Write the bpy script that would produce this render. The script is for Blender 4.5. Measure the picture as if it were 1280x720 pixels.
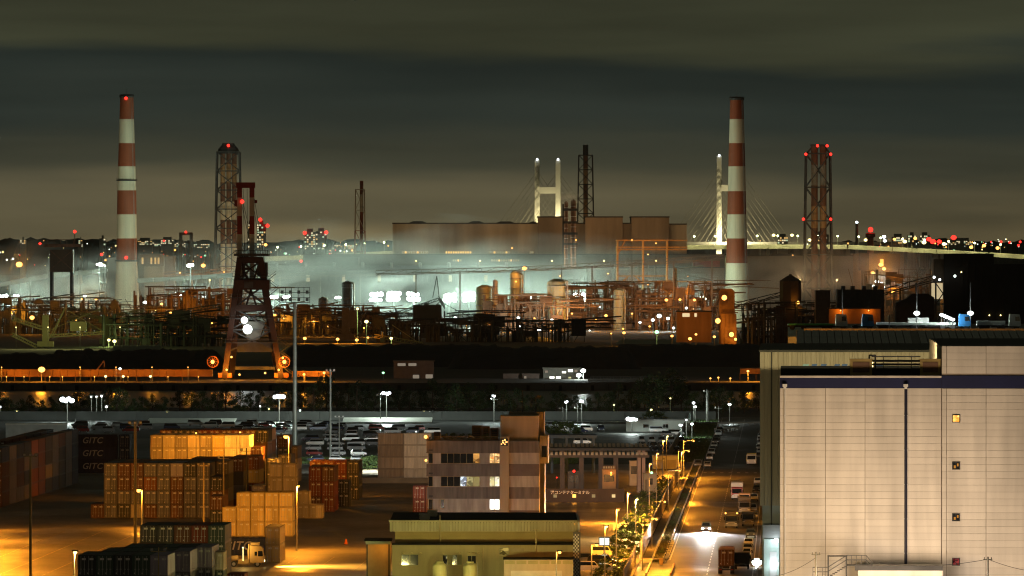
import bpy, math, random
from mathutils import Vector
R = math.radians
sc = bpy.context.scene
for o in list(bpy.data.objects): bpy.data.objects.remove(o)
COL = sc.collection

# ---------------------------------------------------------------- camera (observation deck, long lens)
F = 8600.0          # focal length in pixels of a 1280 px wide frame
CH = 52.0           # camera height
HZ = 305.0          # horizon row
cam = bpy.data.cameras.new('camera'); camo = bpy.data.objects.new('camera', cam); COL.objects.link(camo)
cam.sensor_width = 36.0; cam.lens = F / 1280 * 36.0
cam.clip_start = 1.0; cam.clip_end = 90000.0
camo.location = (0, 0, CH); camo.rotation_euler = (R(90) - math.atan((360 - HZ) / F), 0, 0)
sc.camera = camo

# ---------------------------------------------------------------- night sky: faint twilight + city glow on low cloud
world = bpy.data.worlds.new('World'); sc.world = world; world.use_nodes = True
wt = world.node_tree; wt.nodes.clear()
def WN(t, **k):
    n = wt.nodes.new(t)
    for a, b in k.items(): setattr(n, a, b)
    return n
sky = WN('ShaderNodeTexSky', sky_type='NISHITA', sun_disc=False)
sky.sun_elevation = R(-8); sky.sun_rotation = R(200)
bg1 = WN('ShaderNodeBackground'); bg1.inputs[1].default_value = 0.05
wt.links.new(sky.outputs[0], bg1.inputs[0])
tc = WN('ShaderNodeTexCoord')
mp = WN('ShaderNodeMapping'); mp.inputs['Scale'].default_value = (9, 9, 85)
wt.links.new(tc.outputs['Generated'], mp.inputs[0])
nz = WN('ShaderNodeTexNoise'); nz.inputs['Scale'].default_value = 1.0; nz.inputs['Detail'].default_value = 5; nz.inputs['Roughness'].default_value = .5
wt.links.new(mp.outputs[0], nz.inputs[0])
mp2 = WN('ShaderNodeMapping'); mp2.inputs['Scale'].default_value = (5, 5, 60); mp2.inputs['Location'].default_value = (3.1, 1.7, 0.4)
wt.links.new(tc.outputs['Generated'], mp2.inputs[0])
nz2 = WN('ShaderNodeTexNoise'); nz2.inputs['Detail'].default_value = 6; nz2.inputs['Scale'].default_value = 1.4
wt.links.new(mp2.outputs[0], nz2.inputs[0])
sp = WN('ShaderNodeSeparateXYZ'); wt.links.new(tc.outputs['Generated'], sp.inputs[0])
# elevation, wobbled by the cloud noise
m1 = WN('ShaderNodeMath', operation='MULTIPLY_ADD'); m1.inputs[1].default_value = .022; wt.links.new(nz.outputs[0], m1.inputs[0])
wt.links.new(sp.outputs[2], m1.inputs[2])
mr = WN('ShaderNodeMapRange'); mr.inputs[1].default_value = .008; mr.inputs[2].default_value = .068
wt.links.new(m1.outputs[0], mr.inputs[0])
rp = WN('ShaderNodeValToRGB'); wt.links.new(mr.outputs[0], rp.inputs[0])
cr = rp.color_ramp; cr.interpolation = 'EASE'
for i, (p, c) in enumerate([(0, (.235, .185, .092)), (.12, (.112, .096, .053)), (.26, (.050, .051, .033)), (.40, (.027, .034, .027)),
                            (.475, (.021, .028, .023)), (.56, (.048, .051, .029)), (.68, (.034, .036, .021)), (.82, (.040, .039, .023)), (1, (.024, .025, .016))]):
    e = cr.elements[i] if i < 2 else cr.elements.new(p)
    e.position = p; e.color = c + (1,)
mr2 = WN('ShaderNodeMapRange'); mr2.inputs[1].default_value = .3; mr2.inputs[2].default_value = .7; mr2.inputs[3].default_value = .62; mr2.inputs[4].default_value = 1.22
wt.links.new(nz2.outputs[0], mr2.inputs[0])
mu = WN('ShaderNodeVectorMath', operation='SCALE'); wt.links.new(rp.outputs[0], mu.inputs[0]); wt.links.new(mr2.outputs[0], mu.inputs['Scale'])
bg2 = WN('ShaderNodeBackground'); bg2.inputs[1].default_value = 0.95; wt.links.new(mu.outputs[0], bg2.inputs[0])
ad = WN('ShaderNodeAddShader'); wt.links.new(bg1.outputs[0], ad.inputs[0]); wt.links.new(bg2.outputs[0], ad.inputs[1])
wo = WN('ShaderNodeOutputWorld'); wt.links.new(ad.outputs[0], wo.inputs[0])
world.cycles.sampling_method = 'MANUAL'; world.cycles.sample_map_resolution = 256

# moonlight through thin cloud: the one sun lamp, turned down to night
sun = bpy.data.lights.new('moon', 'SUN'); sun.energy = .012; sun.angle = R(12); sun.color = (1, .93, .8)
suno = bpy.data.objects.new('moon', sun); COL.objects.link(suno); suno.rotation_euler = (R(52), 0, R(20))

vs = sc.view_settings; vs.view_transform = 'Standard'; vs.look = 'None'; vs.exposure = 0; vs.gamma = 1; vs.use_curve_mapping = False
cy = sc.cycles
cy.use_denoising = True
try: cy.denoiser = 'OPENIMAGEDENOISE'; cy.denoising_input_passes = 'RGB_ALBEDO_NORMAL'; cy.denoising_prefilter = 'ACCURATE'
except Exception: pass
cy.max_bounces = 4; cy.diffuse_bounces = 2; cy.glossy_bounces = 2; cy.transmission_bounces = 2; cy.volume_bounces = 0; cy.transparent_max_bounces = 12
cy.sample_clamp_indirect = 3.0; cy.sample_clamp_direct = 0
cy.use_light_tree = True; cy.volume_step_rate = 2.5; cy.volume_max_steps = 48; cy.caustics_reflective = False; cy.caustics_refractive = False
cy.use_adaptive_sampling = False
cy.pixel_filter_type = 'BLACKMAN_HARRIS'; cy.filter_width = 1.15

# ---------------------------------------------------------------- helpers
MATS = {}
def M(name, col, rough=.65, metal=0., var=.18, scale=.6, bump=0., rnd=0., streak=False, spec=.4):
    if name in MATS: return MATS[name]
    m = bpy.data.materials.new(name); MATS[name] = m; m.use_nodes = True
    nt = m.node_tree; b = nt.nodes['Principled BSDF']; L = nt.links.new
    b.inputs['Roughness'].default_value = rough; b.inputs['Metallic'].default_value = metal
    b.inputs['Specular IOR Level'].default_value = spec
    t = nt.nodes.new('ShaderNodeTexCoord'); n = nt.nodes.new('ShaderNodeTexNoise')
    n.inputs['Scale'].default_value = scale; n.inputs['Detail'].default_value = 5
    v = nt.nodes.new('ShaderNodeNewGeometry').outputs['Position']
    if streak:
        mp = nt.nodes.new('ShaderNodeMapping'); mp.inputs['Scale'].default_value = (3, 3, .35); L(v, mp.inputs[0]); v = mp.outputs[0]
    L(v, n.inputs['Vector'])
    r = nt.nodes.new('ShaderNodeValToRGB')
    e = r.color_ramp.elements
    e[0].position = .3; e[1].position = .7
    e[0].color = tuple(min(1, c * (1 - var)) for c in col) + (1,); e[1].color = tuple(min(1, c * (1 + var * .7)) for c in col) + (1,)
    L(n.outputs[0], r.inputs[0]); out = r.outputs[0]
    if rnd:
        oi = nt.nodes.new('ShaderNodeObjectInfo'); mr = nt.nodes.new('ShaderNodeMapRange')
        mr.inputs[3].default_value = 1 - rnd; mr.inputs[4].default_value = 1 + rnd * .6; L(oi.outputs['Random'], mr.inputs[0])
        s = nt.nodes.new('ShaderNodeVectorMath'); s.operation = 'SCALE'; L(out, s.inputs[0]); L(mr.outputs[0], s.inputs['Scale']); out = s.outputs[0]
    L(out, b.inputs['Base Color'])
    if bump:
        bp = nt.nodes.new('ShaderNodeBump'); bp.inputs['Strength'].default_value = .6; bp.inputs['Distance'].default_value = bump
        L(n.outputs[0], bp.inputs['Height']); L(bp.outputs[0], b.inputs['Normal'])
    return m
def E(name, col, strength, sampled=False):
    if name in MATS: return MATS[name]
    m = bpy.data.materials.new(name); MATS[name] = m; m.use_nodes = True
    nt = m.node_tree; nt.nodes.clear()
    e = nt.nodes.new('ShaderNodeEmission'); e.inputs[0].default_value = tuple(col) + (1,); e.inputs[1].default_value = strength
    o = nt.nodes.new('ShaderNodeOutputMaterial'); nt.links.new(e.outputs[0], o.inputs[0])
    m.cycles.emission_sampling = 'AUTO' if sampled else 'NONE'
    return m
def GLASS(name, col=(.02, .025, .03), rough=.08):
    return M(name, col, rough, 0, .1, .5, spec=.9)

class MB:
    """collects shapes for ONE mesh"""
    def __init__(s): s.v = []; s.f = []; s.m = []
    def add(s, vs, fs, m=0):
        k = len(s.v); s.v += [tuple(v) for v in vs]
        for f in fs: s.f.append(tuple(i + k for i in f)); s.m.append(m)
        return s
    def box(s, x0, x1, y0, y1, z0, z1, m=0):
        return s.add([(x0, y0, z0), (x1, y0, z0), (x1, y1, z0), (x0, y1, z0), (x0, y0, z1), (x1, y0, z1), (x1, y1, z1), (x0, y1, z1)],
                     [(0, 3, 2, 1), (4, 5, 6, 7), (0, 1, 5, 4), (1, 2, 6, 5), (2, 3, 7, 6), (3, 0, 4, 7)], m)
    def quad(s, a, b, c, d, m=0): return s.add([a, b, c, d], [(0, 1, 2, 3)], m)
    def prism(s, pts, axis, a0, a1, m=0):
        """polygon pts (2D) extruded along axis 'x','y','z'"""
        def P(p, a): return (a, p[0], p[1]) if axis == 'x' else ((p[0], a, p[1]) if axis == 'y' else (p[0], p[1], a))
        n = len(pts); vs = [P(p, a0) for p in pts] + [P(p, a1) for p in pts]
        fs = [tuple(range(n)), tuple(range(2 * n - 1, n - 1, -1))] + [(i, i + n, (i + 1) % n + n, (i + 1) % n) for i in range(n)]
        return s.add(vs, fs, m)
    def bar(s, p, q, w, h=None, m=0):
        h = h or w; p = Vector(p); q = Vector(q); d = (q - p)
        if d.length < 1e-6: return s
        d.normalize(); up = Vector((0, 0, 1)) if abs(d.z) < .9 else Vector((0, 1, 0))
        a = d.cross(up).normalized(); b = a.cross(d).normalized(); a *= w / 2; b *= h / 2
        vs = [p - a - b, p + a - b, p + a + b, p - a + b, q - a - b, q + a - b, q + a + b, q - a + b]
        return s.add(vs, [(0, 3, 2, 1), (4, 5, 6, 7), (0, 1, 5, 4), (1, 2, 6, 5), (2, 3, 7, 6), (3, 0, 4, 7)], m)
    def cyl(s, p, q, r0, r1=None, n=10, m=0, caps=True):
        r1 = r0 if r1 is None else r1; p = Vector(p); q = Vector(q); d = (q - p).normalized()
        up = Vector((0, 0, 1)) if abs(d.z) < .9 else Vector((1, 0, 0))
        a = d.cross(up).normalized(); b = d.cross(a).normalized(); vs = []
        for c, r in ((p, r0), (q, r1)):
            for i in range(n):
                t = 2 * math.pi * i / n; vs.append(c + a * (r * math.cos(t)) + b * (r * math.sin(t)))
        fs = [(i, i + n, (i + 1) % n + n, (i + 1) % n) for i in range(n)]
        if caps: fs += [tuple(range(n)), tuple(range(2 * n - 1, n - 1, -1))]
        return s.add(vs, fs, m)
    def lathe(s, prof, n=16, m=0, c=(0, 0)):
        vs = []; k = len(prof)
        for r, z in prof:
            for i in range(n):
                t = 2 * math.pi * i / n; vs.append((c[0] + r * math.cos(t), c[1] + r * math.sin(t), z))
        fs = [(j * n + i, j * n + (i + 1) % n, (j + 1) * n + (i + 1) % n, (j + 1) * n + i) for j in range(k - 1) for i in range(n)]
        fs += [tuple(range(n - 1, -1, -1)), tuple(range((k - 1) * n, k * n))]
        return s.add(vs, fs, m)
    def ball(s, c, r, m=0, n=8, k=5, sz=1.):
        prof = [(max(.02 * r, r * math.sin(math.pi * j / k)), c[2] - r * sz * math.cos(math.pi * j / k)) for j in range(k + 1)]
        return s.lathe(prof, n, m, (c[0], c[1]))
    def mesh(s, name, mats, smooth=False):
        me = bpy.data.meshes.new(name); me.from_pydata(s.v, [], s.f)
        mats = mats if isinstance(mats, (list, tuple)) else [mats]
        for mt in mats: me.materials.append(mt)
        if len(mats) > 1: me.polygons.foreach_set('material_index', s.m)
        if smooth: me.polygons.foreach_set('use_smooth', [True] * len(s.f))
        me.update(); return me
    def build(s, name, mats, parent=None, loc=None, smooth=False, rz=0):
        return link(name, s.mesh(name, mats, smooth), parent, loc, rz)
def link(name, me, parent=None, loc=None, rz=0):
    o = bpy.data.objects.new(name, me); COL.objects.link(o)
    if parent: o.parent = parent
    if loc is not None: o.location = loc
    if rz: o.rotation_euler = (0, 0, rz)
    return o
LABELS = {}
def tag(o, label, cat, group=None, kind=None):
    o['label'] = label; o['category'] = cat
    if group: o['group'] = group
    if kind: o['kind'] = kind
    return o
def T(name, label, cat, loc=(0, 0, 0), rz=0, group=None):
    o = bpy.data.objects.new(name, None); COL.objects.link(o); o.location = loc; o.rotation_euler = (0, 0, rz)
    o.empty_display_size = .5
    return tag(o, label, cat, group)
def struct(name, mb, mats, smooth=False):
    o = mb.build(name, mats, smooth=smooth); o['kind'] = 'structure'; return o
def lightat(parent, loc, power, col, radius=.4, spot=None, rot=None, blend=.6, name='lamp_light'):
    l = bpy.data.lights.new(name, 'SPOT' if spot else 'POINT'); l.energy = power; l.color = col; l.shadow_soft_size = radius
    if spot: l.spot_size = R(spot); l.spot_blend = blend
    o = bpy.data.objects.new(name, l); COL.objects.link(o); o.parent = parent; o.location = loc
    if rot: o.rotation_euler = rot
    return o
def text_mesh(name, body, size, parent, loc, rot, mt, shear=0, space=1., extr=.02, off=0.):
    cu = bpy.data.curves.new(name, 'FONT'); cu.body = body; cu.size = size; cu.extrude = extr; cu.shear = shear; cu.space_character = space; cu.offset = off
    t = bpy.data.objects.new(name, cu); COL.objects.link(t); dg = bpy.context.evaluated_depsgraph_get()
    me = bpy.data.meshes.new_from_object(t.evaluated_get(dg)); bpy.data.objects.remove(t); me.materials.clear(); me.materials.append(mt)
    o = link(name, me, parent, loc); o.rotation_euler = rot; return o
class At:
    """metres <-> picture rows/columns for things standing at distance d"""
    def __init__(s, d, px=640): s.d = d; s.k = d / F; s.px = px; s.X = (px - 640) * s.k
    def x(s, px): return (px - s.px) * s.k          # local x relative to the thing's base
    def z(s, py): return CH - (py - HZ) * s.k
    @property
    def base(s): return (s.X, s.d, 0)
def D(y): return CH * F / (y - HZ)                  # distance of ground at row y
def G(x, y):                                        # ground point under a row/column
    d = D(y); return ((x - 640) * d / F, d)
ORD = ['first', 'second', 'third', 'fourth', 'fifth', 'sixth', 'seventh', 'eighth', 'ninth', 'tenth', 'eleventh', 'twelfth', 'thirteenth',
       'fourteenth', 'fifteenth', 'sixteenth', 'seventeenth', 'eighteenth', 'nineteenth', 'twentieth', 'twenty-first', 'twenty-second', 'twenty-third',
       'twenty-fourth', 'twenty-fifth', 'twenty-sixth', 'twenty-seventh', 'twenty-eighth', 'twenty-ninth', 'thirtieth', 'thirty-first', 'thirty-second', 'thirty-third', 'thirty-fourth', 'thirty-fifth', 'thirty-sixth']
for _t, _z in (('thirty', 'fortieth'), ('forty', 'fiftieth'), ('fifty', 'sixtieth'), ('sixty', 'seventieth'), ('seventy', 'eightieth')):
    ORD += [_t + '-' + u for u in (ORD[6:9] if _t == 'thirty' else ORD[0:9])] + [_z]
YAW = -0.040                                        # the yard and the road run slightly to the right of the view
YD = Vector((math.sin(.04), math.cos(.04), 0)); XD = Vector((math.cos(.04), -math.sin(.04), 0))
SOD = (1., .34, .022); WARM = (1., .66, .34); WHITE = (.86, 1., .93); COOL = (.78, .92, 1.); GRN = (.75, 1., .45)

# materials
galv = M('galvanised_steel', (.32, .33, .33), .5, .3, .2, .8)
darksteel = M('dark_steel', (.05, .05, .05), .6, .2, .3, .5)
rusty = M('rusty_steel', (.16, .09, .055), .75, .1, .4, .3)
conc = M('concrete', (.34, .33, .31), .85, 0, .2, .25)
wht = M('white_paint', (.74, .74, .72), .5, 0, .08, .4)
blk = M('black_rubber', (.015, .015, .015), .85, 0, .2, 2)
redp = M('red_paint', (.25, .062, .024), .6, 0, .25, .06, streak=True)
whtp = M('white_chimney_paint', (.60, .53, .39), .6, 0, .2, .06, streak=True)
EW = E('lamp_white', (.90, 1, .95), 6); EC = E('lamp_cool', (.85, .95, 1), 6); EO = E('lamp_sodium', (1, .42, .08), 4.5)
EY = E('lamp_yellow', (1, .82, .30), 4); ER = E('lamp_red', (1, .022, .014), 4); EG = E('lamp_green', (.35, 1, .45), 3); EB = E('lamp_blue', (.1, .2, 1), 5)
def ROOM(name, c0, c1, s0, s1, scale=1.3):
    m = bpy.data.materials.new(name); m.use_nodes = True; nt = m.node_tree; nt.nodes.clear(); L = nt.links.new
    t = nt.nodes.new('ShaderNodeTexCoord'); mp = nt.nodes.new('ShaderNodeMapping'); mp.inputs['Scale'].default_value = (1, .1, 1.6); v = nt.nodes.new('ShaderNodeTexVoronoi'); v.distance = 'MANHATTAN'; v.inputs['Scale'].default_value = scale
    L(t.outputs['Object'], mp.inputs[0]); L(mp.outputs[0], v.inputs['Vector']); sp_ = nt.nodes.new('ShaderNodeSeparateColor'); L(v.outputs['Color'], sp_.inputs[0])
    r = nt.nodes.new('ShaderNodeValToRGB'); r.color_ramp.elements[0].color = c0 + (1,); r.color_ramp.elements[1].color = c1 + (1,); L(sp_.outputs[0], r.inputs[0])
    k = nt.nodes.new('ShaderNodeMapRange'); k.inputs[3].default_value = s0; k.inputs[4].default_value = s1; L(sp_.outputs[1], k.inputs[0])
    e = nt.nodes.new('ShaderNodeEmission'); L(r.outputs[0], e.inputs[0]); L(k.outputs[0], e.inputs[1]); o = nt.nodes.new('ShaderNodeOutputMaterial'); L(e.outputs[0], o.inputs[0]); m.cycles.emission_sampling = 'NONE'; return m
WINW = E('window_warm', (1, .62, .2), 1.6); WINC = E('window_white', (1, .97, .86), 1.6); WIND = E('window_dim', (.9, .6, .25), .35)
EMAT = {'w': EW, 'c': EC, 'o': EO, 'y': EY, 'r': ER, 'g': EG, 'b': EB}
ECOL = {'w': WHITE, 'c': COOL, 'o': SOD, 'y': (1, .8, .3), 'r': (1, .04, .02), 'g': (.3, 1, .4), 'b': (.1, .2, 1)}
# ---------------------------------------------------------------- ground, canal, yard, road
def ground_mat():
    m = bpy.data.materials.new('dark_ground'); m.use_nodes = True; nt = m.node_tree; b = nt.nodes['Principled BSDF']; L = nt.links.new
    t = nt.nodes.new('ShaderNodeTexCoord'); n = nt.nodes.new('ShaderNodeTexNoise'); n.inputs['Scale'].default_value = .02; n.inputs['Detail'].default_value = 8
    L(t.outputs['Object'], n.inputs[0]); r = nt.nodes.new('ShaderNodeValToRGB'); L(n.outputs[0], r.inputs[0])
    r.color_ramp.elements[0].color = (.025, .024, .022, 1); r.color_ramp.elements[1].color = (.075, .068, .055, 1)
    L(r.outputs[0], b.inputs['Base Color']); b.inputs['Roughness'].default_value = .9
    return m
def asphalt(name, c0, c1, wet, sc1=.05):
    m = bpy.data.materials.new(name); m.use_nodes = True; nt = m.node_tree; b = nt.nodes['Principled BSDF']; L = nt.links.new
    t = nt.nodes.new('ShaderNodeTexCoord'); mp = nt.nodes.new('ShaderNodeMapping'); mp.inputs['Rotation'].default_value = (0, 0, .04); mp.inputs['Scale'].default_value = (1, .45, 1)
    L(t.outputs['Object'], mp.inputs[0])
    n = nt.nodes.new('ShaderNodeTexNoise'); n.inputs['Scale'].default_value = sc1; n.inputs['Detail'].default_value = 7; n.inputs['Roughness'].default_value = .62
    n2 = nt.nodes.new('ShaderNodeTexNoise'); n2.inputs['Scale'].default_value = .9; n2.inputs['Detail'].default_value = 4
    L(mp.outputs[0], n.inputs[0]); L(mp.outputs[0], n2.inputs[0])
    r = nt.nodes.new('ShaderNodeValToRGB'); r.color_ramp.elements[0].position = .32; r.color_ramp.elements[1].position = .7
    r.color_ramp.elements[0].color = c0 + (1,); r.color_ramp.elements[1].color = c1 + (1,); L(n.outputs[0], r.inputs[0])
    mx = nt.nodes.new('ShaderNodeMixRGB'); mx.blend_type = 'MULTIPLY'; mx.inputs[0].default_value = .55; L(r.outputs[0], mx.inputs[1]); L(n2.outputs[0], mx.inputs[2])
    sc_ = nt.nodes.new('ShaderNodeVectorMath'); sc_.operation = 'SCALE'; sc_.inputs['Scale'].default_value = 1.45; L(mx.outputs[0], sc_.inputs[0])
    L(sc_.outputs[0], b.inputs['Base Color'])
    n3 = nt.nodes.new('ShaderNodeTexNoise'); n3.inputs['Scale'].default_value = .035; n3.inputs['Detail'].default_value = 4; L(mp.outputs[0], n3.inputs[0])
    r3 = nt.nodes.new('ShaderNodeValToRGB'); r3.color_ramp.elements[0].position = .56; r3.color_ramp.elements[1].position = .66
    r3.color_ramp.elements[0].color = (.62,) * 3 + (1,); r3.color_ramp.elements[1].color = (wet,) * 3 + (1,); L(n3.outputs[0], r3.inputs[0])
    L(r3.outputs[0], b.inputs['Roughness'])
    bp = nt.nodes.new('ShaderNodeBump'); bp.inputs['Strength'].default_value = .35; bp.inputs['Distance'].default_value = .04; L(n2.outputs[0], bp.inputs['Height']); L(bp.outputs[0], b.inputs['Normal'])
    return m
NEAR_END, FAR_START = 2165., 2562.
g = MB(); prof = [(-600, 0), (NEAR_END, 0), (NEAR_END + .6, -5), (FAR_START - .6, -5), (FAR_START, 0), (9000, 0), (60000, 0)]
for (y0, z0), (y1, z1) in zip(prof, prof[1:]): g.quad((-22000, y0, z0), (22000, y0, z0), (22000, y1, z1), (-22000, y1, z1))
struct('ground', g, ground_mat())
wm = bpy.data.materials.new('canal_water'); wm.use_nodes = True; nt = wm.node_tree; b = nt.nodes['Principled BSDF']
b.inputs['Base Color'].default_value = (.055, .045, .03, 1); b.inputs['Roughness'].default_value = .34
t = nt.nodes.new('ShaderNodeTexCoord'); mp = nt.nodes.new('ShaderNodeMapping'); mp.inputs['Scale'].default_value = (.25, .6, 1); n = nt.nodes.new('ShaderNodeTexNoise')
n.inputs['Scale'].default_value = .8; n.inputs['Detail'].default_value = 5; bp = nt.nodes.new('ShaderNodeBump'); bp.inputs['Strength'].default_value = .25; bp.inputs['Distance'].default_value = .12
nt.links.new(t.outputs['Object'], mp.inputs[0]); nt.links.new(mp.outputs[0], n.inputs[0]); nt.links.new(n.outputs[0], bp.inputs['Height']); nt.links.new(bp.outputs[0], b.inputs['Normal'])
g = MB(); g.quad((-22000, NEAR_END + .3, -2.6), (22000, NEAR_END + .3, -2.6), (22000, FAR_START - .3, -2.6), (-22000, FAR_START - .3, -2.6)); struct('canal_water', g, wm)
# quay walls with a coping and fender joints
qm = M('quay_concrete', (.11, .10, .09), .9, 0, .3, .2)
g = MB()
for i in range(-60, 61):
    x = i * 12.; g.box(x + .1, x + 11.9, FAR_START - 1.1, FAR_START + 1.5, -3, .25); g.box(x + 5.4, x + 6.6, FAR_START - 1.6, FAR_START - 1.1, -2.6, -.6, 1)
struct('far_quay_wall', g, [qm, blk])
g = MB()
for i in range(-40, 41): x = i * 12.; g.box(x + .1, x + 11.9, NEAR_END - 1.5, NEAR_END + .9, -3, .5)
struct('near_quay_wall', g, qm)

def UV(u, v): return Vector((-19.8 + .04 * v + u * math.cos(.04), v - u * math.sin(.04), 0))   # road frame: u across, v along
def strip(mb, u0, u1, v0, v1, z, m=0, n=1):
    for i in range(n):
        a = v0 + (v1 - v0) * i / n; b_ = v0 + (v1 - v0) * (i + 1) / n
        p = [UV(u0, a), UV(u1, a), UV(u1, b_), UV(u0, b_)]
        mb.add([(q.x, q.y, z) for q in p], [(0, 1, 2, 3)], m)
yardm = asphalt('yard_asphalt', (.10, .09, .075), (.24, .21, .17), .28)
roadm = asphalt('road_asphalt', (.035, .034, .032), (.085, .082, .076), .33)
parkm = asphalt('car_park_asphalt', (.05, .055, .05), (.12, .125, .115), .4)
g = MB(); strip(g, -260, -4.4, 700, 1622, .03); struct('container_yard_pavement', g, yardm)
g = MB(); strip(g, 0, 15, 700, 2062, .05); strip(g, -4.2, -.01, 700, 1118, .05); struct('road', g, roadm)
g = MB(); strip(g, -320, -9, 1668, 2040, .03); struct('car_park_pavement', g, parkm)
# painted lines
lm = M('road_paint', (.55, .52, .45), .6, 0, .35, .8)
g = MB()
for v in range(720, 2040, 10): strip(g, 7.1, 7.28, v, v + 5.5, .065)
strip(g, .45, .6, 1130, 2050, .065); strip(g, 14.3, 14.45, 720, 2050, .065)
for k in range(7): strip(g, .8 + k * 1.9, 1.5 + k * 1.9, 1560, 1564, .065)
struct('road_markings', g, lm)
g = MB()
for k in range(5):
    a = G(-20 + k * 2, 690 - k * 9); 
    strip(g, -118 + k * 7, -117.75 + k * 7, 1070, 1240, .045)
for k in range(14): strip(g, -92 + k * 6.1, -91.85 + k * 6.1, 1090, 1140, .045)
strip(g, -92, -10, 1140, 1140.3, .045)
struct('yard_markings', g, M('yard_paint', (.42, .34, .2), .7, 0, .5, .5))
# kerbs and verge
kerbm = M('kerb_stone', (.30, .29, .27), .85, 0, .2, .6)
g = MB()
def uvbox(mb, u0, u1, v0, v1, z0, z1, m=0):
    p = [UV(u0, v0), UV(u1, v0), UV(u1, v1), UV(u0, v1)]
    mb.add([(q.x, q.y, z) for z in (z0, z1) for q in p], [(0, 3, 2, 1), (4, 5, 6, 7), (0, 1, 5, 4), (1, 2, 6, 5), (2, 3, 7, 6), (3, 0, 4, 7)], m)
for v in range(1120, 2040, 4): uvbox(g, -.16, .0, v, v + 3.95, 0, .17); 
for v in range(1120, 1640, 4): uvbox(g, -2.45, -2.3, v, v + 3.95, 0, .17)
for v in range(700, 2040, 4): uvbox(g, 15.0, 15.18, v, v + 3.95, 0, .17)
struct('kerb', g, kerbm)
g = MB(); strip(g, -4.0, -2.45, 1120, 1640, .09); strip(g, 15.18, 17.5, 700, 2040, .1); struct('footpath', g, M('footpath_paving', (.22, .2, .17), .85, 0, .25, .5))

# grass: blades as real geometry on verge strips
def grass_patch(name, label, spots, n, h, seed, colr):
    rng = random.Random(seed); g = MB()
    for _ in range(n):
        a = rng.choice(spots); u = rng.uniform(a[0], a[1]); v = rng.uniform(a[2], a[3]); p = UV(u, v); z0 = .03
        hh = h * rng.uniform(.5, 1.3); t = rng.uniform(0, 6.28); w = .11
        dx, dy = w * math.cos(t), w * math.sin(t); lx, ly = rng.uniform(-.15, .15), rng.uniform(-.15, .15)
        g.add([(p.x - dx, p.y - dy, z0), (p.x + dx, p.y + dy, z0), (p.x + lx, p.y + ly, z0 + hh)], [(0, 1, 2)])
    o = g.build(name, M('grass_' + name, colr, .8, 0, .35, .8)); tag(o, label, 'grass', kind='stuff')
g = MB(); strip(g, -320, -9, 1623, 1668, .04); strip(g, -9, -.2, 1640, 2040, .04); strip(g, -2.3, -.16, 1120, 1640, .06)
struct('grass_verge', g, M('verge_soil', (.05, .06, .03), .95, 0, .4, .3))
grass_patch('verge_grass', 'rough green grass on the bank in front of the car park', [(-130, -30, 1624, 1667)], 26000, .45, 3, (.07, .11, .03))
grass_patch('roadside_grass', 'rough grass beside the green road fence', [(-8.5, -.3, 1642, 2030)], 12000, .4, 4, (.06, .10, .03))
grass_patch('median_grass', 'dry weeds growing in the planted strip along the road', [(-2.2, -.25, 1122, 1638)], 9000, .45, 5, (.10, .095, .04))

# ---------------------------------------------------------------- trees and bushes (leaf-sized faces on limbs)
leafm = [M('leaf_dark', (.035, .055, .022), .7, 0, .4, .5, rnd=.3), M('leaf_mid', (.05, .085, .025), .7, 0, .4, .5, rnd=.3), M('leaf_bright', (.085, .13, .03), .65, 0, .35, .5, rnd=.2)]
barkm = M('bark', (.07, .05, .035), .9, 0, .3, 1.5)
def crown_mesh(seed, h, w, n, leaf, base=.25, clumps=16):
    rng = random.Random(seed); g = MB(); cl = []
    for i in range(clumps):
        t = rng.uniform(base, .97); ww = w * .5 * math.sin(min(1, (1.04 - t) / (1.04 - base) * 1.15) * math.pi * .55) ** .8
        a = rng.uniform(0, 6.28); r = ww * math.sqrt(rng.uniform(.05, 1))
        cl.append((r * math.cos(a), r * math.sin(a), t * h, rng.uniform(.11, .2) * w))
    for i in range(n):
        c = rng.choice(cl); v = Vector((rng.gauss(0, 1), rng.gauss(0, 1), rng.gauss(0, .8))); v.normalize(); v *= c[3] * rng.uniform(.45, 1.15)
        p = Vector(c[:3]) + v; 
        if p.z < base * h * .6: continue
        a = Vector((rng.gauss(0, 1), rng.gauss(0, 1), rng.gauss(0, .6))).normalized() * leaf * rng.uniform(.6, 1.3); b2 = a.cross(Vector((rng.gauss(0, 1), rng.gauss(0, 1), rng.gauss(0, 1)))).normalized() * leaf * rng.uniform(.35, .7)
        g.add([p - a, p - b2, p + a, p + b2], [(0, 1, 2, 3)], 0 if rng.random() < .5 else 1)
    return g, cl
def tree_protos(count, h, w, n, leaf, seed, mats, trunk=True):
    out = []
    for i in range(count):
        g, cl = crown_mesh(seed + i, h, w, n, leaf); cm = g.mesh('crown', mats)
        t = MB()
        if trunk:
            t.cyl((0, 0, -.2), (.1, 0, h * .45), h * .028, h * .018, 7); t.cyl((.1, 0, h * .45), (0, 0, h * .85), h * .018, h * .006, 6)
            for c in cl[:9]: t.cyl((.05, 0, c[2] * .62), c[:3], h * .010, h * .004, 5)
        out.append((cm, t.mesh('trunk', barkm) if trunk else None))
    return out
TREES = tree_protos(6, 10., 9., 1500, .34, 11, [leafm[0], leafm[1]])
PINES = tree_protos(3, 12., 6.5, 1300, .30, 41, [leafm[0], leafm[0]])
def tree(proto, x, y, s, rz, label, group, name='shore_tree', sz=1., cat='tree'):
    r = T(name, label, cat, (x, y, 0), rz, group); r.scale = (s, s, s * sz)
    link('crown', proto[0], r)
    if proto[1]: link('trunk', proto[1], r)
    return r
rng = random.Random(7)
n = 0; px = -14
tl = []
while px < 962:
    tl.append(px); px += rng.uniform(10, 19)
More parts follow.
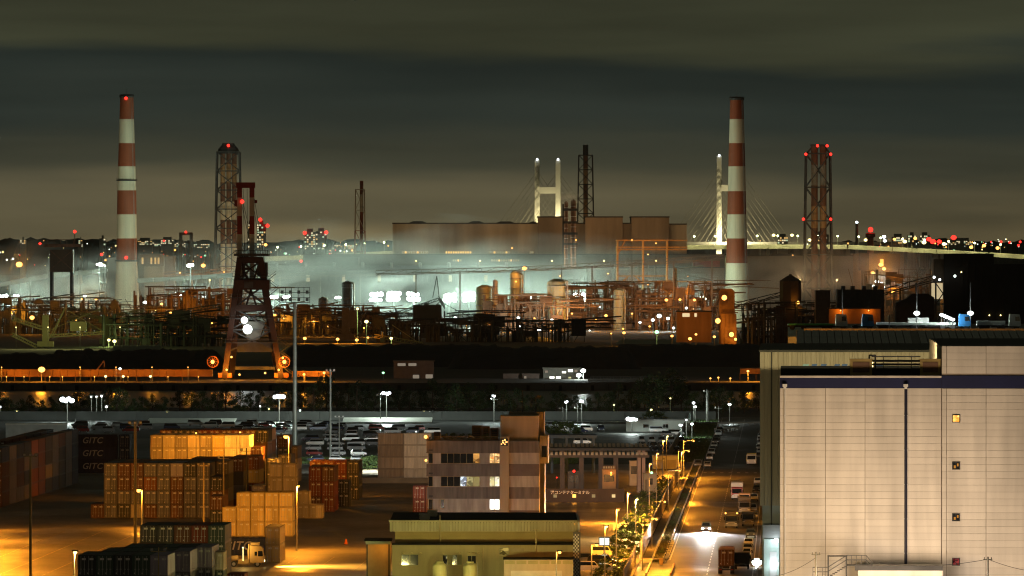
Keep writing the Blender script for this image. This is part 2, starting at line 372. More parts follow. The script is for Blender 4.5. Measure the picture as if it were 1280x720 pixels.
for i, px in enumerate(tl):
    d = rng.uniform(2075, 2150); big = 1.0
    for (a, b_, s) in ((300, 345, .75), (390, 450, 1.25), (540, 585, 1.3), (625, 650, 1.2), (770, 800, 1.15), (800, 850, 1.55), (850, 880, 1.05), (655, 700, .85), (700, 760, .8), (160, 240, .8), (260, 300, .95), (0, 60, .7), (60, 130, .75), (470, 530, 1.0)):
        if a <= px < b_: big = s
    tree((TREES if rng.random() < .75 else PINES)[rng.randrange(3)], (px - 640) * d / F, d, .70 * big * rng.uniform(.85, 1.15), rng.uniform(0, 6.28),
         f'dark leafy tree on the near canal bank, {ORD[i]} from the left', 'trees along the canal bank')
BUSH = tree_protos(4, 2.4, 3.0, 420, .2, 71, [leafm[1], leafm[2]], False)
def bush(x, y, s, label, group='clipped bushes along the fence', sz=1.):
    rr = random.Random(int(x * 31 + y)); r = T('bush', label, 'bush', (x, y, -.35 * s), rr.uniform(0, 6.28), group); r.scale = (s, s, s * sz)
    link('crown', BUSH[rr.randrange(4)][0], r)
    return r
k = 0
for v in (1058, 1075, 1092, 1110, 1138, 1160, 1182, 1204, 1228, 1252, 1278, 1305, 1333, 1362, 1392, 1425, 1458, 1492):
    for j in range(2):
        p = UV(-6.6 - j * 2.6, v + j * 7); k += 1
        bush(p.x, p.y, 1.15, sz=.72, label=f'leafy bush behind the concrete road fence, {ORD[(k - 1) // 2]} along from the near end, {"beside the fence" if j == 0 else "one further in"}')
for j, v in enumerate((1150, 1200, 1262, 1330, 1400, 1480, 1560)):
    p = UV(-1.2, v); bush(p.x, p.y, .55, f'low shrub in the planted road strip, {ORD[j]} from the near end', 'shrubs in the planted strip')
for j, px in enumerate((452, 459, 467)):
    p = G(px, 588 + j % 2); bush(p[0], p[1], 1.5, ['lamplit yellow shrub left of the pale container stack, leftmost', 'lamplit yellow shrub left of the pale container stack, middle one', 'lamplit yellow shrub nearest the pale container stack'][j], 'lamplit shrubs')
for j, (px, py) in enumerate(((812, 533), (824, 532), (690, 545), (704, 546), (716, 547))):
    p = G(px, py); bush(p[0], p[1], 1.9, 'green lamplit bush ' + ['left of the floodlit white cabin', 'behind the white cabin roof', 'behind the blue canopy, left', 'behind the blue canopy, middle', 'behind the blue canopy, right'][j], 'bushes by the car park')

# ---------------------------------------------------------------- big white warehouse at right
def warehouse():
    A = At(800, 1177); rt = T('warehouse', 'tall pinkish white panelled warehouse with dark blue band, at right', 'warehouse', A.base, YAW)
    cream = M('warehouse_panel', (.70, .65, .58), .55, 0, .20, .16, rnd=.06, streak=True); back = M('warehouse_joint', (.30, .25, .19), .9); navy = M('navy_band', (.010, .015, .07), .6, 0, .15, .3)
    roofm = M('roof_dark', (.035, .035, .037), .8)
    x0, x1, xe = A.x(975), A.x(1177), A.x(1340); zt = A.z(470); zb = A.z(485); zr = A.z(432.5)
    g = MB(); g.box(x0 + .05, x1, .12, 70, 0, zt - .1); g.build('wall', back, rt)
    g = MB(); g.box(x1 + .02, xe, -.18, 70, 0, zr - .1); g.build('stair_tower_wall', back, rt)
    g = MB(); g.box(x0, x1 - .01, 0, .4, zb, zt); g.box(x0, x1 - .01, -.05, .3, zt - .22, zt + .02, 1); g.build('blue_band', [navy, cream], rt)
    g = MB(); g.box(x1, xe, -.3, .1, zb - .02, zt + .05); g.build('blue_band', navy, rt)
    ph = (8.62) * A.k
    cache = {}
    def panels(cols, zt_, zb_, yf, lbl):
        for a, b_ in cols:
            w = A.x(b_) - A.x(a); z = zt_
            while z - ph > zb_:
                key = round(w, 2)
                if key not in cache:
                    m_ = MB(); e = .03; m_.prism([(e, 0), (w - e, 0), (w - e, .1), (e, .1)], 'z', .009, ph - .009); 
                    # soft edge: a thin raised field on the panel
                    m_.box(.06, w - .06, -.014, .0, .03, ph - .03); cache[key] = m_.mesh('panel', cream)
                link('panel', cache[key], rt, (A.x(a), yf, z - ph)); z -= ph
    panels([(975, 981.5), (981.5, 1032), (1032, 1081.5), (1081.5, 1131), (1131, 1176.8)], zb - .03, 12.2, .0, '')
    panels([(1177.4, 1183.2), (1183.2, 1232.5), (1232.5, 1282.5), (1282.5, 1330)], zb - .05, 12.2, -.3, '')
    panels([(1177.4, 1183.2), (1183.2, 1232.5), (1232.5, 1282.5), (1282.5, 1330)], zr, zt + .06, -.3, '')
    g = MB(); g.box(x0, x1 - .02, 0, .35, 0, 12.1); g.box(x1, xe, -.3, .1, 0, 12.1); g.build('lower_wall', cream, rt)
    # windows on the stair tower
    for i, (py, mt) in enumerate(((523, ROOM('warehouse_window_lit', (1, .30, .03), (1, .55, .14), .5, 2.2, 2.2)), (582, WIND), (646.5, WIND), (702, ROOM('warehouse_window_red', (.25, .02, .05), (.8, .12, .1), .05, .5, 2.5)))):
        cx, cz = A.x(1195), A.z(py); s = .37
        w_ = MB(); [w_.box(*q) for q in ((cx - s - .09, cx + s + .09, -.42, -.28, cz + s, cz + s + .09), (cx - s - .09, cx + s + .09, -.45, -.28, cz - s - .09, cz - s), (cx - s - .09, cx - s, -.42, -.28, cz - s, cz + s), (cx + s, cx + s + .09, -.42, -.28, cz - s, cz + s), (cx - .03, cx + .03, -.38, -.29, cz - s, cz + s))]
        o = w_.build('window', darksteel, rt)
        p_ = MB(); p_.box(cx - s, cx - .03, -.345, -.325, cz - s, cz + s); p_.box(cx + .03, cx + s, -.345, -.325, cz - s, cz + s)
        p_.build('pane', mt if i == 0 or i == 3 else GLASS('window_glass'), o)
        if i in (1, 2): q_ = MB(); q_.box(cx - s * .7, cx - s * .1, -.36, -.35, cz - s * .8, cz + s * .1); q_.box(cx + s * .3, cx + s * .8, -.36, -.35, cz - s * .2, cz + s * .7); q_.build('lit_pane', E('pane_dim_orange', (1, .4, .06), .5), o)
    # rain pipes with hoppers
    for px, w, mt in ((981.3, .16, wht), (1132.3, .34, M('navy_pipe', (.015, .017, .04), .45))):
        cx = A.x(px); g = MB(); g.cyl((cx, -.22, 2), (cx, -.22, zb + .1), w / 2, w / 2, 10)
        g.box(cx - .26, cx + .26, -.5, -.02, zb + .12, zb + .45, 1); g.box(cx - .16, cx + .16, -.4, -.04, zb - .12, zb + .12, 1)
        for z in range(4, 35, 4): g.box(cx - w * .7, cx + w * .7, -.3, -.0, z, z + .1, 1)
        g.build('rain_pipe', [mt, wht], rt)
    # roof of the left block: parapet set back, air handling boxes, pipe run
    g = MB(); g.box(x0 + .1, x1 - .02, 2.5, 3.1, zt, A.z(461)); g.box(x0 + .1, x1, .4, 70, zt - .3, zt - .08); g.build('roof', roofm, rt)
    g = MB(); g.box(x1 + .1, xe, .1, 69, zr - .2, zr - .05); g.build('tower_roof', roofm, rt)
    dm = M('duct_ochre', (.36, .27, .10), .5, .1, .25, .6)
    for a, b_ in ((1063, 1090.5), (1150.5, 1176)):
        g = MB(); g.box(A.x(a), A.x(b_), 1.2, 3.4, zt + .1, A.z(450)); g.box(A.x(a) - .08, A.x(b_) + .08, 1.1, 3.5, A.z(450), A.z(449)); g.box(A.x(a) + .3, A.x(b_) - .3, 1.12, 1.2, zt + .4, A.z(453), 1); g.build('air_handler', [dm, rusty], rt)
    g = MB()
    for py in (446, 451.5, 456, 462): g.cyl((A.x(1090), 2.0 + (py - 446) * .02, A.z(py)), (A.x(1151), 2.0 + (py - 446) * .02, A.z(py)), .07 if py < 450 else .13, n=7)
    for px in (1087, 1094.5): g.cyl((A.x(px), 1.9, A.z(466)), (A.x(px), 1.9, A.z(444)), .09, n=7)
    g.cyl((A.x(1087), 1.9, A.z(444.5)), (A.x(1095), 1.9, A.z(444.5)), .09, n=7)
    for px in (1105, 1123, 1140): g.cyl((A.x(px), 2.1, zt), (A.x(px), 2.1, A.z(445)), .05, n=6)
    g.build('roof_pipework', darksteel, rt)
    # outside steel stair and loading canopy at the foot
    g = MB(); zc = A.z(705)
    g.box(A.x(1068), A.x(1177), -7, -.02, zc - .35, zc); g.box(A.x(1068), A.x(1177), -7.05, -6.95, zc - .45, zc + .08, 1); g.build('loading_canopy', [wht, darksteel], rt)
    g = MB(); g.box(A.x(1072), A.x(1177), -6.5, -.05, 0, zc - .36); g.build('loading_bay_wall', cream, rt)
    g = MB(); zs = A.z(702)
    g.box(A.x(1058), A.x(1090), -8.6, -7.2, zs - .15, zs); g.box(A.x(1016), A.x(1035), -8.6, -7.2, A.z(717) - .15, A.z(717)); 
    for i in range(9): t = i / 8; g.box(A.x(1034) + t * (A.x(1058) - A.x(1034)), A.x(1034) + t * (A.x(1058) - A.x(1034)) + .32, -8.6, -7.2, A.z(717) + t * (zs - A.z(717)) - .06, A.z(717) + t * (zs - A.z(717)))
    for px in (1035, 1057.5): g.box(A.x(px) - .08, A.x(px) + .08, -8.6, -8.45, 0, A.z(692)); g.box(A.x(px) - .08, A.x(px) + .08, -7.35, -7.2, 0, A.z(692))
    g.box(A.x(1034), A.x(1058.5), -8.7, -7.1, A.z(692), A.z(691)); g.build('stair', M('stair_steel', (.03, .03, .027), .6, .3), rt)
    g = MB()
    for yy in (-8.55, -7.25):
        for hh in (.55, 1.05):
            g.bar((A.x(1034), yy, A.z(717) + hh), (A.x(1058), yy, zs + hh), .05); g.bar((A.x(1058), yy, zs + hh), (A.x(1082), yy, zs + hh), .05); g.bar((A.x(1082), yy, zs + hh), (A.x(1090), yy, zs + hh - .9), .05); g.bar((A.x(1016), yy, A.z(717) + hh), (A.x(1034), yy, A.z(717) + hh), .05)
        for px in (1016, 1022, 1028, 1058, 1064, 1070, 1076, 1082): z0 = zs if px > 1050 else A.z(717); g.bar((A.x(px), yy, z0), (A.x(px), yy, z0 + 1.05), .05)
    g.build('handrail', M('handrail_steel', (.05, .05, .045), .5, .3), rt)
    # street lamps along the forecourt (below the picture's edge) that light the facade
    for i, (px, dy, zz, pw, c) in enumerate(((955, -30, 13.3, 10500, (1, .62, .24)), (1030, -28, 13.2, 10000, (1, .72, .46)), (1105, -26, 13.0, 12500, (1, .78, .58)), (1180, -27, 13.0, 6500, (1, .76, .54)), (1262, -30, 13.2, 1600, (1, .66, .42)))):
        street_lamp(A.X + A.x(px), 800 + dy, zz, None, f'forecourt street lamp in front of the white warehouse, {ORD[i]} from the road', power=pw, col=c, em='y', group='forecourt street lamps', arm=(0, 1.6), lr=2.6)
def street_lamp(x, y, h, pxhead, label, power=0, col=SOD, em='o', group='street lamps', arm=(1.2, 0), r=.085, name='street_lamp', lamp=True, cat='street lamp', hs=.42, lr=.35):
    rt = T(name, label, cat, (x, y, 0), 0, group)
    g = MB(); g.cyl((0, 0, 0), (0, 0, h), r * 1.3, r * .75, 8); g.box(-.25, .25, -.25, .25, 0, .12); 
    if arm[0] or arm[1]: g.bar((0, 0, h - .1), (arm[0], arm[1], h + .12), .09)
    g.build('pole', galv, rt)
    g = MB(); ax, ay = arm; g.box(ax - hs, ax + hs, ay - hs * .7, ay + hs * .7, h + .08, h + .26); g.build('lamp_head', darksteel, rt)
    g = MB(); g.ball((ax, ay, h - hs * .18), hs * .62, 0, 10, 6, .8); g.build('lamp_glass', EMAT[em] if lamp else GLASS('lamp_glass_off', (.3, .3, .28), .3), rt, smooth=True)
    if power: lightat(rt, (ax, ay, h - hs * .75), power, col, lr)
    return rt
warehouse()

def back_warehouse():
    A = At(905, 950); rt = T('back_warehouse', 'taller beige ribbed warehouse behind the white one, with blue slanted logo', 'warehouse', A.base, YAW)
    rib = M('ribbed_cladding', (.42, .38, .27), .6, .1, .15, .3, streak=True); gr = M('trim_dark', (.06, .06, .05), .7)
    x1 = A.x(1178); zt = A.z(440)
    g = MB(); z0 = A.z(632)
    pts = []; w = .62; nx = int((x1) / w)
    prof = []
    for i in range(nx + 1):
        x = i * w; prof += [(x, 0), (x + w * .62, 0), (x + w * .7, .07), (x + w * .92, .07)]
    prof = [(x, y) for x, y in prof if x <= x1] + [(x1, 60), (0, 60)]
    g.prism(prof, 'z', z0, zt); g.build('wall', rib, rt)
    g = MB(); g.box(.3, x1, .5, 60, 0, z0 - .02); g.build('ground_floor_wall', M('floor_green_grey', (.33, .37, .33), .6), rt)
    g = MB(); g.box(-.12, x1, -.15, 60.1, zt, zt + .28); g.box(A.x(963.5), A.x(965.2), -.12, -.01, A.z(660), zt, 0); g.build('roof_trim', gr, rt)
    g = MB(); lb = M('logo_pale_blue', (.25, .5, .56), .5); bl = M('logo_blue', (.03, .12, .36), .5)
    for a, b_, c in ((1001, 1008.5, 0), (1012, 1018.5, 1), (1023.5, 1030.5, 1), (1040.5, 1047, 1), (1049.5, 1056.5, 1), (1092, 1101, 1)):
        s = A.x(953.2); g.add([(A.x(a), -.06, A.z(463)), (A.x(b_), -.06, A.z(463)), (A.x(b_) + s, -.06, A.z(455)), (A.x(a) + s, -.06, A.z(455)), (A.x(a), -.02, A.z(463)), (A.x(b_), -.02, A.z(463)), (A.x(b_) + s, -.02, A.z(455)), (A.x(a) + s, -.02, A.z(455))],
                           [(0, 1, 2, 3), (0, 3, 7, 4), (1, 5, 6, 2), (3, 2, 6, 7), (0, 4, 5, 1), (4, 7, 6, 5)], c)
    g.build('slanted_logo', [lb, bl], rt)
    # lit doorway bay at the foot
    g = MB(); g.box(A.x(955), A.x(974), -.1, .48, A.z(722), A.z(674)); g.box(A.x(962), A.x(971), -.16, -.1, A.z(722), A.z(690), 1); g.build('side_bay', [M('bay_pale_green', (.55, .68, .62), .5), wht], rt)
    g = MB(); g.box(A.x(954), A.x(975), -.35, .0, A.z(672), A.z(656)); g.build('bay_canopy', M('bay_canopy_grey', (.3, .3, .28), .7), rt)
    for px, py in ((970.5, 676), (970, 705)):
        g = MB(); g.box(A.x(px) - .25, A.x(px) + .25, -.55, -.36, A.z(py) - .3, A.z(py) + .3); g.build('wall_lamp', EC, rt); lightat(rt, (A.x(px) - .2, -1.4, A.z(py)), 130, COOL, .3)
    for px in (1076, 1163): # floodlights added out of sight behind the air handlers to brighten this wall
        g = MB(); g.box(A.x(px) - .5, A.x(px) + .5, -88.5, -88, 37.4, 38.0); g.build('added_wash_lamp', EY, rt)
        lightat(rt, (A.x(px), -86.5, 38.0), 150000, (1, .80, .42), .5, spot=100, rot=(R(90), 0, 0), blend=.8)
    street_lamp(A.X - .6, 868, 9.3, None, 'added street lamp below view at the corner of the beige warehouse', power=9000, col=(1, .82, .45), em='y', group='added corner lamp', arm=(0, .8))  # lamp added below view to light the left strip of wall
back_warehouse()

def roof_park():
    # lower sheds behind the warehouses: solar roof, then a roof deck with trucks
    A = At(1120, 1140); rt = T('solar_shed', 'grey shed roof covered with solar panels behind the warehouses', 'shed', A.base, YAW)
    x0, x1 = A.x(996), A.x(1330); za, zb = A.z(436.5), A.z(416.5) 
    g = MB(); g.prism([(0, 0), (60, 0), (60, zb - .3), (46, zb - .3), (0, za - .3)], 'x', x0, x1); g.build('wall', M('shed_grey', (.25, .24, .22), .7), rt)
    pm = M('solar_glass', (.03, .035, .04), .22, .0, .2, .4, rnd=.5, spec=.8); nC, nR = 34, 3
    w = (x1 - x0) / nC; m_ = MB(); ln = math.hypot(46, zb - za) / nR; m_.box(.08, w - .08, .15, ln - .15, 0, .06); me = m_.mesh('panel', pm); ang = math.atan2(zb - za, 46)
    for i in range(nC):
        for j in range(nR):
            if 1140 < 996 + i * 334 / nC < 1152: continue
            o = link('panel', me, rt, (x0 + i * w, .0 + j * ln * math.cos(ang), za - .2 + j * ln * math.sin(ang))); o.rotation_euler = (ang, 0, 0)
    g = MB(); g.box(x0 + .5, x1, -.3, .0, za - 1.1, za - .05); g.build('eaves_beam', M('eaves_cream', (.45, .36, .24), .6), rt)
    A = At(1290, 1140); rt = T('deck_building', 'long low building with pale parapet and truck deck on its roof', 'building', A.base, YAW)
    x0, x1 = A.x(985), A.x(1340); zd = A.z(417); zp = A.z(414)
    g = MB(); g.box(x0 + 3, x1, 0, 160, 0, zd - .05); g.build('wall', M('deck_cream', (.46, .38, .27), .7), rt)
    g = MB(); g.box(x0 + 3, x1, -.2, .1, zd - .6, zp + .5); g.build('parapet', M('deck_parapet', (.5, .4, .28), .7), rt)
    g = MB(); g.box(x0, x0 + 3, 0, 160, 0, A.z(421)); g.build('side_stair', M('deck_green_white', (.5, .52, .42), .7), rt)
    g = MB(); g.box(x0 + 3.1, x1, .2, 160, zd - .04, zd); g.build('deck', M('deck_floor', (.12, .12, .115), .7), rt)
    B = At(1345, 640); dk = zd
    def deckbox(a, b_, yt, mt, name, label, cat, dy=0, L=7.):
        r = T(name, label, cat, (B.x(a) + 0, 1345 + dy, dk), 0, 'things on the truck deck'); w = (b_ - a) * B.k; h = B.z(yt) - dk
        g = MB(); g.box(0, w, 0, 2.5, .9, h); 
        for q in range(int(w / .5)): g.box(q * .5 + .05, q * .5 + .2, -.03, 0, 1.0, h - .1)
        g.build('cargo_box', mt, r)
        g = MB(); g.box(0, w, .3, 2.2, .55, .88); [g.cyl((xx, .1, .5), (xx, .45, .5), .5, n=12) for xx in (.9, w * .35, w * .8, w - .7) if 0 < xx < w]; [g.cyl((xx, 2.05, .5), (xx, 2.4, .5), .5, n=12) for xx in (.9, w * .35, w * .8, w - .7) if 0 < xx < w]; g.build('chassis', blk, r)
    deckbox(985, 1042, 404.5, M('deck_green', (.03, .25, .09), .5), 'box_trailer', 'green box trailer at the left end of the truck deck', 'trailer')
    deckbox(1098, 1113, 403, wht, 'box_trailer', 'short white box trailer beside the blue cab on the truck deck', 'trailer', 6)
    deckbox(1114, 1196, 403.5, M('deck_white', (.62, .66, .62), .5), 'box_trailer', 'long white box trailer in the middle of the truck deck', 'trailer', 3)
    deckbox(1140, 1166, 398, wht, 'box_trailer', 'white box trailer parked behind the long one on the truck deck', 'trailer', 12)
    deckbox(1223, 1258, 401.5, M('deck_grey', (.4, .42, .4), .5), 'box_trailer', 'grey box trailer near the right end of the truck deck', 'trailer', 3)
    for i, (a, c, lb) in enumerate(((1045, (.5, .52, .5), 'white tractor unit beside the left deck floodlight'), (1078, (.03, .14, .32), 'blue tractor unit left of the long white trailer'), (1199, (.04, .2, .5), 'blue tractor unit at right end of the long white trailer'), (1262, (.6, .6, .58), 'white tractor unit at the right end of the deck'))):
        r = T('tractor_unit', lb, 'truck', (B.x(a), 1346, dk), 0, 'tractor units on the truck deck'); pm_ = M('cab_paint_%d' % i, c, .35)
        g = MB(); g.prism([(0, .7), (2.3, .7), (2.3, 1.7), (2.05, 3.0), (.1, 3.1)], 'y', 0, 2.3); g.build('cab', pm_, r)
        g = MB(); g.prism([(1.2, 1.75), (2.1, 1.75), (1.95, 2.6), (1.2, 2.6)], 'y', -.03, .0); g.build('side_window', GLASS('window_glass'), r)
        g = MB(); [g.cyl((xx, y, .5), (xx, y + .3, .5), .5, n=12) for xx in (1.5, -1.2) for y in (.05, 1.95)]; g.box(-2, 2.2, .4, 1.9, .5, .75); g.build('wheels_and_frame', blk, r)
    for i, (px, py, pw, c) in enumerate(((1053, 400, 2500, 'w'), (1146, 391.5, 2500, 'w'), (1177, 393.5, 1500, 'w'), (1180.5, 395, 1000, 'w'), (1184, 396.5, 1000, 'w'), (1187.5, 398, 1000, 'w'), (1191, 399.5, 1000, 'w'), (1213, 391.5, 2500, 'w'), (1252, 409, 500, 'c'))):
        dd = 1352 if i not in (3, 4, 5, 6) else 1352 - i; C = At(dd); h = C.z(py) - dk
        r = T('deck_floodlight', f'white floodlight on a pole above the truck deck, {ORD[i]} from the left', 'floodlight', (C.x(px), dd, dk), 0, 'truck deck floodlights')
        g = MB(); g.cyl((0, .3, 0), (0, .3, h + (6 if i in (0, 1, 7) else 0)), .12, .07, 8); g.build('pole', darksteel, r)
        g = MB(); s = .62 if i in (0, 1, 7) else .42; g.ball((0, -.1, h), s, 0, 10, 6, .7); g.build('lamp_glass', EMAT[c], r, smooth=True); lightat(r, (0, -1.6, h), pw * .45, WHITE, .3)
roof_park()

# ---------------------------------------------------------------- brown office block, green hall, gate
def window(rt, x0, x1, z0, z1, yf, nb, mats, name='window', fr=None, dep=.12):
    """a framed window band with nb panes; recessed panes, proud frame"""
    fr = fr or M('window_frame_ochre', (.36, .27, .11), .5)
    g = MB(); t = .07
    g.box(x0, x1, yf - .05, yf + dep, z1 - t, z1); g.box(x0 - .05, x1 + .05, yf - .11, yf + dep, z0, z0 + t); w = (x1 - x0) / nb
    for i in range(nb + 1): xx = x0 + i * w; g.box(max(x0, xx - t / 2), min(x1, xx + t / 2), yf - .045, yf + dep, z0 + t, z1 - t)
    o = g.build(name, fr, rt)
    for i in range(nb):
        p = MB(); p.box(x0 + i * w + t / 2, x0 + (i + 1) * w - t / 2, yf + .03, yf + .05, z0 + t, z1 - t); p.build('pane', mats[i % len(mats)], o)
    return o
def office():
    A = At(1100, 609); rt = T('office_block', 'brown tiled office block with stair tower and ribbon windows', 'office building', A.base, YAW * .6)
    tile = M('tile_brown', (.145, .125, .11), .6, 0, .42, .45, streak=True); pale = M('tile_pinkish', (.38, .345, .30), .6, 0, .28, .5, streak=True); tan = M('render_tan', (.36, .28, .18), .75, 0, .12, .4, streak=True)
    gl = GLASS('window_glass')
    x0, xp, x1 = A.x(535), A.x(625), A.x(674); yb = 15.
    g = MB(); g.box(x0, x1, .14, yb, 0, A.z(552)); g.build('wall', pale, rt)
    bands = [(551, 566), (580, 595), (609, 623.5), (638, 653), (667, 682), (696, 711)]
    for i, (a, b_) in enumerate(bands):
        z1, z0 = A.z(a), A.z(b_); g = MB(); w = (xp - x0)
        if i < 2: g.box(x0 - .25, xp, -.1, .14, z0, z1); g.box(x0 - .3, xp, -.14, .14, z0 - .06, z0 + .05); g.build('spandrel', tile, rt); 
        elif i == 2: g.box(x0 - .2, xp, -.06, .14, z0, z1); g.build('spandrel', tile, rt)
        else: g.box(x0 - .2, xp, -.06, .14, max(0, z0), z1); g.build('spandrel', pale, rt)
        g = MB(); g.box(A.x(636.5), x1 + .02, -.04, .14, max(0, z0), z1); g.build('spandrel', tile if i % 2 == 0 else M('tile_dark', (.12, .095, .085), .6), rt)
    warm = WINW; cw = WINC; dimw = WIND
    rows = [(566, 580, [gl, gl, gl, gl, gl, ROOM('office_warm_glow', (.2, .08, .02), (1, .5, .12), .1, 1.2)], [ROOM('office_room_a', (1, .35, .06), (1, .7, .3), .3, 1.8), ROOM('office_room_b', (1, .4, .1), (1, .75, .35), .3, 1.6)], 6),
            (595, 609, [gl, gl, gl, ROOM('office_lamp_white', (.12, .14, .2), (.85, .93, 1), .1, 2.4, 1.8), ROOM('office_cream', (.4, .3, .1), (.8, .68, .3), .15, .8), E('office_cream2', (.7, .55, .2), .4)], [ROOM('office_pale', (.6, .5, .2), (.95, .9, .6), .3, 1.3), ROOM('office_pale2', (.7, .6, .3), (1, .97, .8), .5, 1.6)], 6),
            (623.5, 638, None, [E('office_bright', (1, .98, .95), 2.2)], 0)]
    for a, b_, mA, mB, nb in rows:
        z1, z0 = A.z(a) - .05, A.z(b_) + .08
        if mA: window(rt, A.x(551), A.x(599.5), z0, z1, .1, nb, mA)
        else: window(rt, A.x(551), A.x(555.5), z0 + .2, z1, .1, 1, [gl])
        window(rt, A.x(612), A.x(624.5), z0, z1, .1, 2, mB)
        window(rt, A.x(535.5), A.x(541), z0, z1, .1, 1, [gl])
        for zz in (z1 + .35,): g = MB(); g.box(A.x(536), A.x(541), -.3, -.1, zz, zz + .25); g.build('vent_hood', darksteel, rt)
    # stair tower and pilaster
    g = MB(); g.box(xp, A.x(636.5), -1.1, .13, 0, A.z(546)); g.build('pilaster', tan, rt)
    g = MB(); g.box(A.x(625.5), A.x(672.5), 1.0, 9, A.z(552) + .01, A.z(521)); g.box(A.x(625), A.x(673), .9, 9.1, A.z(521), A.z(520)); g.build('stair_tower', tan, rt)
    g = MB(); g.box(A.x(634), A.x(679), 9.2, 15, A.z(552), A.z(517)); g.build('lift_house', M('render_grey', (.24, .2, .15), .8), rt)
    # right-hand wing seen from its end
    g = MB(); g.box(x1 + .05, A.x(684.5), 2.5, 14, A.z(580), A.z(546)); g.box(x1 + .05, A.x(680), 5, 13.8, 0, A.z(580) - .02, 1); g.build('end_wing', [pale, darksteel], rt)
    g = MB(); g.box(A.x(677), A.x(683), 2.4, 2.5, A.z(572), A.z(558)); g.build('end_window', gl, rt)
    # corner lamp plate with orange glints, roof plants, units, antennas
    g = MB(); g.box(A.x(626), A.x(635), -1.25, -1.1, A.z(557), A.z(548)); g.build('sign_box', darksteel, rt)
    g = MB(); rr = random.Random(3)
    for i in range(9): px, py = rr.uniform(627, 634), rr.uniform(549, 556); g.box(A.x(px) - .1, A.x(px) + .1, -1.3, -1.25, A.z(py) - .1, A.z(py) + .1)
    g.build('sign_bulbs', E('sign_bulb', (1, .5, .15), 2.5), rt)
    g = MB(); g.box(x0 - .3, xp, .2, .5, A.z(551), A.z(549.5)); g.box(x0 - .3, x0, .2, 14, A.z(551), A.z(549.5)); g.build('parapet', darksteel, rt)
    g = MB()
    for i in range(60): px = 538 + i * 1.42; g.bar((A.x(px), .6, A.z(551)), (A.x(px), .6, A.z(545.5)), .05); 
    g.bar((A.x(538), .6, A.z(545.5)), (A.x(624), .6, A.z(545.5)), .06); g.build('roof_railing', M('rail_brown', (.2, .14, .06), .6), rt)
    for i, (a, b_, t) in enumerate(((541, 549, 541), (589, 601, 533), (602, 611, 534), (612, 622, 536))):
        g = MB(); g.box(A.x(a), A.x(b_), 4, 6.5, A.z(551), A.z(t)); g.box(A.x(a) + .2, A.x(b_) - .2, 3.95, 4, A.z(549), A.z(t + 2), 1); [g.box(A.x(a) + .2, A.x(b_) - .2, 3.9, 3.95, A.z(549) + q * .3, A.z(549) + q * .3 + .08, 0) for q in range(4)]; g.build('roof_unit', [rusty, darksteel], rt)
    g = MB()
    for px, pt, w in ((632, 502, .06), (640, 500, .05), (651.5, 489, .1), (645, 514, .05), (648, 515, .05)): g.cyl((A.x(px), 11, A.z(517)), (A.x(px), 11, A.z(pt)), w, w * .6, 6)
    g.cyl((A.x(668), 11, A.z(517)), (A.x(668), 11, A.z(497)), .09, .07, 6); g.box(A.x(662), A.x(665), 10.8, 11.2, A.z(506), A.z(503)); g.box(A.x(669), A.x(674), 10.8, 11.2, A.z(500), A.z(496)); g.bar((A.x(662), 11, A.z(502)), (A.x(674), 11, A.z(498)), .08)
    g.build('antenna_masts', darksteel, rt)
    g = MB(); g.box(A.x(533), A.x(536), -.6, -.3, A.z(549), A.z(544)); g.build('corner_lamp_box', rusty, rt)
    g = MB(); g.ball((A.x(532.3), -.7, A.z(546)), .28); g.build('corner_lamp', EO, rt); lightat(rt, (A.x(531.5), -1.2, A.z(546)), 130, SOD, .2)
    g = MB(); g.ball((A.x(532.5), -.5, A.z(575.5)), .2); g.build('corner_lamp', EO, rt)
    g = MB(); g.box(A.x(560), A.x(566), 15.02, 15.5, 15.2, 15.9); g.box(A.x(560.5), A.x(565.5), 15.5, 15.53, 15.25, 15.85, 1); g.build('added_rear_floodlight', [darksteel, EW], rt)  # floodlight added out of sight to brighten the white container stack
    lightat(rt, (A.x(563), 16.4, 15.6), 420000, (.95, 1, .86), .6, spot=7.5, rot=(R(88.9), 0, R(2.2)), blend=.7)
    g = MB(); g.box(A.x(678), A.x(683), 14.05, 14.5, A.z(560), A.z(555)); g.box(A.x(678.5), A.x(682.5), 14.5, 14.53, A.z(559.5), A.z(555.5), 1); g.build('added_end_floodlight', [darksteel, EW], rt)  # second floodlight added on the end wing to brighten the gate canopy
    lightat(rt, (A.x(680.5), 15.2, A.z(557)), 800000, (1, .93, .76), .6, spot=15, rot=(R(87.8), 0, R(-3.2)), blend=.8)
    # planters with shrubs on the roof edge
    for i, px in enumerate((556, 566, 577, 587, 607)):
        o = link('roof_plant', BUSH[i % 4][0], rt, (A.x(px), 2.0, A.z(551))); o.scale = (.5, .5, .45)
    for i, (px, pw) in enumerate(((545, 3000), (600, 2700), (655, 1300))):  # unseen lamps added to brighten the office front
        street_lamp(A.X + A.x(px), 1078, 8.6, None, f'added pinkish lamp hidden behind the green hall to light the office, {ORD[i]} from left', power=pw, col=(1, .85, .70), em='y', group='added office lamps', arm=(0, .6))
office()

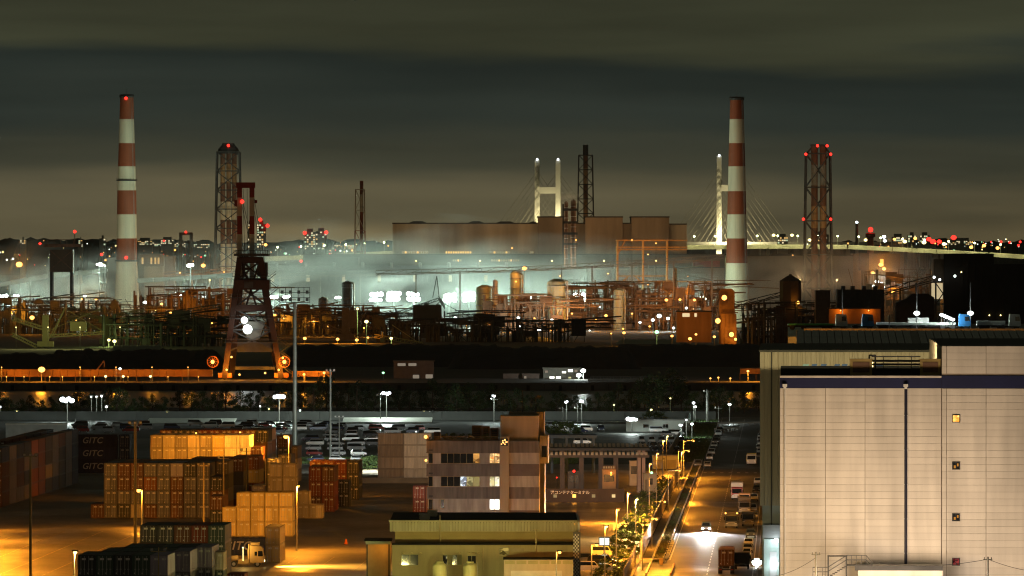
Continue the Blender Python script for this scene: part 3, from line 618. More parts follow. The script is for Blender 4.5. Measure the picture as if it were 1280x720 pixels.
def green_hall():
    A = At(1000, 609); rt = T('green_hall', 'low olive green hall with wide flat roof in front of the office block', 'hall', A.base, 0)
    fas = M('fascia_green', (.42, .40, .26), .6, .1, .14, .9, streak=True); sid = M('siding_olive', (.46, .38, .16), .6, 0, .1, .5); low = M('wall_olive', (.33, .29, .15), .75, 0, .12, .4, streak=True)
    rf = M('roof_felt', (.018, .018, .017), .9, 0, .3, .3); gl = GLASS('window_glass')
    zf1, zf0 = A.z(651.5), A.z(664.5)
    g = MB(); g.box(A.x(487), A.x(722), 0, 33, zf1 - .3, zf1); g.box(A.x(487) - .1, A.x(722) + .1, -.12, .1, zf1 - .1, zf1 + .12, 1); g.build('roof', [rf, fas], rt)
    cw = (A.x(722) - A.x(487)) / 60; m_ = MB(); m_.box(.02, cw - .02, -.08, .25, zf0, zf1 - .1); m_.box(cw * .3, cw * .7, -.11, -.08, zf0, zf1 - .1); me = m_.mesh('fascia_strip', fas)
    for i in range(60): link('fascia_strip', me, rt, (A.x(487) + i * cw, 0, 0))
    sd = M('fascia_pale', (.62, .66, .66), .5); m_ = MB(); m_.box(.0, .3, .02, 1.9, zf0, zf1 - .1); me = m_.mesh('fascia_strip', sd)
    for i in range(16): link('fascia_strip', me, rt, (A.x(722) + .05, .1 + i * 2.0, 0))
    z0 = A.z(678.5); hh = (zf0 - z0) / 8; w = A.x(719) - A.x(493.5)
    m_ = MB(); m_.box(0, w, 1.5, 1.75, .015, hh - .015); m_.prism([(1.44, .02), (1.5, .02), (1.5, hh - .02)], 'x', 0, w); me = m_.mesh('siding_board', sid)
    for i in range(8): link('siding_board', me, rt, (A.x(493.5), 0, z0 + i * hh))
    g = MB(); g.box(A.x(493.5), A.x(719), 1.76, 32, 0, zf0); g.build('wall', low, rt)
    g = MB(); g.box(A.x(490.5), A.x(716), -1.2, 1.4, 0, A.z(681)); g.build('lower_wall', low, rt)
    g = MB(); g.box(A.x(490), A.x(716.5), -1.35, 1.44, A.z(681), A.z(679)); g.build('lower_roof_edge', rf, rt)
    g = MB(); x0, x1, zt = A.x(630), A.x(716), A.z(697); g.box(x0, x1, -7, -1.25, 0, zt); g.build('annex_wall', M('annex_beige', (.48, .40, .30), .7, 0, .1, .5, streak=True), rt)
    g = MB(); g.box(x0 - .1, x1 + .1, -7.1, -1.25, zt, zt + .12); g.build('annex_roof', rf, rt)
    for i in range(6): g = MB(); g.box(x0 + .15 + i * (x1 - x0) / 6, x0 - .1 + (i + 1) * (x1 - x0) / 6, -7.06, -7, zt - .62, zt - .12); g.build('annex_panel', M('annex_trim', (.34, .32, .16), .6), rt)
    g = MB(); g.box(x0 + 1, x1 - 1.6, -7.07, -7, 0, zt - 1.6); g.build('shutter_door', M('shutter_white', (.6, .55, .5), .5), rt)
    for a, b_, t, bt, nb, ms in ((502, 523, 692.5, 706.5, 2, [gl]), (553.5, 577.5, 693, 706, 4, [gl, M('blind_olive', (.2, .2, .1), .7)]), (584.5, 595, 694, 704, 2, [gl]), (624, 636, 684, 694, 1, [ROOM('hall_window_amber', (.3, .2, .03), (1, .7, .16), .1, .6)])):
        window(rt, A.x(a), A.x(b_), A.z(bt), A.z(t), -1.24, nb, ms, fr=M('frame_green', (.3, .3, .15), .5), dep=.04)
    for px in (504, 515, 526, 554, 575, 586, 592, 598): g = MB(); g.lathe([(.2, A.z(691.5)), (.22, A.z(691)), (.1, A.z(690))], 8, c=(A.x(px), -1.4)); g.build('vent_cowl', sid, rt)
    g = MB(); g.box(A.x(638), A.x(655), -1.5, -1.3, A.z(689), A.z(684.5)); g.build('air_duct', M('duct_tan', (.32, .28, .16), .6), rt)
    # perforated screen column at the right end
    g = MB(); pw = .22; xs, xe = A.x(716.5), A.x(725.5)
    nX = int((xe - xs) / .21); nZ = 36
    for j in range(nZ):
        for i in range(nX):
            if (i + j) % 2 == 0: g.box(xs + i * .21, xs + i * .21 + .19, -1.6, -1.5, .2 + j * .27, .2 + j * .27 + .25)
    g.box(xs, xe, -1.48, .2, 0, A.z(665), 1); o = g.build('perforated_screen', [wht, M('screen_grey', (.16, .16, .16), .7)], rt); o['kind'] = 'stuff'
    # roof units, poles
    for a, b_, y, t in ((524, 537, 4, 641.8), (533, 545, 17, 637)):
        B = At(1000 + y); g = MB(); zz = zf1; g.box(A.x(a), A.x(b_), y, y + 1.6, zz + .15, zz + .75); g.box(A.x(a) - .1, A.x(b_) + .1, y - .1, y + 1.7, zz + .75, zz + .9); g.box(A.x(a) + .1, A.x(b_) - .1, y + .1, y + 1.5, zz, zz + .15); g.build('roof_unit', M('unit_pale', (.5, .48, .36), .6), rt)
    for px, t, bt, y in ((550, 644, 678, -.5), (670, 661, 694, -1.3), (604, 684, 712, -2.)):
        g = MB(); g.cyl((A.x(px), y, A.z(bt)), (A.x(px), y, A.z(t)), .09, .08, 7)
        if px != 604: g.bar((A.x(px - 4), y, A.z(t + 18 if px == 550 else t + .5)), (A.x(px + 4), y, A.z(t + 18 if px == 550 else t + .5)), .07)
        g.build('mast', M('mast_ochre', (.42, .36, .18), .5), rt)
    for px in (550.5, 588):
        r = T('water_tank', f'yellowish ribbed water tank in front of the green hall, {"left" if px < 570 else "right"} one', 'water tank', (A.X + A.x(px), 992, 0), 0, 'water tanks'); B = At(992)
        g = MB(); zt = B.z(703); g.lathe([(1.02, 0), (1.02, zt - .5), (.95, zt - .42), (.95, zt - .3), (.6, zt - .1), (.55, zt + .12), (.45, zt + .16)], 18); [g.lathe([(1.06, z), (1.06, z + .08)], 18) for z in (1, 2, 3, 4)]; g.build('tank_shell', M('tank_yellow', (.45, .43, .2), .5), r, smooth=False)
        g = MB(); g.bar((1.05, -.2, 0), (1.05, -.2, zt), .05); g.bar((1.05, .2, 0), (1.05, .2, zt), .05); [g.bar((1.05, -.2, z * .4), (1.05, .2, z * .4), .04) for z in range(1, 12)]; g.build('ladder', galv, r)
    # yard lamps in front of the hall, just below the picture
    for i, (px, pw, c) in enumerate(((500, 8000, (.96, .80, .25)), (560, 8000, (.96, .82, .27)), (625, 7000, (1, .78, .29)))):
        street_lamp(A.X + A.x(px), 972, 4.3, None, f'yellow yard lamp in front of the green hall, {ORD[i]} from the left', power=pw, col=c, em='y', group='hall yard lamps', arm=(0, .6))
    # near annex to the left with lit bay
    r = T('loading_dock', 'small dark roofed loading dock left of the green hall', 'loading dock', (A.X + A.x(477), 1004, 0)); z1 = A.z(676)
    g = MB(); g.box(-2.6, 1.4, 0, 6, z1 - .25, z1); g.box(-2.4, 1.2, -.1, 0, z1 - .7, z1 - .25, 1); g.build('roof', [rf, M('dock_trim', (.4, .45, .35), .6)], r)
    g = MB(); g.box(-2.4, 1.2, 5, 5.5, 0, z1 - .3); g.build('rear_wall', M('dock_wall', (.4, .34, .2), .7), r)
    for xx in (-2.2, 1.0): g = MB(); g.box(xx - .1, xx + .1, .1, .3, 0, z1 - .25); g.build('post', darksteel, r)
    g = MB(); g.box(-.5, .5, 2.4, 2.7, z1 - .45, z1 - .27); g.build('ceiling_lamp', EO, r); lightat(r, (0, 2.5, z1 - .8), 260, SOD, .2)
green_hall()

def gate():
    A = At(1440, 749); rt = T('gate_canopy', 'ribbed terminal gate canopy on tall columns right of the office block', 'gate canopy', A.base, 0)
    rf = M('canopy_ribs', (.52, .44, .32), .6, .2, .15, .3); zt, zb = A.z(556.5), A.z(568.5)
    x0, x1 = A.x(660), A.x(811.5)
    g = MB(); g.box(x0, x1, -1.2, 13, zt - 1.1, zt - .6); g.build('roof_deck', darksteel, rt)
    m_ = MB(); m_.prism([(-1.6, zb - .02), (13, zt - .3), (13, zt), (-1.6, zb + .55)], 'x', 0, .55); me = m_.mesh('roof_rib', rf)
    n_ = 27
    for i in range(n_): link('roof_rib', me, rt, (x0 + i * (x1 - x0) / n_, -.2, 0))
    g = MB(); g.box(x0, x1, -1.7, -1.5, zb - .55, zb + .1); g.build('front_beam', M('canopy_beam', (.12, .09, .07), .6), rt)
    cm = M('gate_column', (.14, .10, .08), .6); cp = M('gate_column_lit_pink', (.5, .34, .27), .6)  # pink light painted into the two right front columns
    for px in (703, 727, 751.5, 770, 799, 804.5):
        g = MB(); w = .45 if px < 790 else .35; g.box(A.x(px) - w, A.x(px) + w, -.6, .2, 0, zt - 1.1); g.box(A.x(px) - w * 1.5, A.x(px) + w * 1.5, -.8, .4, 0, .35); g.build('column', cp if px > 790 else cm, rt)
        g = MB(); g.box(A.x(px) - w, A.x(px) + w, 9, 9.8, 0, zt - 1.1); g.build('column', cm, rt)
    # lane booths
    for i, (a, b_, t, bt, lb) in enumerate(((710, 724, 590, 614, 'dark gate booth in the second lane under the canopy'), (753, 770, 588, 614, 'orange lit gate booth in the middle lane under the canopy'), (787, 800, 577, 603, 'pale gate cabin behind the right gate columns'))):
        d = 1436 if i < 2 else 1475; B = At(d, (a + b_) / 2); r = T('gate_booth', lb, 'gate booth', B.base, 0, 'gate booths'); w = (b_ - a) / 2 * B.k; h = B.z(t)
        g = MB(); g.box(-w, w, 0, 2.2, .2, h); g.box(-w - .1, w + .1, -.1, 2.3, h, h + .18); g.build('cabin', M('booth_%d' % i, [(.12, .1, .09), (.4, .25, .12), (.4, .36, .3)][i], .6), r)
        g = MB(); g.box(-w * .75, w * .75, -.04, 0, h * .5, h * .82); g.build('window', GLASS('window_glass'), r)
        if i == 1:
            g = MB(); g.box(-w, w, -.25, -.05, h + .25, h + 1.0); g.build('lane_sign_board', M('lane_sign', (.16, .09, .05), .6), r)
            for q in range(5): g = MB(); g.box(-w * .85 + q * w * .36, -w * .85 + q * w * .36 + .25, -.3, -.25, h + .4, h + .85); g.build('lane_number', E('lane_digit', (1, .55, .2), .35), r)
            g = MB(); g.ball((.4, -.5, h * .9), .2); g.build('lamp', EO, r); lightat(r, (.4, -1.4, h * .8), 110, SOD, .2)
    for px, py, c in ((717.5, 589, 'r'), (696, 597, 'r'), (814.5, 591, 'g')):
        B = At(1425, px); r = T('signal_lamp', {717.5: 'red signal lamp under the gate canopy', 696: 'small dim red signal lamp at left under the gate canopy', 814.5: 'green signal lamp right of the gate columns'}[px], 'signal lamp', B.base)
        g = MB(); g.cyl((0, .2, 0), (0, .2, B.z(py) + .3), .06, n=6); g.build('post', darksteel, r); g = MB(); g.ball((0, 0, B.z(py)), .28 if px != 696 else .14); g.build('lens', EMAT[c], r)
    # dark sign wall with the terminal name
    B = At(1385, 735); r = T('terminal_sign_wall', 'dark low wall with white Japanese terminal name in front of the gate', 'sign wall', B.base, 0); z1, z0 = B.z(611), B.z(627)
    g = MB(); g.box(B.x(640), B.x(780), 0, .6, 0, z1 - .3); g.box(B.x(640), B.x(780), -.1, .7, z1 - .3, z1); g.build('wall', M('sign_wall_dark', (.05, .035, .028), .7), r)
    text_mesh('lettering', '港コンテナターミナル', 4.9 * B.k, r, (B.x(688), -.15, B.z(617.3)), (R(90), 0, 0), M('letter_white', (.8, .76, .7), .6), off=.012)
    for px, mt in ((694, WIND), (717.8, E('sign_wall_lamp', (1, .42, .08), 3)), (742, WIND), (767, E('sign_wall_warm', (1, .7, .3), .9))):
        g = MB(); g.box(B.x(px) - .35, B.x(px) + .35, -.12, -.02, B.z(622), B.z(618)); g.build('wall_light', mt, r); lightat(r, (B.x(px), -2.2, B.z(616)), 70, SOD, .3)
    # orange lamplit gate cabin beside the fence
    B = At(1425, 811); r = T('guard_house', 'orange lamplit guard house beside the right gate columns', 'guard house', B.base, 0); h = B.z(593)
    g = MB(); g.box(B.x(804.5), B.x(821), 0, 4, 0, h); g.box(B.x(804) - .1, B.x(821.5), -.15, 4.2, h, h + .2); g.build('cabin', M('guard_beige', (.5, .38, .24), .7), r)
    g = MB(); g.box(B.x(811), B.x(816), -.05, 0, h * .5, h * .8); g.build('window', GLASS('window_glass'), r); g = MB(); g.box(B.x(806), B.x(809.5), -.05, 0, .1, h * .75); g.build('door', M('guard_door', (.3, .2, .1), .6), r)
    # blue canopy further back
    A = At(1560, 715); r = T('blue_canopy', 'blue steel canopy behind the ribbed gate canopy', 'canopy', A.base, 0); zt = A.z(544)
    bl = M('canopy_blue', (.03, .08, .17), .5); g = MB(); g.box(A.x(684), A.x(746), 0, 12, zt - .7, zt); g.build('roof', bl, r)
    for px in (690, 708.5, 727, 742): g = MB(); g.box(A.x(px) - .3, A.x(px) + .3, .5, 1.1, 0, zt - .7); g.build('column', bl, r)
    # ramp deck and white cabin under floodlight
    A = At(1905, 822); r = T('site_cabin', 'long white site cabin under the big floodlight', 'cabin', A.base, 0); zt = A.z(525.5)
    wm_ = M('cabin_white', (.6, .64, .58), .5, 0, .1, .5); g = MB(); g.box(A.x(783), A.x(862), 0, 8, 0, zt); [g.box(A.x(783) + i * 1.45, A.x(783) + i * 1.45 + .06, -.04, 0, 0, zt) for i in range(13)]; g.build('wall', wm_, r)
    g = MB(); g.box(A.x(782) - .2, A.x(863), -.4, 8.3, zt, zt + .25); g.build('roof', galv, r)
    for a, b_ in ((804, 811), (828.5, 835)): window(r, A.x(a), A.x(b_), A.z(535), A.z(530), -.03, 2, [GLASS('window_glass')], fr=wht)
    g = MB(); g.box(A.x(813.5), A.x(823.5), -1.5, -.02, 0, A.z(533)); g.box(A.x(813) - .1, A.x(824), -1.7, 0, A.z(533), A.z(532)); g.build('porch', wm_, r)
    g = MB(); g.box(A.x(816), A.x(821), -1.55, -1.5, 0, A.z(536.5)); g.build('door', M('door_grey', (.2, .22, .2), .5), r)
gate()
# ---------------------------------------------------------------- shipping containers
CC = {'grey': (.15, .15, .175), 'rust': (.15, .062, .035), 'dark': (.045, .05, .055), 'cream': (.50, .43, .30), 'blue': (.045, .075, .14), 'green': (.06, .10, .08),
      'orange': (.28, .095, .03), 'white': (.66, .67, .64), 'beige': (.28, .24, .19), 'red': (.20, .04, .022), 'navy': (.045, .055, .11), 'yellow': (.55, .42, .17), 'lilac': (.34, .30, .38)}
CNAME = {'grey': 'grey', 'rust': 'rust brown', 'dark': 'dark', 'cream': 'cream', 'blue': 'blue', 'green': 'dark green', 'orange': 'orange', 'white': 'white', 'beige': 'beige', 'red': 'red', 'navy': 'navy blue', 'yellow': 'ochre yellow', 'lilac': 'lilac grey'}
lablw = M('container_label', (.62, .6, .55), .6, 0, .2, 3)
_cm = {}
def cont_meshes(color, L, H):
    key = (color, L, H)
    if key in _cm: return _cm[key]
    mt = M('container_' + color, CC[color], .55, .1, .25, .5, rnd=.28, streak=True); fr = M('container_frame_' + color, tuple(c * .7 for c in CC[color]), .6, .1, .2, .8)
    W = 2.44; w = W / 2; g = MB(); t = .16
    # frame: corner posts, rails
    for x in (-w, w - t):
        for y in (0, L - t): g.box(x, x + t, y, y + t, 0, H, 1)
        g.box(x, x + t, t, L - t, 0, .18, 1); g.box(x, x + t, t, L - t, H - .12, H, 1)
    for y in (0, L - t): g.box(-w + t, w - t, y, y + t, 0, .16, 1); g.box(-w + t, w - t, y, y + t, H - .14, H, 1)
    for sx in (-1, 1):      # corrugated long sides
        nw = int(L / .56); step = (L - 2 * t) / nw; ys = []
        for i in range(nw): y = t + i * step; ys += [(y, 0), (y + step * .36, 0), (y + step * .5, 1), (y + step * .86, 1)]
        ys.append((L - t, 0)); xo = sx * (w - .03); xi = sx * (w - .075); k = len(g.v); n_ = len(ys)
        vs_ = [(xo if not q else xi, y, z) for z in (.18, H - .12) for y, q in ys]
        g.add(vs_, [((i, i + 1, i + 1 + n_, i + n_) if sx > 0 else (i + 1, i, i + n_, i + 1 + n_)) for i in range(n_ - 1)], 0)
    nb = 14                  # roof and end wall
    for i in range(nb): y0 = t + i * (L - 2 * t) / nb; g.box(-w + t, w - t, y0 + .03, y0 + (L - 2 * t) / nb - .12, H - .10, H - .03, 0)
    g.box(-w + t, w - t, t, L - t, H - .14, H - .08, 0); g.box(-w + t, w - t, L - .1, L - .04, .16, H - .14, 0); g.box(-w + t, w - t, .1, L - .1, .05, .14, 0)
    body = g.mesh('container_body', [mt, fr])
    d = MB(); dw = w - t - .02
    d.box(0, dw, 0, .05, .0, H - .34); 
    for q in range(5): d.box(.06, dw - .06, -.02, 0, .12 + q * (H - .42) / 5, .12 + q * (H - .42) / 5 + .3, 0)
    for xx in (dw * .28, dw * .74): d.cyl((xx, -.06, -.05), (xx, -.06, H - .28), .028, n=6, m=1); d.box(xx - .12, xx + .14, -.1, -.03, .75, .82, 1)
    d.box(dw * .40, dw * .92, -.035, -.02, H * .70, H * .80, 2); d.box(dw * .12, dw * .22, -.07, -.02, .12, .3, 2)
    door = d.mesh('door', [mt, M('lock_bar', (.42, .42, .40), .4, .5, .2, 1), lablw])
    _cm[key] = (body, door); return _cm[key]
NCONT = [0]
def container(x, y, z, color, label, L=12.19, H=2.59, rz=YAW, doors=True, group='shipping containers', flip=False):
    b, d = cont_meshes(color, L, H); o = link('shipping_container', b, None, (x, y, z), rz); tag(o, label, 'container', group); NCONT[0] += 1
    if doors:
        for xx in (-1.06, .0 + .01): link('door', d, o, (xx, -.02, .18))
    return o
MASS = MB()
def stackgrid(px0, d0, cols, tiers_fn, color_fn, where, L=12.19, H=2.59, row=0, pitch=2.52, group='shipping containers', doors=True, hid=0):
    """cols side by side starting at column px0 of the picture, front face at distance d0"""
    X0 = (px0 - 640) * d0 / F
    for c in range(cols):
        for t in range(tiers_fn(c)):
            p = Vector((X0, d0, 0)) + XD * (1.22 + c * pitch) + YD * (row * (L + .5))
            col = color_fn(c, t)
            if t < hid:
                q = [p + XD * a + YD * b_ for a, b_ in ((-1.2, .02), (1.2, .02), (1.2, L - .02), (-1.2, L - .02))]; z0 = .06 + t * (H + .02)
                MASS.add([(v.x, v.y, z) for z in (z0, z0 + H) for v in q], [(0, 3, 2, 1), (4, 5, 6, 7), (0, 1, 5, 4), (1, 2, 6, 5), (2, 3, 7, 6), (3, 0, 4, 7)], t % 3); continue
            lb = f'{CNAME[col]} container, {ORD[c] + " from left, " if cols > 1 else ""}{"ground" if t == 0 else ORD[t]} tier, {where}'
            container(p.x, p.y, .06 + t * (H + .02), col, lb, L, H, group=group, doors=doors)
rr = random.Random(21)
# big dark stack with door ends towards us (front row and the row behind)
GA = [['grey', 'rust', 'cream', 'rust', 'grey', 'rust', 'grey', 'grey', 'dark'], ['grey', 'grey', 'grey', 'grey', 'grey', 'rust', 'grey', 'grey', 'rust'],
      ['grey', 'rust', 'rust', 'orange', 'grey', 'rust', 'grey', 'grey', 'dark'], ['grey', 'rust', 'rust', 'grey', 'grey', 'lilac', 'dark', 'grey', 'grey']]
GA[0][1] = 'dark'
stackgrid(130, 1304, 9, lambda c: 4 if c < 8 else 3, lambda c, t: GA[t][c], 'front row of the big dark stack', group='containers of the big dark stack')
stackgrid(130, 1304, 9, lambda c: 4, lambda c, t: rr.choice(['grey', 'rust', 'dark', 'rust', 'orange']), 'second row of the big dark stack', row=1, hid=3, group='containers of the big dark stack')
stackgrid(113.5, 1304, 1, lambda c: 1, lambda c, t: 'rust', 'single box left of the big dark stack')
stackgrid(240, 1333, 4, lambda c: 4, lambda c, t: rr.choice(['rust', 'orange', 'rust']), 'rusty block behind the big dark stack', hid=3, group='containers of the big dark stack')
stackgrid(262, 1275, 1, lambda c: 2, lambda c, t: ['dark', 'rust'][t], 'the low pile right of the big dark stack')
# lamplit five-high row
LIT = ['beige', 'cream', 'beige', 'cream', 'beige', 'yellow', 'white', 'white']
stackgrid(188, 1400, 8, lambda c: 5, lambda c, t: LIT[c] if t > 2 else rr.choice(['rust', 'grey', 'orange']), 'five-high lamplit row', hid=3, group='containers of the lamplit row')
stackgrid(200, 1440, 9, lambda c: 5, lambda c, t: rr.choice(['rust', 'red', 'dark', 'rust']), 'row behind the lamplit row', hid=4, group='containers of the rusty far row')
# stepped stacks between lamplit row and car park
for i, (px, d, H_, cols, cl) in enumerate(((311, 1405, 4, 1, ['grey', 'blue', 'beige', 'rust']), (292, 1345, 4, 2, ['rust', 'orange', 'yellow', 'orange']), (325, 1452, 5, 1, ['rust', 'rust', 'grey', 'rust', 'lilac']), (331, 1410, 3, 1, ['lilac', 'grey', 'grey']),
                                          (346, 1490, 4, 1, ['cream', 'rust', 'blue', 'rust']), (349, 1440, 3, 1, ['rust', 'blue', 'grey']), (358, 1500, 3, 1, ['cream', 'cream', 'beige']), (314, 1330, 2, 1, ['orange', 'lilac']))):
    stackgrid(px, d, cols, lambda c, H_=H_: H_, lambda c, t, cl=cl: cl[t % len(cl)], f'the {ORD[i]} stepped pile by the lamplit row', group='containers of the stepped piles')
# ochre 20 ft stack beside the truck
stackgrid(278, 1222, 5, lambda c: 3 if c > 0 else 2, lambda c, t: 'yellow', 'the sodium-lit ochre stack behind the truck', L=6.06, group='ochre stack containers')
# cream and rust piles to its right
stackgrid(337, 1300, 2, lambda c: 4, lambda c, t: 'cream' if t > 1 else 'rust', 'the lamp-topped cream pile', L=6.06, group='cream pile containers')
stackgrid(370, 1302, 2, lambda c: 2 - c, lambda c, t: 'cream', 'the low cream pile beside the red stack', L=6.06, group='cream pile containers')
stackgrid(386, 1335, 2, lambda c: 3, lambda c, t: 'red' if (c + t) % 3 else 'rust', 'the near red stack', H=2.9, group='red stack containers')
stackgrid(421, 1360, 1, lambda c: 2, lambda c, t: 'dark', 'the dark pair between the red stacks', L=6.06)
stackgrid(387, 1398, 4, lambda c: 3, lambda c, t: 'orange' if c < 2 and t == 2 else ('dark' if c == 3 else 'red'), 'the far red stack', group='red stack containers')
stackgrid(516, 1330, 2, lambda c: 2, lambda c, t: 'orange' if c else 'red', 'the red pile against the office block', group='red stack containers', L=6.06)
# pale side-on stacks left of the office
for c, (px, col) in enumerate(((472, 'beige'), (504.5, 'white'))):
    for t in range(4):
        d = 1508; container((px - 640) * d / F, d + 2.44, .06 + t * 2.61, col, f'{CNAME[col]} short container side-on beside the office, {"lowest" if t == 0 else ("topmost" if t == 3 else ORD[t] + " up")} of its stack', 6.06 if c else 5.7, 2.59, rz=-math.pi / 2, group='side-on containers by the office', doors=False)
# left block: long sides receding along the yard lane
SB = ['rust', 'beige', 'rust', 'dark', 'orange', 'rust', 'dark', 'grey', 'dark', 'beige', 'blue']
for i in range(11):
    p = UV(0, 1357 + i * 12.85); x = -100.6 + .044 * (i * 12.85)
    for t in range(4):
        col = SB[i] if rr.random() < .72 else rr.choice(['grey', 'blue', 'rust', 'beige'])
        container(x - 1.22, 1357 + i * 12.85, .06 + t * 2.92, col, f'{CNAME[col]} container in the left lane wall, {ORD[i]} from near, {"ground" if t == 0 else ORD[t]} tier', 12.19, 2.9, rz=-.044, group='containers of the left lane wall')
for i in range(4, 11):
    x = -100.6 + .044 * (i * 12.85) - 5.4
    for t in range(4):
        if t < 3: q_ = MASS.box(x - 2.4, x + 0.0, 1357 + i * 12.85, 1369 + i * 12.85, .06 + t * 2.92, 2.96 + t * 2.92, t % 3); continue
        col = rr.choice(['rust', 'dark', 'grey', 'dark']); container(x - 1.22, 1357 + i * 12.85, .06 + t * 2.92, col, f'{CNAME[col]} container behind the left lane wall, {ORD[i - 4]} along, {"ground" if t == 0 else ORD[t]} tier', 12.19, 2.9, rz=-.044, group='containers behind the left lane wall')
def gitc(o, H, L, dx=.0, vis=None):
    text_mesh('lettering', 'GITC', 1.9, o, (1.22 + .02, L * dx, H * .34), (R(90), 0, R(90)), M('container_lettering', (.62, .6, .57), .6), .25, 1.08, .015, .03)
for t in range(3):
    d = 1560; o = container((80 - 640) * d / F, d, .06 + t * 2.92, 'navy', f'navy container lettered GITC side-on, {["lowest", "middle", "top"][t]} of three', 12.19, 2.9, rz=-math.pi / 2, group='navy lettered containers', doors=False); gitc(o, 2.9, 12.19, .34)
stackgrid(148.5, 1558, 1, lambda c: 3, lambda c, t: ['rust', 'blue', 'blue'][t], 'the blue end-on pile beside the lettered containers', L=6.06, H=2.9)
# near left foreground block
NB = ['dark', 'dark', 'green', 'dark', 'green']
for row, (c0, n_) in enumerate(((0, 5), (1, 5), (2, 5))):
    X0 = (97 - 640) * 955 / F
    for c in range(n_):
        for t in range(3):
            p = Vector((X0, 955, 0)) + XD * (1.22 + (c + c0 * .8) * 2.52) + YD * (row * 12.7); col = rr.choice(NB) if c < 4 else ['blue', 'grey', 'lilac'][t]
            container(p.x, p.y, .06 + t * 2.92, col, f'{CNAME[col]} container in the near foreground block, row {["one", "two", "three"][row]}, {ORD[c]} from left, {"ground" if t == 0 else ORD[t]} tier', 12.19, 2.9, group='near foreground containers')
stackgrid(175, 1015, 5, lambda c: 4, lambda c, t: ['dark', 'dark', 'rust', 'red', 'green'][c] if t == 3 else rr.choice(['dark', 'rust', 'green']), 'the foreground row behind the near block', group='near foreground containers')
stackgrid(258, 985, 1, lambda c: 3, lambda c, t: ['green', 'green', 'cream'][t], 'the single pile right of the foreground row', L=6.06)
stackgrid(284, 975, 1, lambda c: 2, lambda c, t: 'red', 'the low red pile right of the foreground blocks', L=6.06)

o = MASS.build('container_mass', [M('container_rust', CC['rust']), M('container_grey', CC['grey']), M('container_dark', CC['dark'])]); tag(o, 'inner containers buried behind and below the visible stacks', 'containers', kind='stuff')
# ---------------------------------------------------------------- vehicles
wheelm = M('tyre', (.02, .02, .02), .8); rimm = M('rim', (.35, .35, .35), .4, .6)
carcol = {'white': (.7, .7, .69), 'silver': (.38, .39, .40), 'black': (.02, .02, .022), 'grey': (.13, .135, .14), 'dark blue': (.03, .045, .10), 'red': (.28, .03, .025), 'cream': (.55, .5, .4)}
def _carmesh():
    out = {}
    PR = {'saloon': ([(-2.2, .35), (2.2, .35), (2.24, .7), (1.2, .88), (-1.7, .92), (-2.24, .8)], [(1.15, .88), (.45, 1.38), (-.95, 1.4), (-1.7, .92)], 1.72),
          'hatchback': ([(-1.95, .35), (1.95, .35), (2.0, .75), (1.15, .95), (-1.9, .98), (-1.98, .8)], [(1.1, .95), (.5, 1.5), (-1.5, 1.52), (-1.9, .98)], 1.68),
          'minivan': ([(-2.3, .38), (2.3, .38), (2.33, .85), (1.75, 1.05), (-2.28, 1.08), (-2.32, .8)], [(1.7, 1.05), (1.0, 1.78), (-2.05, 1.8), (-2.28, 1.08)], 1.76),
          'kei van': ([(-1.68, .36), (1.68, .36), (1.7, .95), (1.45, 1.1), (-1.68, 1.1)], [(1.45, 1.1), (1.05, 1.85), (-1.62, 1.87), (-1.68, 1.1)], 1.48)}
    for k, (lo, hi, w) in PR.items():
        L = 'x'; b = MB(); hw = w / 2
        b.prism([(p[0], p[1]) for p in lo], 'y', -hw, hw)   # lower body
        n_ = len(hi)                                          # tapered cabin
        vs_ = [(p[0], -hw if p[1] < 1.2 else -hw * .82, p[1]) for p in hi] + [(p[0], hw if p[1] < 1.2 else hw * .82, p[1]) for p in hi]
        b.add(vs_, [tuple(range(n_)), tuple(range(2 * n_ - 1, n_ - 1, -1))] + [(i, i + n_, (i + 1) % n_ + n_, (i + 1) % n_) for i in range(n_)], 0)
        b.box(lo[0][0] - .06, lo[0][0], -hw * .95, hw * .95, .38, .58, 1); b.box(lo[1][0], lo[1][0] + .1, -hw * .95, hw * .95, .36, .58, 1)
        gl = MB(); (a0, a1, a2, a3) = hi
        def lerp(p, q, t): return (p[0] + (q[0] - p[0]) * t, p[1] + (q[1] - p[1]) * t)
        yy = lambda z: (-hw + (hw * .18) * max(0, min(1, (z - a0[1]) / (a1[1] - a0[1])))) - .012
        for sgn in (1, -1):
            q = [lerp(a0, a1, .12), lerp(a0, a1, .86), lerp(a3, a2, .86), lerp(a3, a2, .12)]; q = [(q[0][0] - .12, q[0][1]), (q[1][0] - .06, q[1][1]), (q[2][0] + .06, q[2][1]), (q[3][0] + .12, q[3][1])]
            gl.add([(p[0], yy(p[1]) * sgn, p[1]) for p in q], [(0, 1, 2, 3)])
        for (p, q, o) in ((a0, a1, .015), (a3, a2, -.015)):
            A_, B_ = lerp(p, q, .1), lerp(p, q, .9); gl.add([(A_[0] + o, -hw * .86, A_[1] + .015), (A_[0] + o, hw * .86, A_[1] + .015), (B_[0] + o, hw * .72, B_[1] + .015), (B_[0] + o, -hw * .72, B_[1] + .015)], [(0, 1, 2, 3)])
        hl = MB(); fx = lo[2][0]
        wh = MB(); wh.cyl((0, -.1, 0), (0, .1, 0), .31, n=14); wh.cyl((0, -.115, 0), (0, .115, 0), .19, n=10, m=1)
        out[k] = (b, gl.mesh('windows', GLASS('car_glass', (.015, .018, .02), .05)), wh.mesh('wheel', [wheelm, rimm]), lo, hw)
    return out
CARM = _carmesh(); _cb = {}
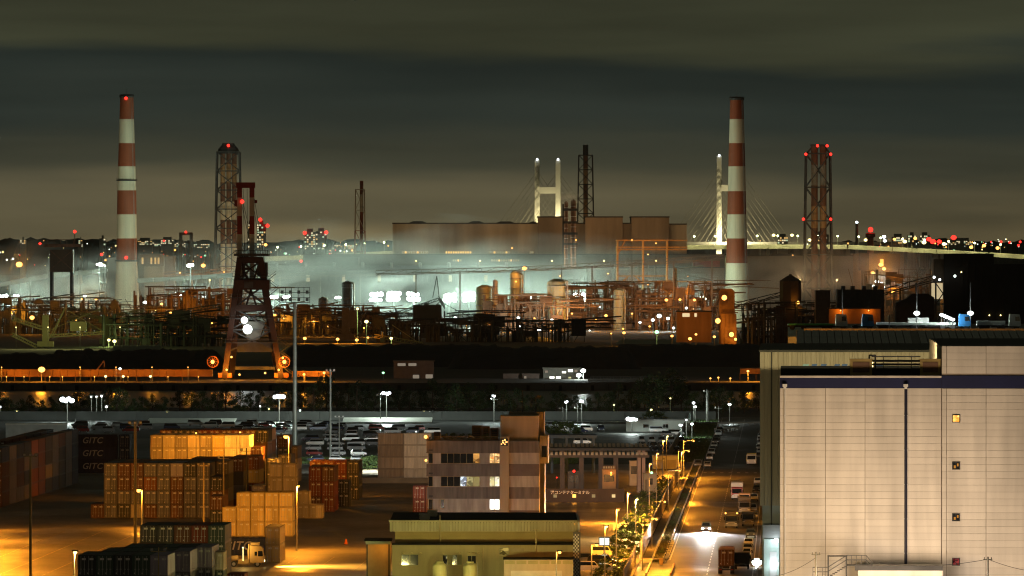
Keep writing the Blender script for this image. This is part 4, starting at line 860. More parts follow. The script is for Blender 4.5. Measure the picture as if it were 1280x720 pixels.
_hl = MB(); _hl.box(-.05, .03, -.2, .2, -.07, .08); HLM = _hl.mesh('headlight', M('headlight_glass', (.6, .62, .62), .15)); TLM = _hl.mesh('tail_light', M('tail_glass', (.3, .02, .015), .25)); HLON = _hl.mesh('headlight', E('headlight_on', (1, .98, .92), 40))
def car(kind, colr, x, y, rz, label, group, parts=True, on=False, z=.05):
    b, gl, wh, lo, hw = CARM[kind]
    if (kind, colr) not in _cb: _cb[(kind, colr)] = b.mesh('car_body', [M('car_paint_' + colr.replace(' ', '_'), carcol[colr], .25, .15, .06, .5, rnd=.15, spec=.6), darksteel])
    o = link('parked_car' if not on else 'moving_car', _cb[(kind, colr)], None, (x, y, z), rz); tag(o, label, 'car', group)
    link('windows', gl, o)
    for sx in (-1, 1):
        for sy in (-1, 1): link('wheel', wh, o, (sx * (lo[1][0] - .75), sy * (hw - .1), .31))
    if parts:
        for sy in (-1, 1): link('headlight', HLON if on else HLM, o, (lo[2][0] - .03, sy * hw * .7, .68)); link('tail_light', TLM, o, (lo[0][0] + .0, sy * hw * .75, .76))
    return o
# export car park: rows of parked cars side-on
rr = random.Random(5); KN = ['saloon', 'hatchback', 'minivan', 'minivan', 'kei van', 'hatchback']; CN = ['white', 'white', 'silver', 'silver', 'black', 'black', 'grey', 'grey', 'dark blue', 'red']
rows = [(577.5, 391, 470), (570, 392, 470), (563.5, 390, 471), (557.5, 388, 472), (552, 386, 472), (547, 384, 474), (542.5, 290, 545), (538.6, 296, 545), (535.2, 236, 425), (532.4, 240, 425)]
for ri, (py, a, b_) in enumerate(rows):
    d = D(py); px = a + rr.uniform(0, 6); j = 0; pitch = 5.25 * F / d
    while px < b_:
        if rr.random() < .9:
            kn = rr.choice(KN); cn = rr.choice(CN)
            car(kn, cn, (px - 640) * d / F, d + rr.uniform(-1, 1), rr.choice((0, math.pi)) + rr.uniform(-.05, .05), f'{cn} {kn} in the big car park, {ORD[j]} from left in the {ORD[ri]} row', 'cars in the big car park', parts=ri < 2)
            j += 1
        px += pitch * rr.uniform(.94, 1.1)
rows = [(541, 104, 190), (537.5, 100, 240), (534.2, 100, 180)]
for ri, (py, a, b_) in enumerate(rows):
    d = D(py); px = a; j = 0
    while px < b_:
        kn = rr.choice(KN); cn = rr.choice(CN); car(kn, cn, (px - 640) * d / F, d, rr.choice((0, math.pi)), f'{cn} {kn} in the far left car park, {ORD[j]} from left, {ORD[ri]} row', 'cars in the far left car park', parts=False); j += 1; px += 5.4 * F / d * rr.uniform(.95, 1.4)
for ri, (py, a, b_) in enumerate(((566, 806, 850), (560, 804, 852), (554.5, 802, 855))):
    d = D(py); px = a; j = 0
    while px < b_:
        kn = rr.choice(KN); cn = rr.choice(['white', 'white', 'silver', 'black', 'dark blue']); car(kn, cn, (px - 640) * d / F, d, -math.pi / 2 + rr.uniform(-.05, .05), f'{cn} {kn} in the staff car park, {ORD[j]} from left, {ORD[ri]} row', 'cars in the staff car park', parts=True); j += 1; px += 2.6 * F / d
for i, (px, py, kn, cn) in enumerate(((733, 540, 'kei van', 'white'), (726, 541.5, 'hatchback', 'dark blue'), (751, 539.5, 'minivan', 'dark blue'), (728, 556, 'minivan', 'white'), (822, 541, 'minivan', 'silver'), (835, 546, 'hatchback', 'black'), (845, 545, 'minivan', 'white'), (700, 541, 'minivan', 'white'))):
    p = G(px, py); car(kn, cn, p[0], p[1], [0, .1, -1.5, 0, 0, 0, 0, 0][i], f'{cn} {kn} on the ramp yard, ' + ['right of the paired lamp poles', 'left of the white van by the lamp poles', 'beside the pale fence below the orange lamp', 'behind the blue canopy', 'in front of the white cabin porch', 'right of the white cabin porch', 'at the right end of the white cabin', 'at the left behind the blue canopy'][i], 'cars on the ramp yard')
# cars parked along the left kerb of the road
for i, (v, cn, kn, u) in enumerate(((1600, 'silver', 'minivan', -.9), (1596, 'white', 'hatchback', 1.3), (1648, 'white', 'kei van', 1.2), (1690, 'white', 'minivan', 1.2), (1722, 'silver', 'saloon', 1.2), (1752, 'white', 'hatchback', 1.2), (1788, 'grey', 'minivan', 1.2), (1822, 'silver', 'saloon', 1.2), (1858, 'white', 'minivan', 1.2), (1900, 'black', 'saloon', 1.2))):
    p = UV(u, v); car(kn, cn, p.x, p.y, -math.pi / 2 - .04, f'{cn} {kn} at the left kerb, ' + (f'{ORD[i - 2]} beyond the crossing' if i > 1 else ['at the far tip of the planted strip', 'just right of the planted strip tip'][i]), 'cars along the left kerb')
rr = random.Random(9)
for i, v in enumerate((1135, 1158, 1180, 1218, 1300, 1330, 1390, 1440, 1485, 1660, 1700, 1735, 1770, 1805, 1840, 1880)):
    cn = rr.choice(['white', 'silver', 'black', 'white', 'grey']); kn = rr.choice(['hatchback', 'minivan', 'kei van', 'saloon'])
    p = UV(13.2 + rr.uniform(-.2, .3) + (0 if v < 1600 else -.3), v); car(kn, cn, p.x, p.y, -math.pi / 2 - .04, f'{cn} {kn} parked at the right kerb beside the warehouse, {ORD[i]} from near', 'cars along the right kerb')
# the car driving towards us with headlights on
p = UV(5.2, 1242); o = car('minivan', 'silver', p.x, p.y, -math.pi / 2 - .04, 'silver minivan driving towards us with bright headlights on', 'moving cars', on=True)
for sy in (-.6, .6):
    lightat(o, (2.45, sy, .75), 60000, (1, .96, .88), .15, spot=80, rot=(R(80), 0, R(-90)), blend=.8)

def truck(x, y, rz, label, cabc, boxc, L=6.0, boxh=2.4, kind='box', group='trucks along the right kerb', lights=None):
    """front towards +x, origin on the ground at the middle"""
    rt = T('truck', label, 'truck', (x, y, .05), rz, group); cp = M('truck_paint_' + '_'.join('%d' % (c * 100) for c in cabc), cabc, .35, .05, .08, .5); fx = L / 2 + 1.7
    g = MB(); g.prism([(fx - 1.7, .55), (fx, .55), (fx + .03, 1.25), (fx - .1, 2.35), (fx - .35, 2.6), (fx - 1.7, 2.6)], 'y', -1.12, 1.12); g.build('cab', cp, rt)
    g = MB(); g.quad((fx + .045, -1.0, 1.35), (fx + .045, 1.0, 1.35), (fx - .07, .95, 2.25), (fx - .07, -.95, 2.25)); [g.quad((fx - .25, s * 1.13, 1.4), (fx - 1.2, s * 1.13, 1.4), (fx - 1.2, s * 1.13, 2.2), (fx - .35, s * 1.13, 2.2)) for s in (-1, 1)]; g.build('windscreen', GLASS('car_glass'), rt)
    g = MB(); g.box(fx, fx + .12, -1.1, 1.1, .4, .75); g.box(fx, fx + .06, -.7, .7, .85, 1.15); g.build('bumper', M('truck_bumper', (.3, .3, .3), .4, .3), rt)
    g = MB(); g.box(-L / 2, fx - .2, -.45, .45, .6, .85); g.box(-L / 2 - .05, -L / 2 + .05, -1.1, 1.1, .5, .75); g.build('chassis', blk, rt)
    if kind == 'box':
        bm = M('truck_box_' + '_'.join('%d' % (c * 100) for c in boxc), boxc, .5, .1, .1, .6); g = MB(); g.box(-L / 2, L / 2 - .1, -1.2, 1.2, .95, .95 + boxh); [g.box(-L / 2 + q * .6, -L / 2 + q * .6 + .08, s * 1.2 - .02, s * 1.2 + .02, 1, .9 + boxh) for q in range(int(L / .6)) for s in (-1, 1)]; g.build('cargo_box', bm, rt)
    elif kind == 'tipper':
        bm = M('tipper_body', boxc, .5, .1); g = MB(); g.box(-L / 2, L / 2 - .2, -1.2, -1.05, .95, 2.3); g.box(-L / 2, L / 2 - .2, 1.05, 1.2, .95, 2.3); g.box(-L / 2, L / 2 - .2, -1.05, 1.05, .95, 1.1); g.box(-L / 2, -L / 2 + .12, -1.05, 1.05, 1.1, 2.3); g.box(L / 2 - .32, L / 2 - .2, -1.05, 1.05, 1.1, 2.7); g.build('tipper_body', bm, rt)
    w_ = MB(); w_.cyl((0, -.15, 0), (0, .15, 0), .5, n=16); w_.cyl((0, -.17, 0), (0, .17, 0), .28, n=10, m=1); me = w_.mesh('wheel', [wheelm, rimm])
    for xx in (fx - .85, -L / 2 + 1.1, -L / 2 + 2.2) if L > 5 else (fx - .85, -L / 2 + 1.1):
        for s in (-1, 1): link('wheel', me, rt, (xx, s * .98, .5))
    for s in (-1, 1):
        g = MB(); g.box(fx + .06, fx + .15, s * .8 - .22, s * .8 + .22, .78, .98); g.build('headlight', M('headlight_glass', (.6, .62, .62), .15), rt)
        g = MB(); g.box(fx - .35, fx - .2, s * 1.14, s * 1.34, 1.5, 2.1); g.build('mirror', blk, rt)
    if lights:
        for (lx, ly, lz, em) in lights: g = MB(); g.ball((lx, ly, lz), .16); g.build('marker_lamp', EMAT[em], rt)
    return rt
def rtruck(u, v, *a, **k): p = UV(u, v); return truck(p.x, p.y, -math.pi / 2 - .04, *a, **k)
t = rtruck(9.6, 1262, 'dark truck facing us with two amber roof lamps beside the moving car', (.05, .055, .06), (.06, .05, .045), L=6.5, boxh=2.0, lights=[(4.6, -1.05, 2.75, 'o'), (4.6, 1.05, 2.75, 'o')])
lightat(t, (5.6, 0, 2.9), 120, SOD, .2)
rtruck(9.6, 1402, 'white box truck with red cab and blue marker lamp', (.3, .04, .03), (.62, .6, .56), L=7, boxh=2.5, lights=[(5.3, 1.0, .75, 'b')])
rtruck(11.3, 1368, 'pale orange flatbed truck behind the blue-lamp truck', (.45, .3, .2), (.5, .36, .22), L=6, boxh=1.3)
rtruck(11.6, 1328, 'dark grey truck parked in front of the flatbed truck', (.1, .1, .11), (.10, .09, .09), L=6, boxh=2.2)
rtruck(11.4, 1620, 'white and yellow tipper truck far up the right kerb', (.62, .62, .55), (.55, .5, .06), L=5.5, kind='tipper')
rtruck(12.6, 1270, 'small dark truck at the right kerb behind the amber-lamp truck', (.12, .12, .12), (.2, .17, .14), L=4.4, boxh=1.6)
# container lorry driving away at the bottom of the road
p = UV(10.2, 1083); rt = T('container_lorry', 'lorry with reddish brown container seen from behind at bottom of road', 'truck', (p.x, p.y, .05), YAW)
o = link('container', cont_meshes('rust', 12.19, 2.59)[0], rt, (0, 0, 1.25)); [link('door', cont_meshes('rust', 12.19, 2.59)[1], rt, (xx, -.02, 1.43)) for xx in (-1.06, .01)]
g = MB(); g.box(-.5, .5, .1, 13, .85, 1.22); g.box(-1.2, 1.2, 0, .15, .6, .8); g.build('chassis', blk, rt)
w_ = MB(); w_.cyl((-.3, 0, 0), (.3, 0, 0), .5, n=16); me = w_.mesh('wheel', wheelm)
for y in (1.2, 2.5, 3.8, 11.8, 13.8): [link('wheel', me, rt, (s * .95, y, .5)) for s in (-1, 1)]
g = MB(); g.box(-1.2, 1.2, 12.6, 14.6, 1.0, 3.4); g.build('cab', M('cab_dark', (.06, .06, .065), .4), rt)
for s in (-1, 1): g = MB(); g.box(s * .9 - .2, s * .9 + .2, -.06, 0, .62, .78); g.build('tail_light', M('tail_glass', (.3, .02, .015), .25), rt)
p = UV(12.6, 1100); truck(p.x, p.y, math.pi / 2 - .04, 'dark lorry cab with roof sign ahead of the brown container lorry', (.03, .03, .035), (.04, .04, .045), L=5, boxh=1.8, group='trucks along the right kerb')

# container trailer with a tractor unit in front of it, lit by an added amber lamp
A = At(1118, 284); rt = T('container_trailer', 'trailer with navy container lettered TC behind the tractor unit', 'trailer', A.base, 0)
o = link('container', cont_meshes('navy', 12.19, 2.9)[0], rt, (A.x(331) - 12.19, 2.44, 1.3)); o.rotation_euler = (0, 0, -math.pi / 2); gitc(o, 2.9, 12.19, .43)
g = MB(); g.box(A.x(331) - 12.1, A.x(331), .6, 1.9, .95, 1.28); g.build('chassis', M('chassis_yellow', (.4, .28, .08), .6), rt)
w_ = MB(); w_.cyl((0, -.2, 0), (0, .2, 0), .5, n=16); w_.cyl((0, -.22, 0), (0, .22, 0), .28, n=10, m=1); me = w_.mesh('wheel', [wheelm, rimm])
for xx in (A.x(262), A.x(272), A.x(322)): [link('wheel', me, rt, (xx, yy, .5)) for yy in (.5, 2.0)]
stackgrid(331, 1121, 1, lambda c: 2, lambda c, t: 'yellow', 'the lamplit pile right behind the parked tractor', L=12.19, H=2.9)
B = At(1108, 318); rt = T('tractor_unit', 'yellowish tractor unit facing right in front of the lettered container', 'truck', B.base, 0, None)
cabm = M('tractor_cab', (.5, .34, .13), .45); fx = B.x(330.5)
g = MB(); g.prism([(fx - 2.3, .75), (fx - .02, .7), (fx, 1.5), (fx - .15, 2.9), (fx - .5, 3.3), (fx - 2.3, 3.5)], 'y', -1.2, 1.2); g.build('cab', cabm, rt)
g = MB(); g.quad((fx - .2, -1.215, 1.75), (fx - 1.0, -1.215, 1.75), (fx - 1.0, -1.215, 2.6), (fx - .3, -1.215, 2.6)); g.quad((fx - 1.15, -1.215, 1.85), (fx - 1.55, -1.215, 1.85), (fx - 1.55, -1.215, 2.5), (fx - 1.15, -1.215, 2.5)); g.quad((fx + .01, -1, 1.6), (fx + .01, 1, 1.6), (fx - .13, 1, 2.8), (fx - .13, -1, 2.8)); g.build('cab_window', GLASS('car_glass'), rt)
g = MB(); g.box(fx - 1.05, fx - .12, -1.23, -1.2, .85, 1.7); g.build('door', M('tractor_door', (.55, .38, .15), .45), rt)
g = MB(); g.box(fx - 6.3, fx - .3, -.45, .45, .65, .95); g.cyl((fx - 5.8, -.4, 1.25), (fx - 4.2, -.4, 1.4), .5, .5, 14); g.box(fx - 4.2, fx - 2.5, -1.1, -.5, .55, 1.2); g.box(fx - 2.7, fx - 2.4, -1.0, 1.0, .9, 2.8); g.build('chassis', M('tractor_chassis', (.3, .2, .08), .6), rt)
for xx in (fx - 1.1, fx - 4.9, fx - 6.0): [link('wheel', me, rt, (xx, yy, .5)) for yy in (-.95, .95)]
g = MB(); [g.cyl((fx - 2.5, s * .95, .9), (fx - 2.5, s * .95, 3.7), .1, n=8) for s in (-1, 1)]; g.box(fx - 2.2, fx - .8, -1.0, 1.0, 3.5, 3.95); g.build('wind_deflector', cabm, rt)
for s in (-.8, .8):
    g = MB(); g.box(fx - .02, fx + .06, s - .25, s + .25, .85, 1.1); g.build('headlight', E('truck_headlight', (1, .8, .35), 5), rt); lightat(rt, (fx + .3, s, 2.4), 110000, (1, .46, .06), .2, spot=100, rot=(R(80), 0, R(-90)), blend=1)
lightat(rt, (fx - 3.4, -2.6, 3.2), 420, (1, .6, .16), .3, name='added_chassis_light')  # amber lamp added behind the cab to brighten chassis and trailer
g = MB(); g.box(fx - 3.5, fx - 3.3, -2.0, -1.3, 3.1, 3.25); g.bar((fx - 3.4, -1.3, 1.0), (fx - 3.4, -1.3, 3.2), .08); g.build('added_work_lamp', EY, rt)
# orange traffic cone on the yard
p = G(432.5, 681); rt = T('traffic_cone', 'orange traffic cone standing alone on the lit yard', 'traffic cone', (p[0], p[1], .03))
g = MB(); g.lathe([(.34, .06), (.08, 1.0), (.05, 1.02)], 12); g.build('cone', M('cone_orange', (.6, .12, .02), .5), rt); g = MB(); g.box(-.4, .4, -.4, .4, 0, .06); g.build('base', blk, rt)

# ---------------------------------------------------------------- fences and barriers along the road
fm = M('fence_concrete', (.36, .32, .27), .8, 0, .2, .5, rnd=.15)
def panel_fence(name, label, u, v0, v1, pitch, h, mt):
    a = UV(u, v0); rt = T(name, label, 'fence', (a.x, a.y, 0), YAW); n_ = int((v1 - v0) / pitch)
    m_ = MB(); m_.box(-.06, .06, .12, pitch - .12, .1, h); [m_.box(-.09, .09, .12, pitch - .12, z, z + .08) for z in (.3, h * .5, h - .12)]; me = m_.mesh('panel', mt)
    p_ = MB(); p_.box(-.12, .12, -.11, .11, 0, h + .12); pe = p_.mesh('post', conc)
    for i in range(n_): link('panel', me, rt, (0, i * pitch, 0)); link('post', pe, rt, (0, i * pitch, 0))
    link('post', pe, rt, (0, n_ * pitch, 0))
panel_fence('concrete_fence', 'beige concrete panel fence along the road, near stretch below the entrance', -4.9, 1040, 1118, 6, 2.9, fm)
panel_fence('concrete_fence', 'beige concrete panel fence along the road, far stretch beyond the entrance', -4.3, 1136, 1560, 10, 2.9, fm)
panel_fence('mesh_fence', 'green mesh fence along the far road', -8.6, 1575, 2030, 8, 2.6, M('fence_green', (.03, .11, .08), .6, 0, .2, .5))
gp = M('guard_pipe', (.6, .58, .52), .5, .2, .2, 1)
for nm, u, lb in (('near', -.35, 'white guard rail on the road edge of the planted strip'), ('far', -2.2, 'white guard rail on the path edge of the planted strip')):
    a = UV(u, 1124); rt = T('guard_rail', lb, 'guard rail', (a.x, a.y, 0), YAW, 'guard rails of the planted strip'); n_ = 128
    m_ = MB(); m_.cyl((0, 0, 0), (0, 0, .95), .06, n=6); me = m_.mesh('post', gp); b_ = MB(); [b_.cyl((0, 0, z), (0, 4, z), .045, n=6) for z in (.45, .85)]; be = b_.mesh('rail', gp)
    for i in range(n_): link('post', me, rt, (0, i * 4, 0)); link('rail', be, rt, (0, i * 4, 0))
# reflective chevrons at the near end of the strip
for i in range(7):
    p = UV(.05, 1128 + i * 9); rt = T('delineator', f'striped black and white marker board on the strip, {ORD[i]} from near', 'marker board', (p.x, p.y, 0), YAW, 'marker boards'); g = MB(); g.cyl((0, 0, 0), (0, 0, .9), .04, n=6); g.build('post', galv, rt)
    g = MB(); [g.add([(-.3 + q * .15, -.05, .35), (-.22 + q * .15, -.05, .35), (-.02 + q * .15, -.05, 1.15), (-.1 + q * .15, -.05, 1.15)], [(0, 1, 2, 3)]) for q in range(4)]; g.box(-.35, .35, -.04, 0, .3, 1.2, 1); g.build('board', [wht, blk], rt)
# entrance barrier arms and centre rail at the bottom
p = UV(-2.2, 1110); rt = T('lane_barrier', 'white low lane barrier at the bottom of the road entrance', 'barrier', (p.x, p.y, 0), YAW); g = MB(); g.box(-.12, .12, -38, 0, .45, .75); g.build('rail', gp, rt); [MB().box(-.08, .08, -i * 4 - .1, -i * 4 + .1, 0, .45).build('post', galv, rt) for i in range(10)]
p = UV(1.6, 1106); rt = T('lane_barrier', 'orange lamplit lane barrier right of the white one', 'barrier', (p.x, p.y, 0), YAW); g = MB(); g.box(-.12, .12, -34, 0, .4, .7); g.build('rail', M('barrier_orange', (.5, .2, .06), .6), rt); [MB().box(-.08, .08, -i * 4 - .1, -i * 4 + .1, 0, .4).build('post', galv, rt) for i in range(9)]
p = UV(-.6, 1114); rt = T('boom_gate', 'small boom gate across the side lane entrance', 'boom gate', (p.x, p.y, 0)); g = MB(); g.box(-.3, .3, -.3, .3, 0, 1.1); g.build('cabinet', M('cab_orange', (.45, .3, .1), .5), rt); g = MB(); g.bar((-3.4, 0, .95), (0, 0, 1.0), .12); g.build('boom', wht, rt)
# low white road-end barriers
for i, (a, b_) in enumerate((((893, 540), (923, 538)), ((897, 533), (950, 531.5)))):
    P0, P1 = G(*a), G(*b_); rt = T('road_end_barrier', ['near white barrier at the end of the road', 'far white barrier at the end of the road'][i], 'barrier', (P0[0], P0[1], 0), 0, 'road end barriers'); dx, dy = P1[0] - P0[0], P1[1] - P0[1]; n_ = 8
    g = MB(); g.bar((0, 0, .85), (dx, dy, .85), .12, .4); g.build('rail', wht, rt)
    for q in range(n_ + 1): g = MB(); g.box(dx * q / n_ - .1, dx * q / n_ + .1, dy * q / n_ - .1, dy * q / n_ + .1, 0, .65); g.build('post', galv, rt)
# pale boundary wall behind the car parks and long sheds
wm2 = M('boundary_pale', (.075, .08, .07), .7, 0, .15, .3)
A = At(2030, 400); rt = T('boundary_wall', 'long pale boundary wall behind the car parks', 'wall', A.base, 0); h = 2.5
m_ = MB(); w = 9.0; m_.box(.05, w - .05, 0, .25, 0, h); m_.box(0, .3, -.1, .35, 0, h + .15); m_.box(0, w, -.05, .3, h, h + .12); me = m_.mesh('panel', wm2)
for i in range(24): link('panel', me, rt, (A.x(-20) + i * w, 0, 0))
for nm, a, b_, top, lb in (('left', 183, 293, 527.5, 'long flat white shed behind the left car park'), ('mid', 428, 540, 526.5, 'long flat white shed behind the middle car park')):
    A = At(1990, (a + b_) / 2); r = T('low_shed', lb, 'shed', A.base, 0, 'long white sheds'); zt = A.z(top)
    g = MB(); g.box(A.x(a) + 1.2, A.x(b_) - 1, 0, 16, 0, zt - .5); [g.box(A.x(a) + 1.2 + i * 2, A.x(a) + 1.28 + i * 2, -.05, 0, 0, zt - .5) for i in range(12)]; g.build('wall', M('shed_white', (.5, .54, .48), .6), r)
    g = MB(); g.prism([(-.8, zt - .5), (16.5, zt + .5), (16.5, zt + .7), (-.8, zt - .25)], 'x', A.x(a), A.x(b_)); g.build('roof', M('shed_roof', (.42, .44, .38), .5, .2), r)
A = At(1715, 45); r = T('white_shed', 'long white flat-topped shed behind the left container wall', 'shed', A.base, 0); zt = A.z(529.5)
g = MB(); g.box(A.x(7), A.x(82), 0, 6, 0, zt - .3); [g.box(A.x(7) + i * .7, A.x(7) + i * .7 + .1, -.05, 0, .3, zt - .4) for i in range(20)]; g.build('wall', M('shed_grey_white', (.42, .42, .38), .6), r); g = MB(); g.box(A.x(6.5), A.x(82.5), -.3, 6.3, zt - .3, zt); g.build('roof', M('shed_pale_roof', (.6, .58, .5), .5), r)
# pale fence right of the office + ramp
A = At(1985, 735); r = T('pale_fence', 'tall pale corrugated fence between the sheds and white cabin', 'fence', A.base, 0); h = A.z(527.5); m_ = MB(); w = 2.0; m_.box(.02, w - .02, 0, .12, .1, h); [m_.box(.3 + q * .5, .5 + q * .5, -.05, 0, .1, h) for q in range(3)]; me = m_.mesh('panel', wm2)
for i in range(27): link('panel', me, r, (A.x(676) + i * w, 0, 0))
g = MB(); d0, d1 = D(556), D(541); 
g.quad(((722 - 640) * d0 / F, d0, .06), ((838 - 640) * d0 / F, d0, .06), ((836 - 640) * d1 / F, d1, .06), ((752 - 640) * d1 / F, d1, .06)); struct('ramp_pavement', g, parkm)
# low wall in front of the pale stacks
A = At(1494, 505); r = T('low_wall', 'dark low wall below the pale side-on containers', 'wall', A.base, 0); g = MB(); g.box(A.x(440), A.x(545), 0, .4, 0, 1.1); g.box(A.x(440), A.x(545), -.08, .48, 1.1, 1.25); g.build('wall', M('low_wall_grey', (.2, .2, .18), .8), r)
A = At(1560, 460); r = T('orange_lit_wall', 'low wall lit orange under the shrubs left of the pale stack', 'wall', A.base, 0); g = MB(); g.box(A.x(449), A.x(473), 0, .3, 0, .7); g.box(A.x(449), A.x(473), -.06, .36, .7, .8); g.build('wall', M('planter_wall', (.4, .3, .2), .8), r)

# ---------------------------------------------------------------- yard and street lamps
def lamp_px(px, ytop, ybase, label, em, power, col=None, d=None, hs=.5, group='yard lamps', name='street_lamp', arm=None, r=.09):
    d = d or D(ybase); A = At(d, px); h = A.z(ytop)
    return street_lamp(A.X, d, h, None, label, power=power, col=col or ECOL[em], em=em, group=group, arm=arm or (0, -.9), r=r, hs=hs, name=name)
lamp_px(177.5, 612, 661, 'lit sodium lamp in front of the big dark container stack', 'o', 7500, hs=.75, arm=(-.6, -.6), r=.12)
lamp_px(361, 545, 605, 'lit sodium lamp above the cream container pile', 'o', 28000, hs=.8, d=1410, arm=(-.6, -.4), r=.11)
lamp_px(93, 690, 760, 'lit lamp with side lantern at the bottom left of the yard', 'y', 9100, col=(1, .55, .13), hs=.45, arm=(.1, -.2))
_m = lamp_px(300, 540, 606, 'sodium lamp over the lamplit container row', 'o', 0, d=1378, hs=.3, arm=(0, 0.0)); lightat(_m, (0, .8, At(1378).z(540) - .4), 20800, SOD, .3, spot=135, rot=(R(58), 0, 0), blend=.6)
_m = lamp_px(245, 541, 606, 'sodium lamp left over the lamplit container row', 'o', 0, d=1378, hs=.3, arm=(0, 0.0)); lightat(_m, (0, .8, At(1378).z(541) - .4), 14400, SOD, .3, spot=135, rot=(R(58), 0, 0), blend=.6)
for _i, _d in enumerate((1088, 1126, 1164, 1204, 1246)):  # lamp row added out of view for the orange pools on the yard
    _x = -12 - _i * 3; _k = At(_d, _x); street_lamp(_k.X, _d, 10.0, None, f'added sodium lamp out of view along the left edge of the yard, {ORD[_i]} from near', power=[30000, 34000, 34000, 28000, 16000][_i], col=SOD, em='o', group='added left yard lamps', arm=(.8, 0))
# gate and entrance lamps (orange and pale heads on slim poles)
for i, (px, yt, yb, em, pw) in enumerate(((784.5, 617, 655, 'o', 7000), (794.5, 624, 676, 'y', 3600), (770.5, 637, 700, 'o', 3600), (756, 658, 725, 'y', 900), (739.5, 681, 735, 'o', 900), (811.5, 580, 640, 'o', 1500), (820.5, 567, 635, 'o', 1300), (828.5, 551, 600, 'y', 1600), (833, 545, 590, 'y', 1600), (852, 565, 598, 'o', 3200))):
    lamp_px(px, yt, yb, 'slim lamp pole in the gate yard, ' + ['paired with a brown post beyond the hall', 'brightest one in the middle of the gate yard', 'with small side lantern right of the hall', 'in front of the bright display board', 'beside the perforated column', 'beside the guard house', 'between guard house and white shed', 'left of the white shed doors', 'at the right of the white shed doors', 'glowing orange at the head of the fence'][i], em, pw * (11 if i < 5 else 4.5), col=SOD if i != 1 else (1, .6, .2), hs=.34, group='gate yard lamps', arm=(.3, 0) if i != 4 else (.8, 0), d=None if yb < 700 else D(yb))
lamp_px(695.5, 690, 770, 'lit sodium lamp in front of the beige annex', 'o', 2000, d=985, hs=.4, arm=(.45, 0))
# road lamps on the warehouse side, hidden above parked trucks
for i, v in enumerate((1095, 1170, 1330, 1455, 1530)):
    p = UV(-3.2, v); street_lamp(p.x, p.y, 8.2, None, f'roadside sodium lamp on the footpath, {ORD[i]} from near', power=[26000, 12000, 12000, 14000, 12000][i], col=SOD, em='o', group='roadside lamps', arm=(2.2, 0), hs=.3, r=.07)
_k = At(1142, 339); _r = T('added_floodlight', 'added low floodlight hidden behind the lamplit container pile aimed at the ochre stack', 'floodlight', _k.base); g = MB(); g.cyl((0, 0, 0), (0, 0, 2.9), .07, n=6); g.box(-.35, .35, -.2, .2, 2.9, 3.4); g.build('stand', darksteel, _r); g = MB(); g.box(-.3, .3, .2, .23, 2.95, 3.35); g.build('lamp_glass', EO, _r); lightat(_r, (0, .6, 3.15), 95000, (1, .40, .05), .3, spot=26, rot=(R(93), 0, R(4)), blend=.8)  # floodlight added out of sight to light the ochre stack
for _i, (_px, _d) in enumerate(((490, 1545), (520, 1600))):  # lamps added out of sight to brighten the parked cars
    _m = street_lamp((_px - 640) * _d / F, _d, 8.4, None, ['added car park lamp hidden behind the pale containers, left one', 'added car park lamp hidden behind the pale containers, right one'][_i], power=0, col=WHITE, em='w', group='added lamps behind the pale containers', arm=(0, .8), hs=.3)
    lightat(_m, (0, 1.2, 8.2), 60000, WHITE, .3, spot=100, rot=(R(76), 0, R(12)), blend=.6)
lamp_px(371, 608, 0, 'added slim sodium lamp at the right end of the ochre stack', 'o', 30000, d=1165, hs=.26, arm=(.3, -.3))  # lamp added to make the pool of light beside the stack
# bright display board
A = At(1120, 755); r = T('display_board', 'bright white display board among the gate yard lamps', 'display', A.base, 0); g = MB(); g.box(A.x(749), A.x(762), 0, .3, A.z(682), A.z(672)); g.box(A.x(748.5), A.x(762.5), -.1, .35, A.z(672), A.z(671.3)); g.cyl((0, .15, 0), (0, .15, A.z(682)), .1, n=6); g.build('frame', darksteel, r); g = MB(); g.box(A.x(749.6), A.x(761.4), -.04, 0, A.z(681.3), A.z(672.7)); g.build('screen', E('display_white', (.8, 1, .95), 1.6), r); lightat(r, (0, -1.2, A.z(677)), 120, WHITE, .4)
# cars beside the hall
for i, (px, py, cn, kn) in enumerate(((757, 716, 'silver', 'saloon'), (752, 708, 'black', 'minivan'), (735, 716, 'cream', 'minivan'), (733, 706, 'grey', 'kei van'), (752, 697, 'cream', 'kei van'))):
    p = G(px, py); car(kn, cn, p[0], p[1], 0, f'{cn} {kn} parked right of the green hall, ' + ['nearest', 'second from near', 'behind the perforated column', 'far left one', 'farthest, lamplit'][i], 'cars beside the green hall')
# dark tall poles and unlit yard floodlight poles
def flood_pole(px, ytop, d, label, col=galv, n=3, r=.12):
    A = At(d, px); h = A.z(ytop); rt = T('floodlight_pole', label, 'light pole', A.base, 0, 'unlit yard floodlight poles')
    g = MB(); g.cyl((0, 0, 0), (0, 0, h), r * 1.4, r, 8); g.bar((-1.0, 0, h - .6), (1.0, 0, h - .6), .1); g.build('pole', col, rt)
    for i in range(n): g = MB(); xx = -.9 + 1.8 * i / max(1, n - 1); g.box(xx - .25, xx + .25, -.45, .1, h - .5, h - .1); g.box(xx - .2, xx + .2, -.48, -.45, h - .46, h - .14, 1); g.build('floodlight', [darksteel, GLASS('lamp_glass_off', (.3, .3, .28), .3)], rt)
pm = M('pole_ochre', (.38, .30, .14), .6); pk = M('pole_dark', (.06, .06, .05), .6)
flood_pole(38, 566, 1060, 'tall olive pole at the far left of the yard', M('pole_olive', (.16, .16, .09), .6), r=.16)
flood_pole(169, 526, 1160, 'tall dark pole with floodlights in front of the big dark stack', pk, 3, .2)
flood_pole(254.5, 578, 1200, 'ochre floodlight pole right of the sodium lamp', pm, 2)
flood_pole(279.5, 569, 1280, 'slim ochre pole beside the orange containers', pm, 1)
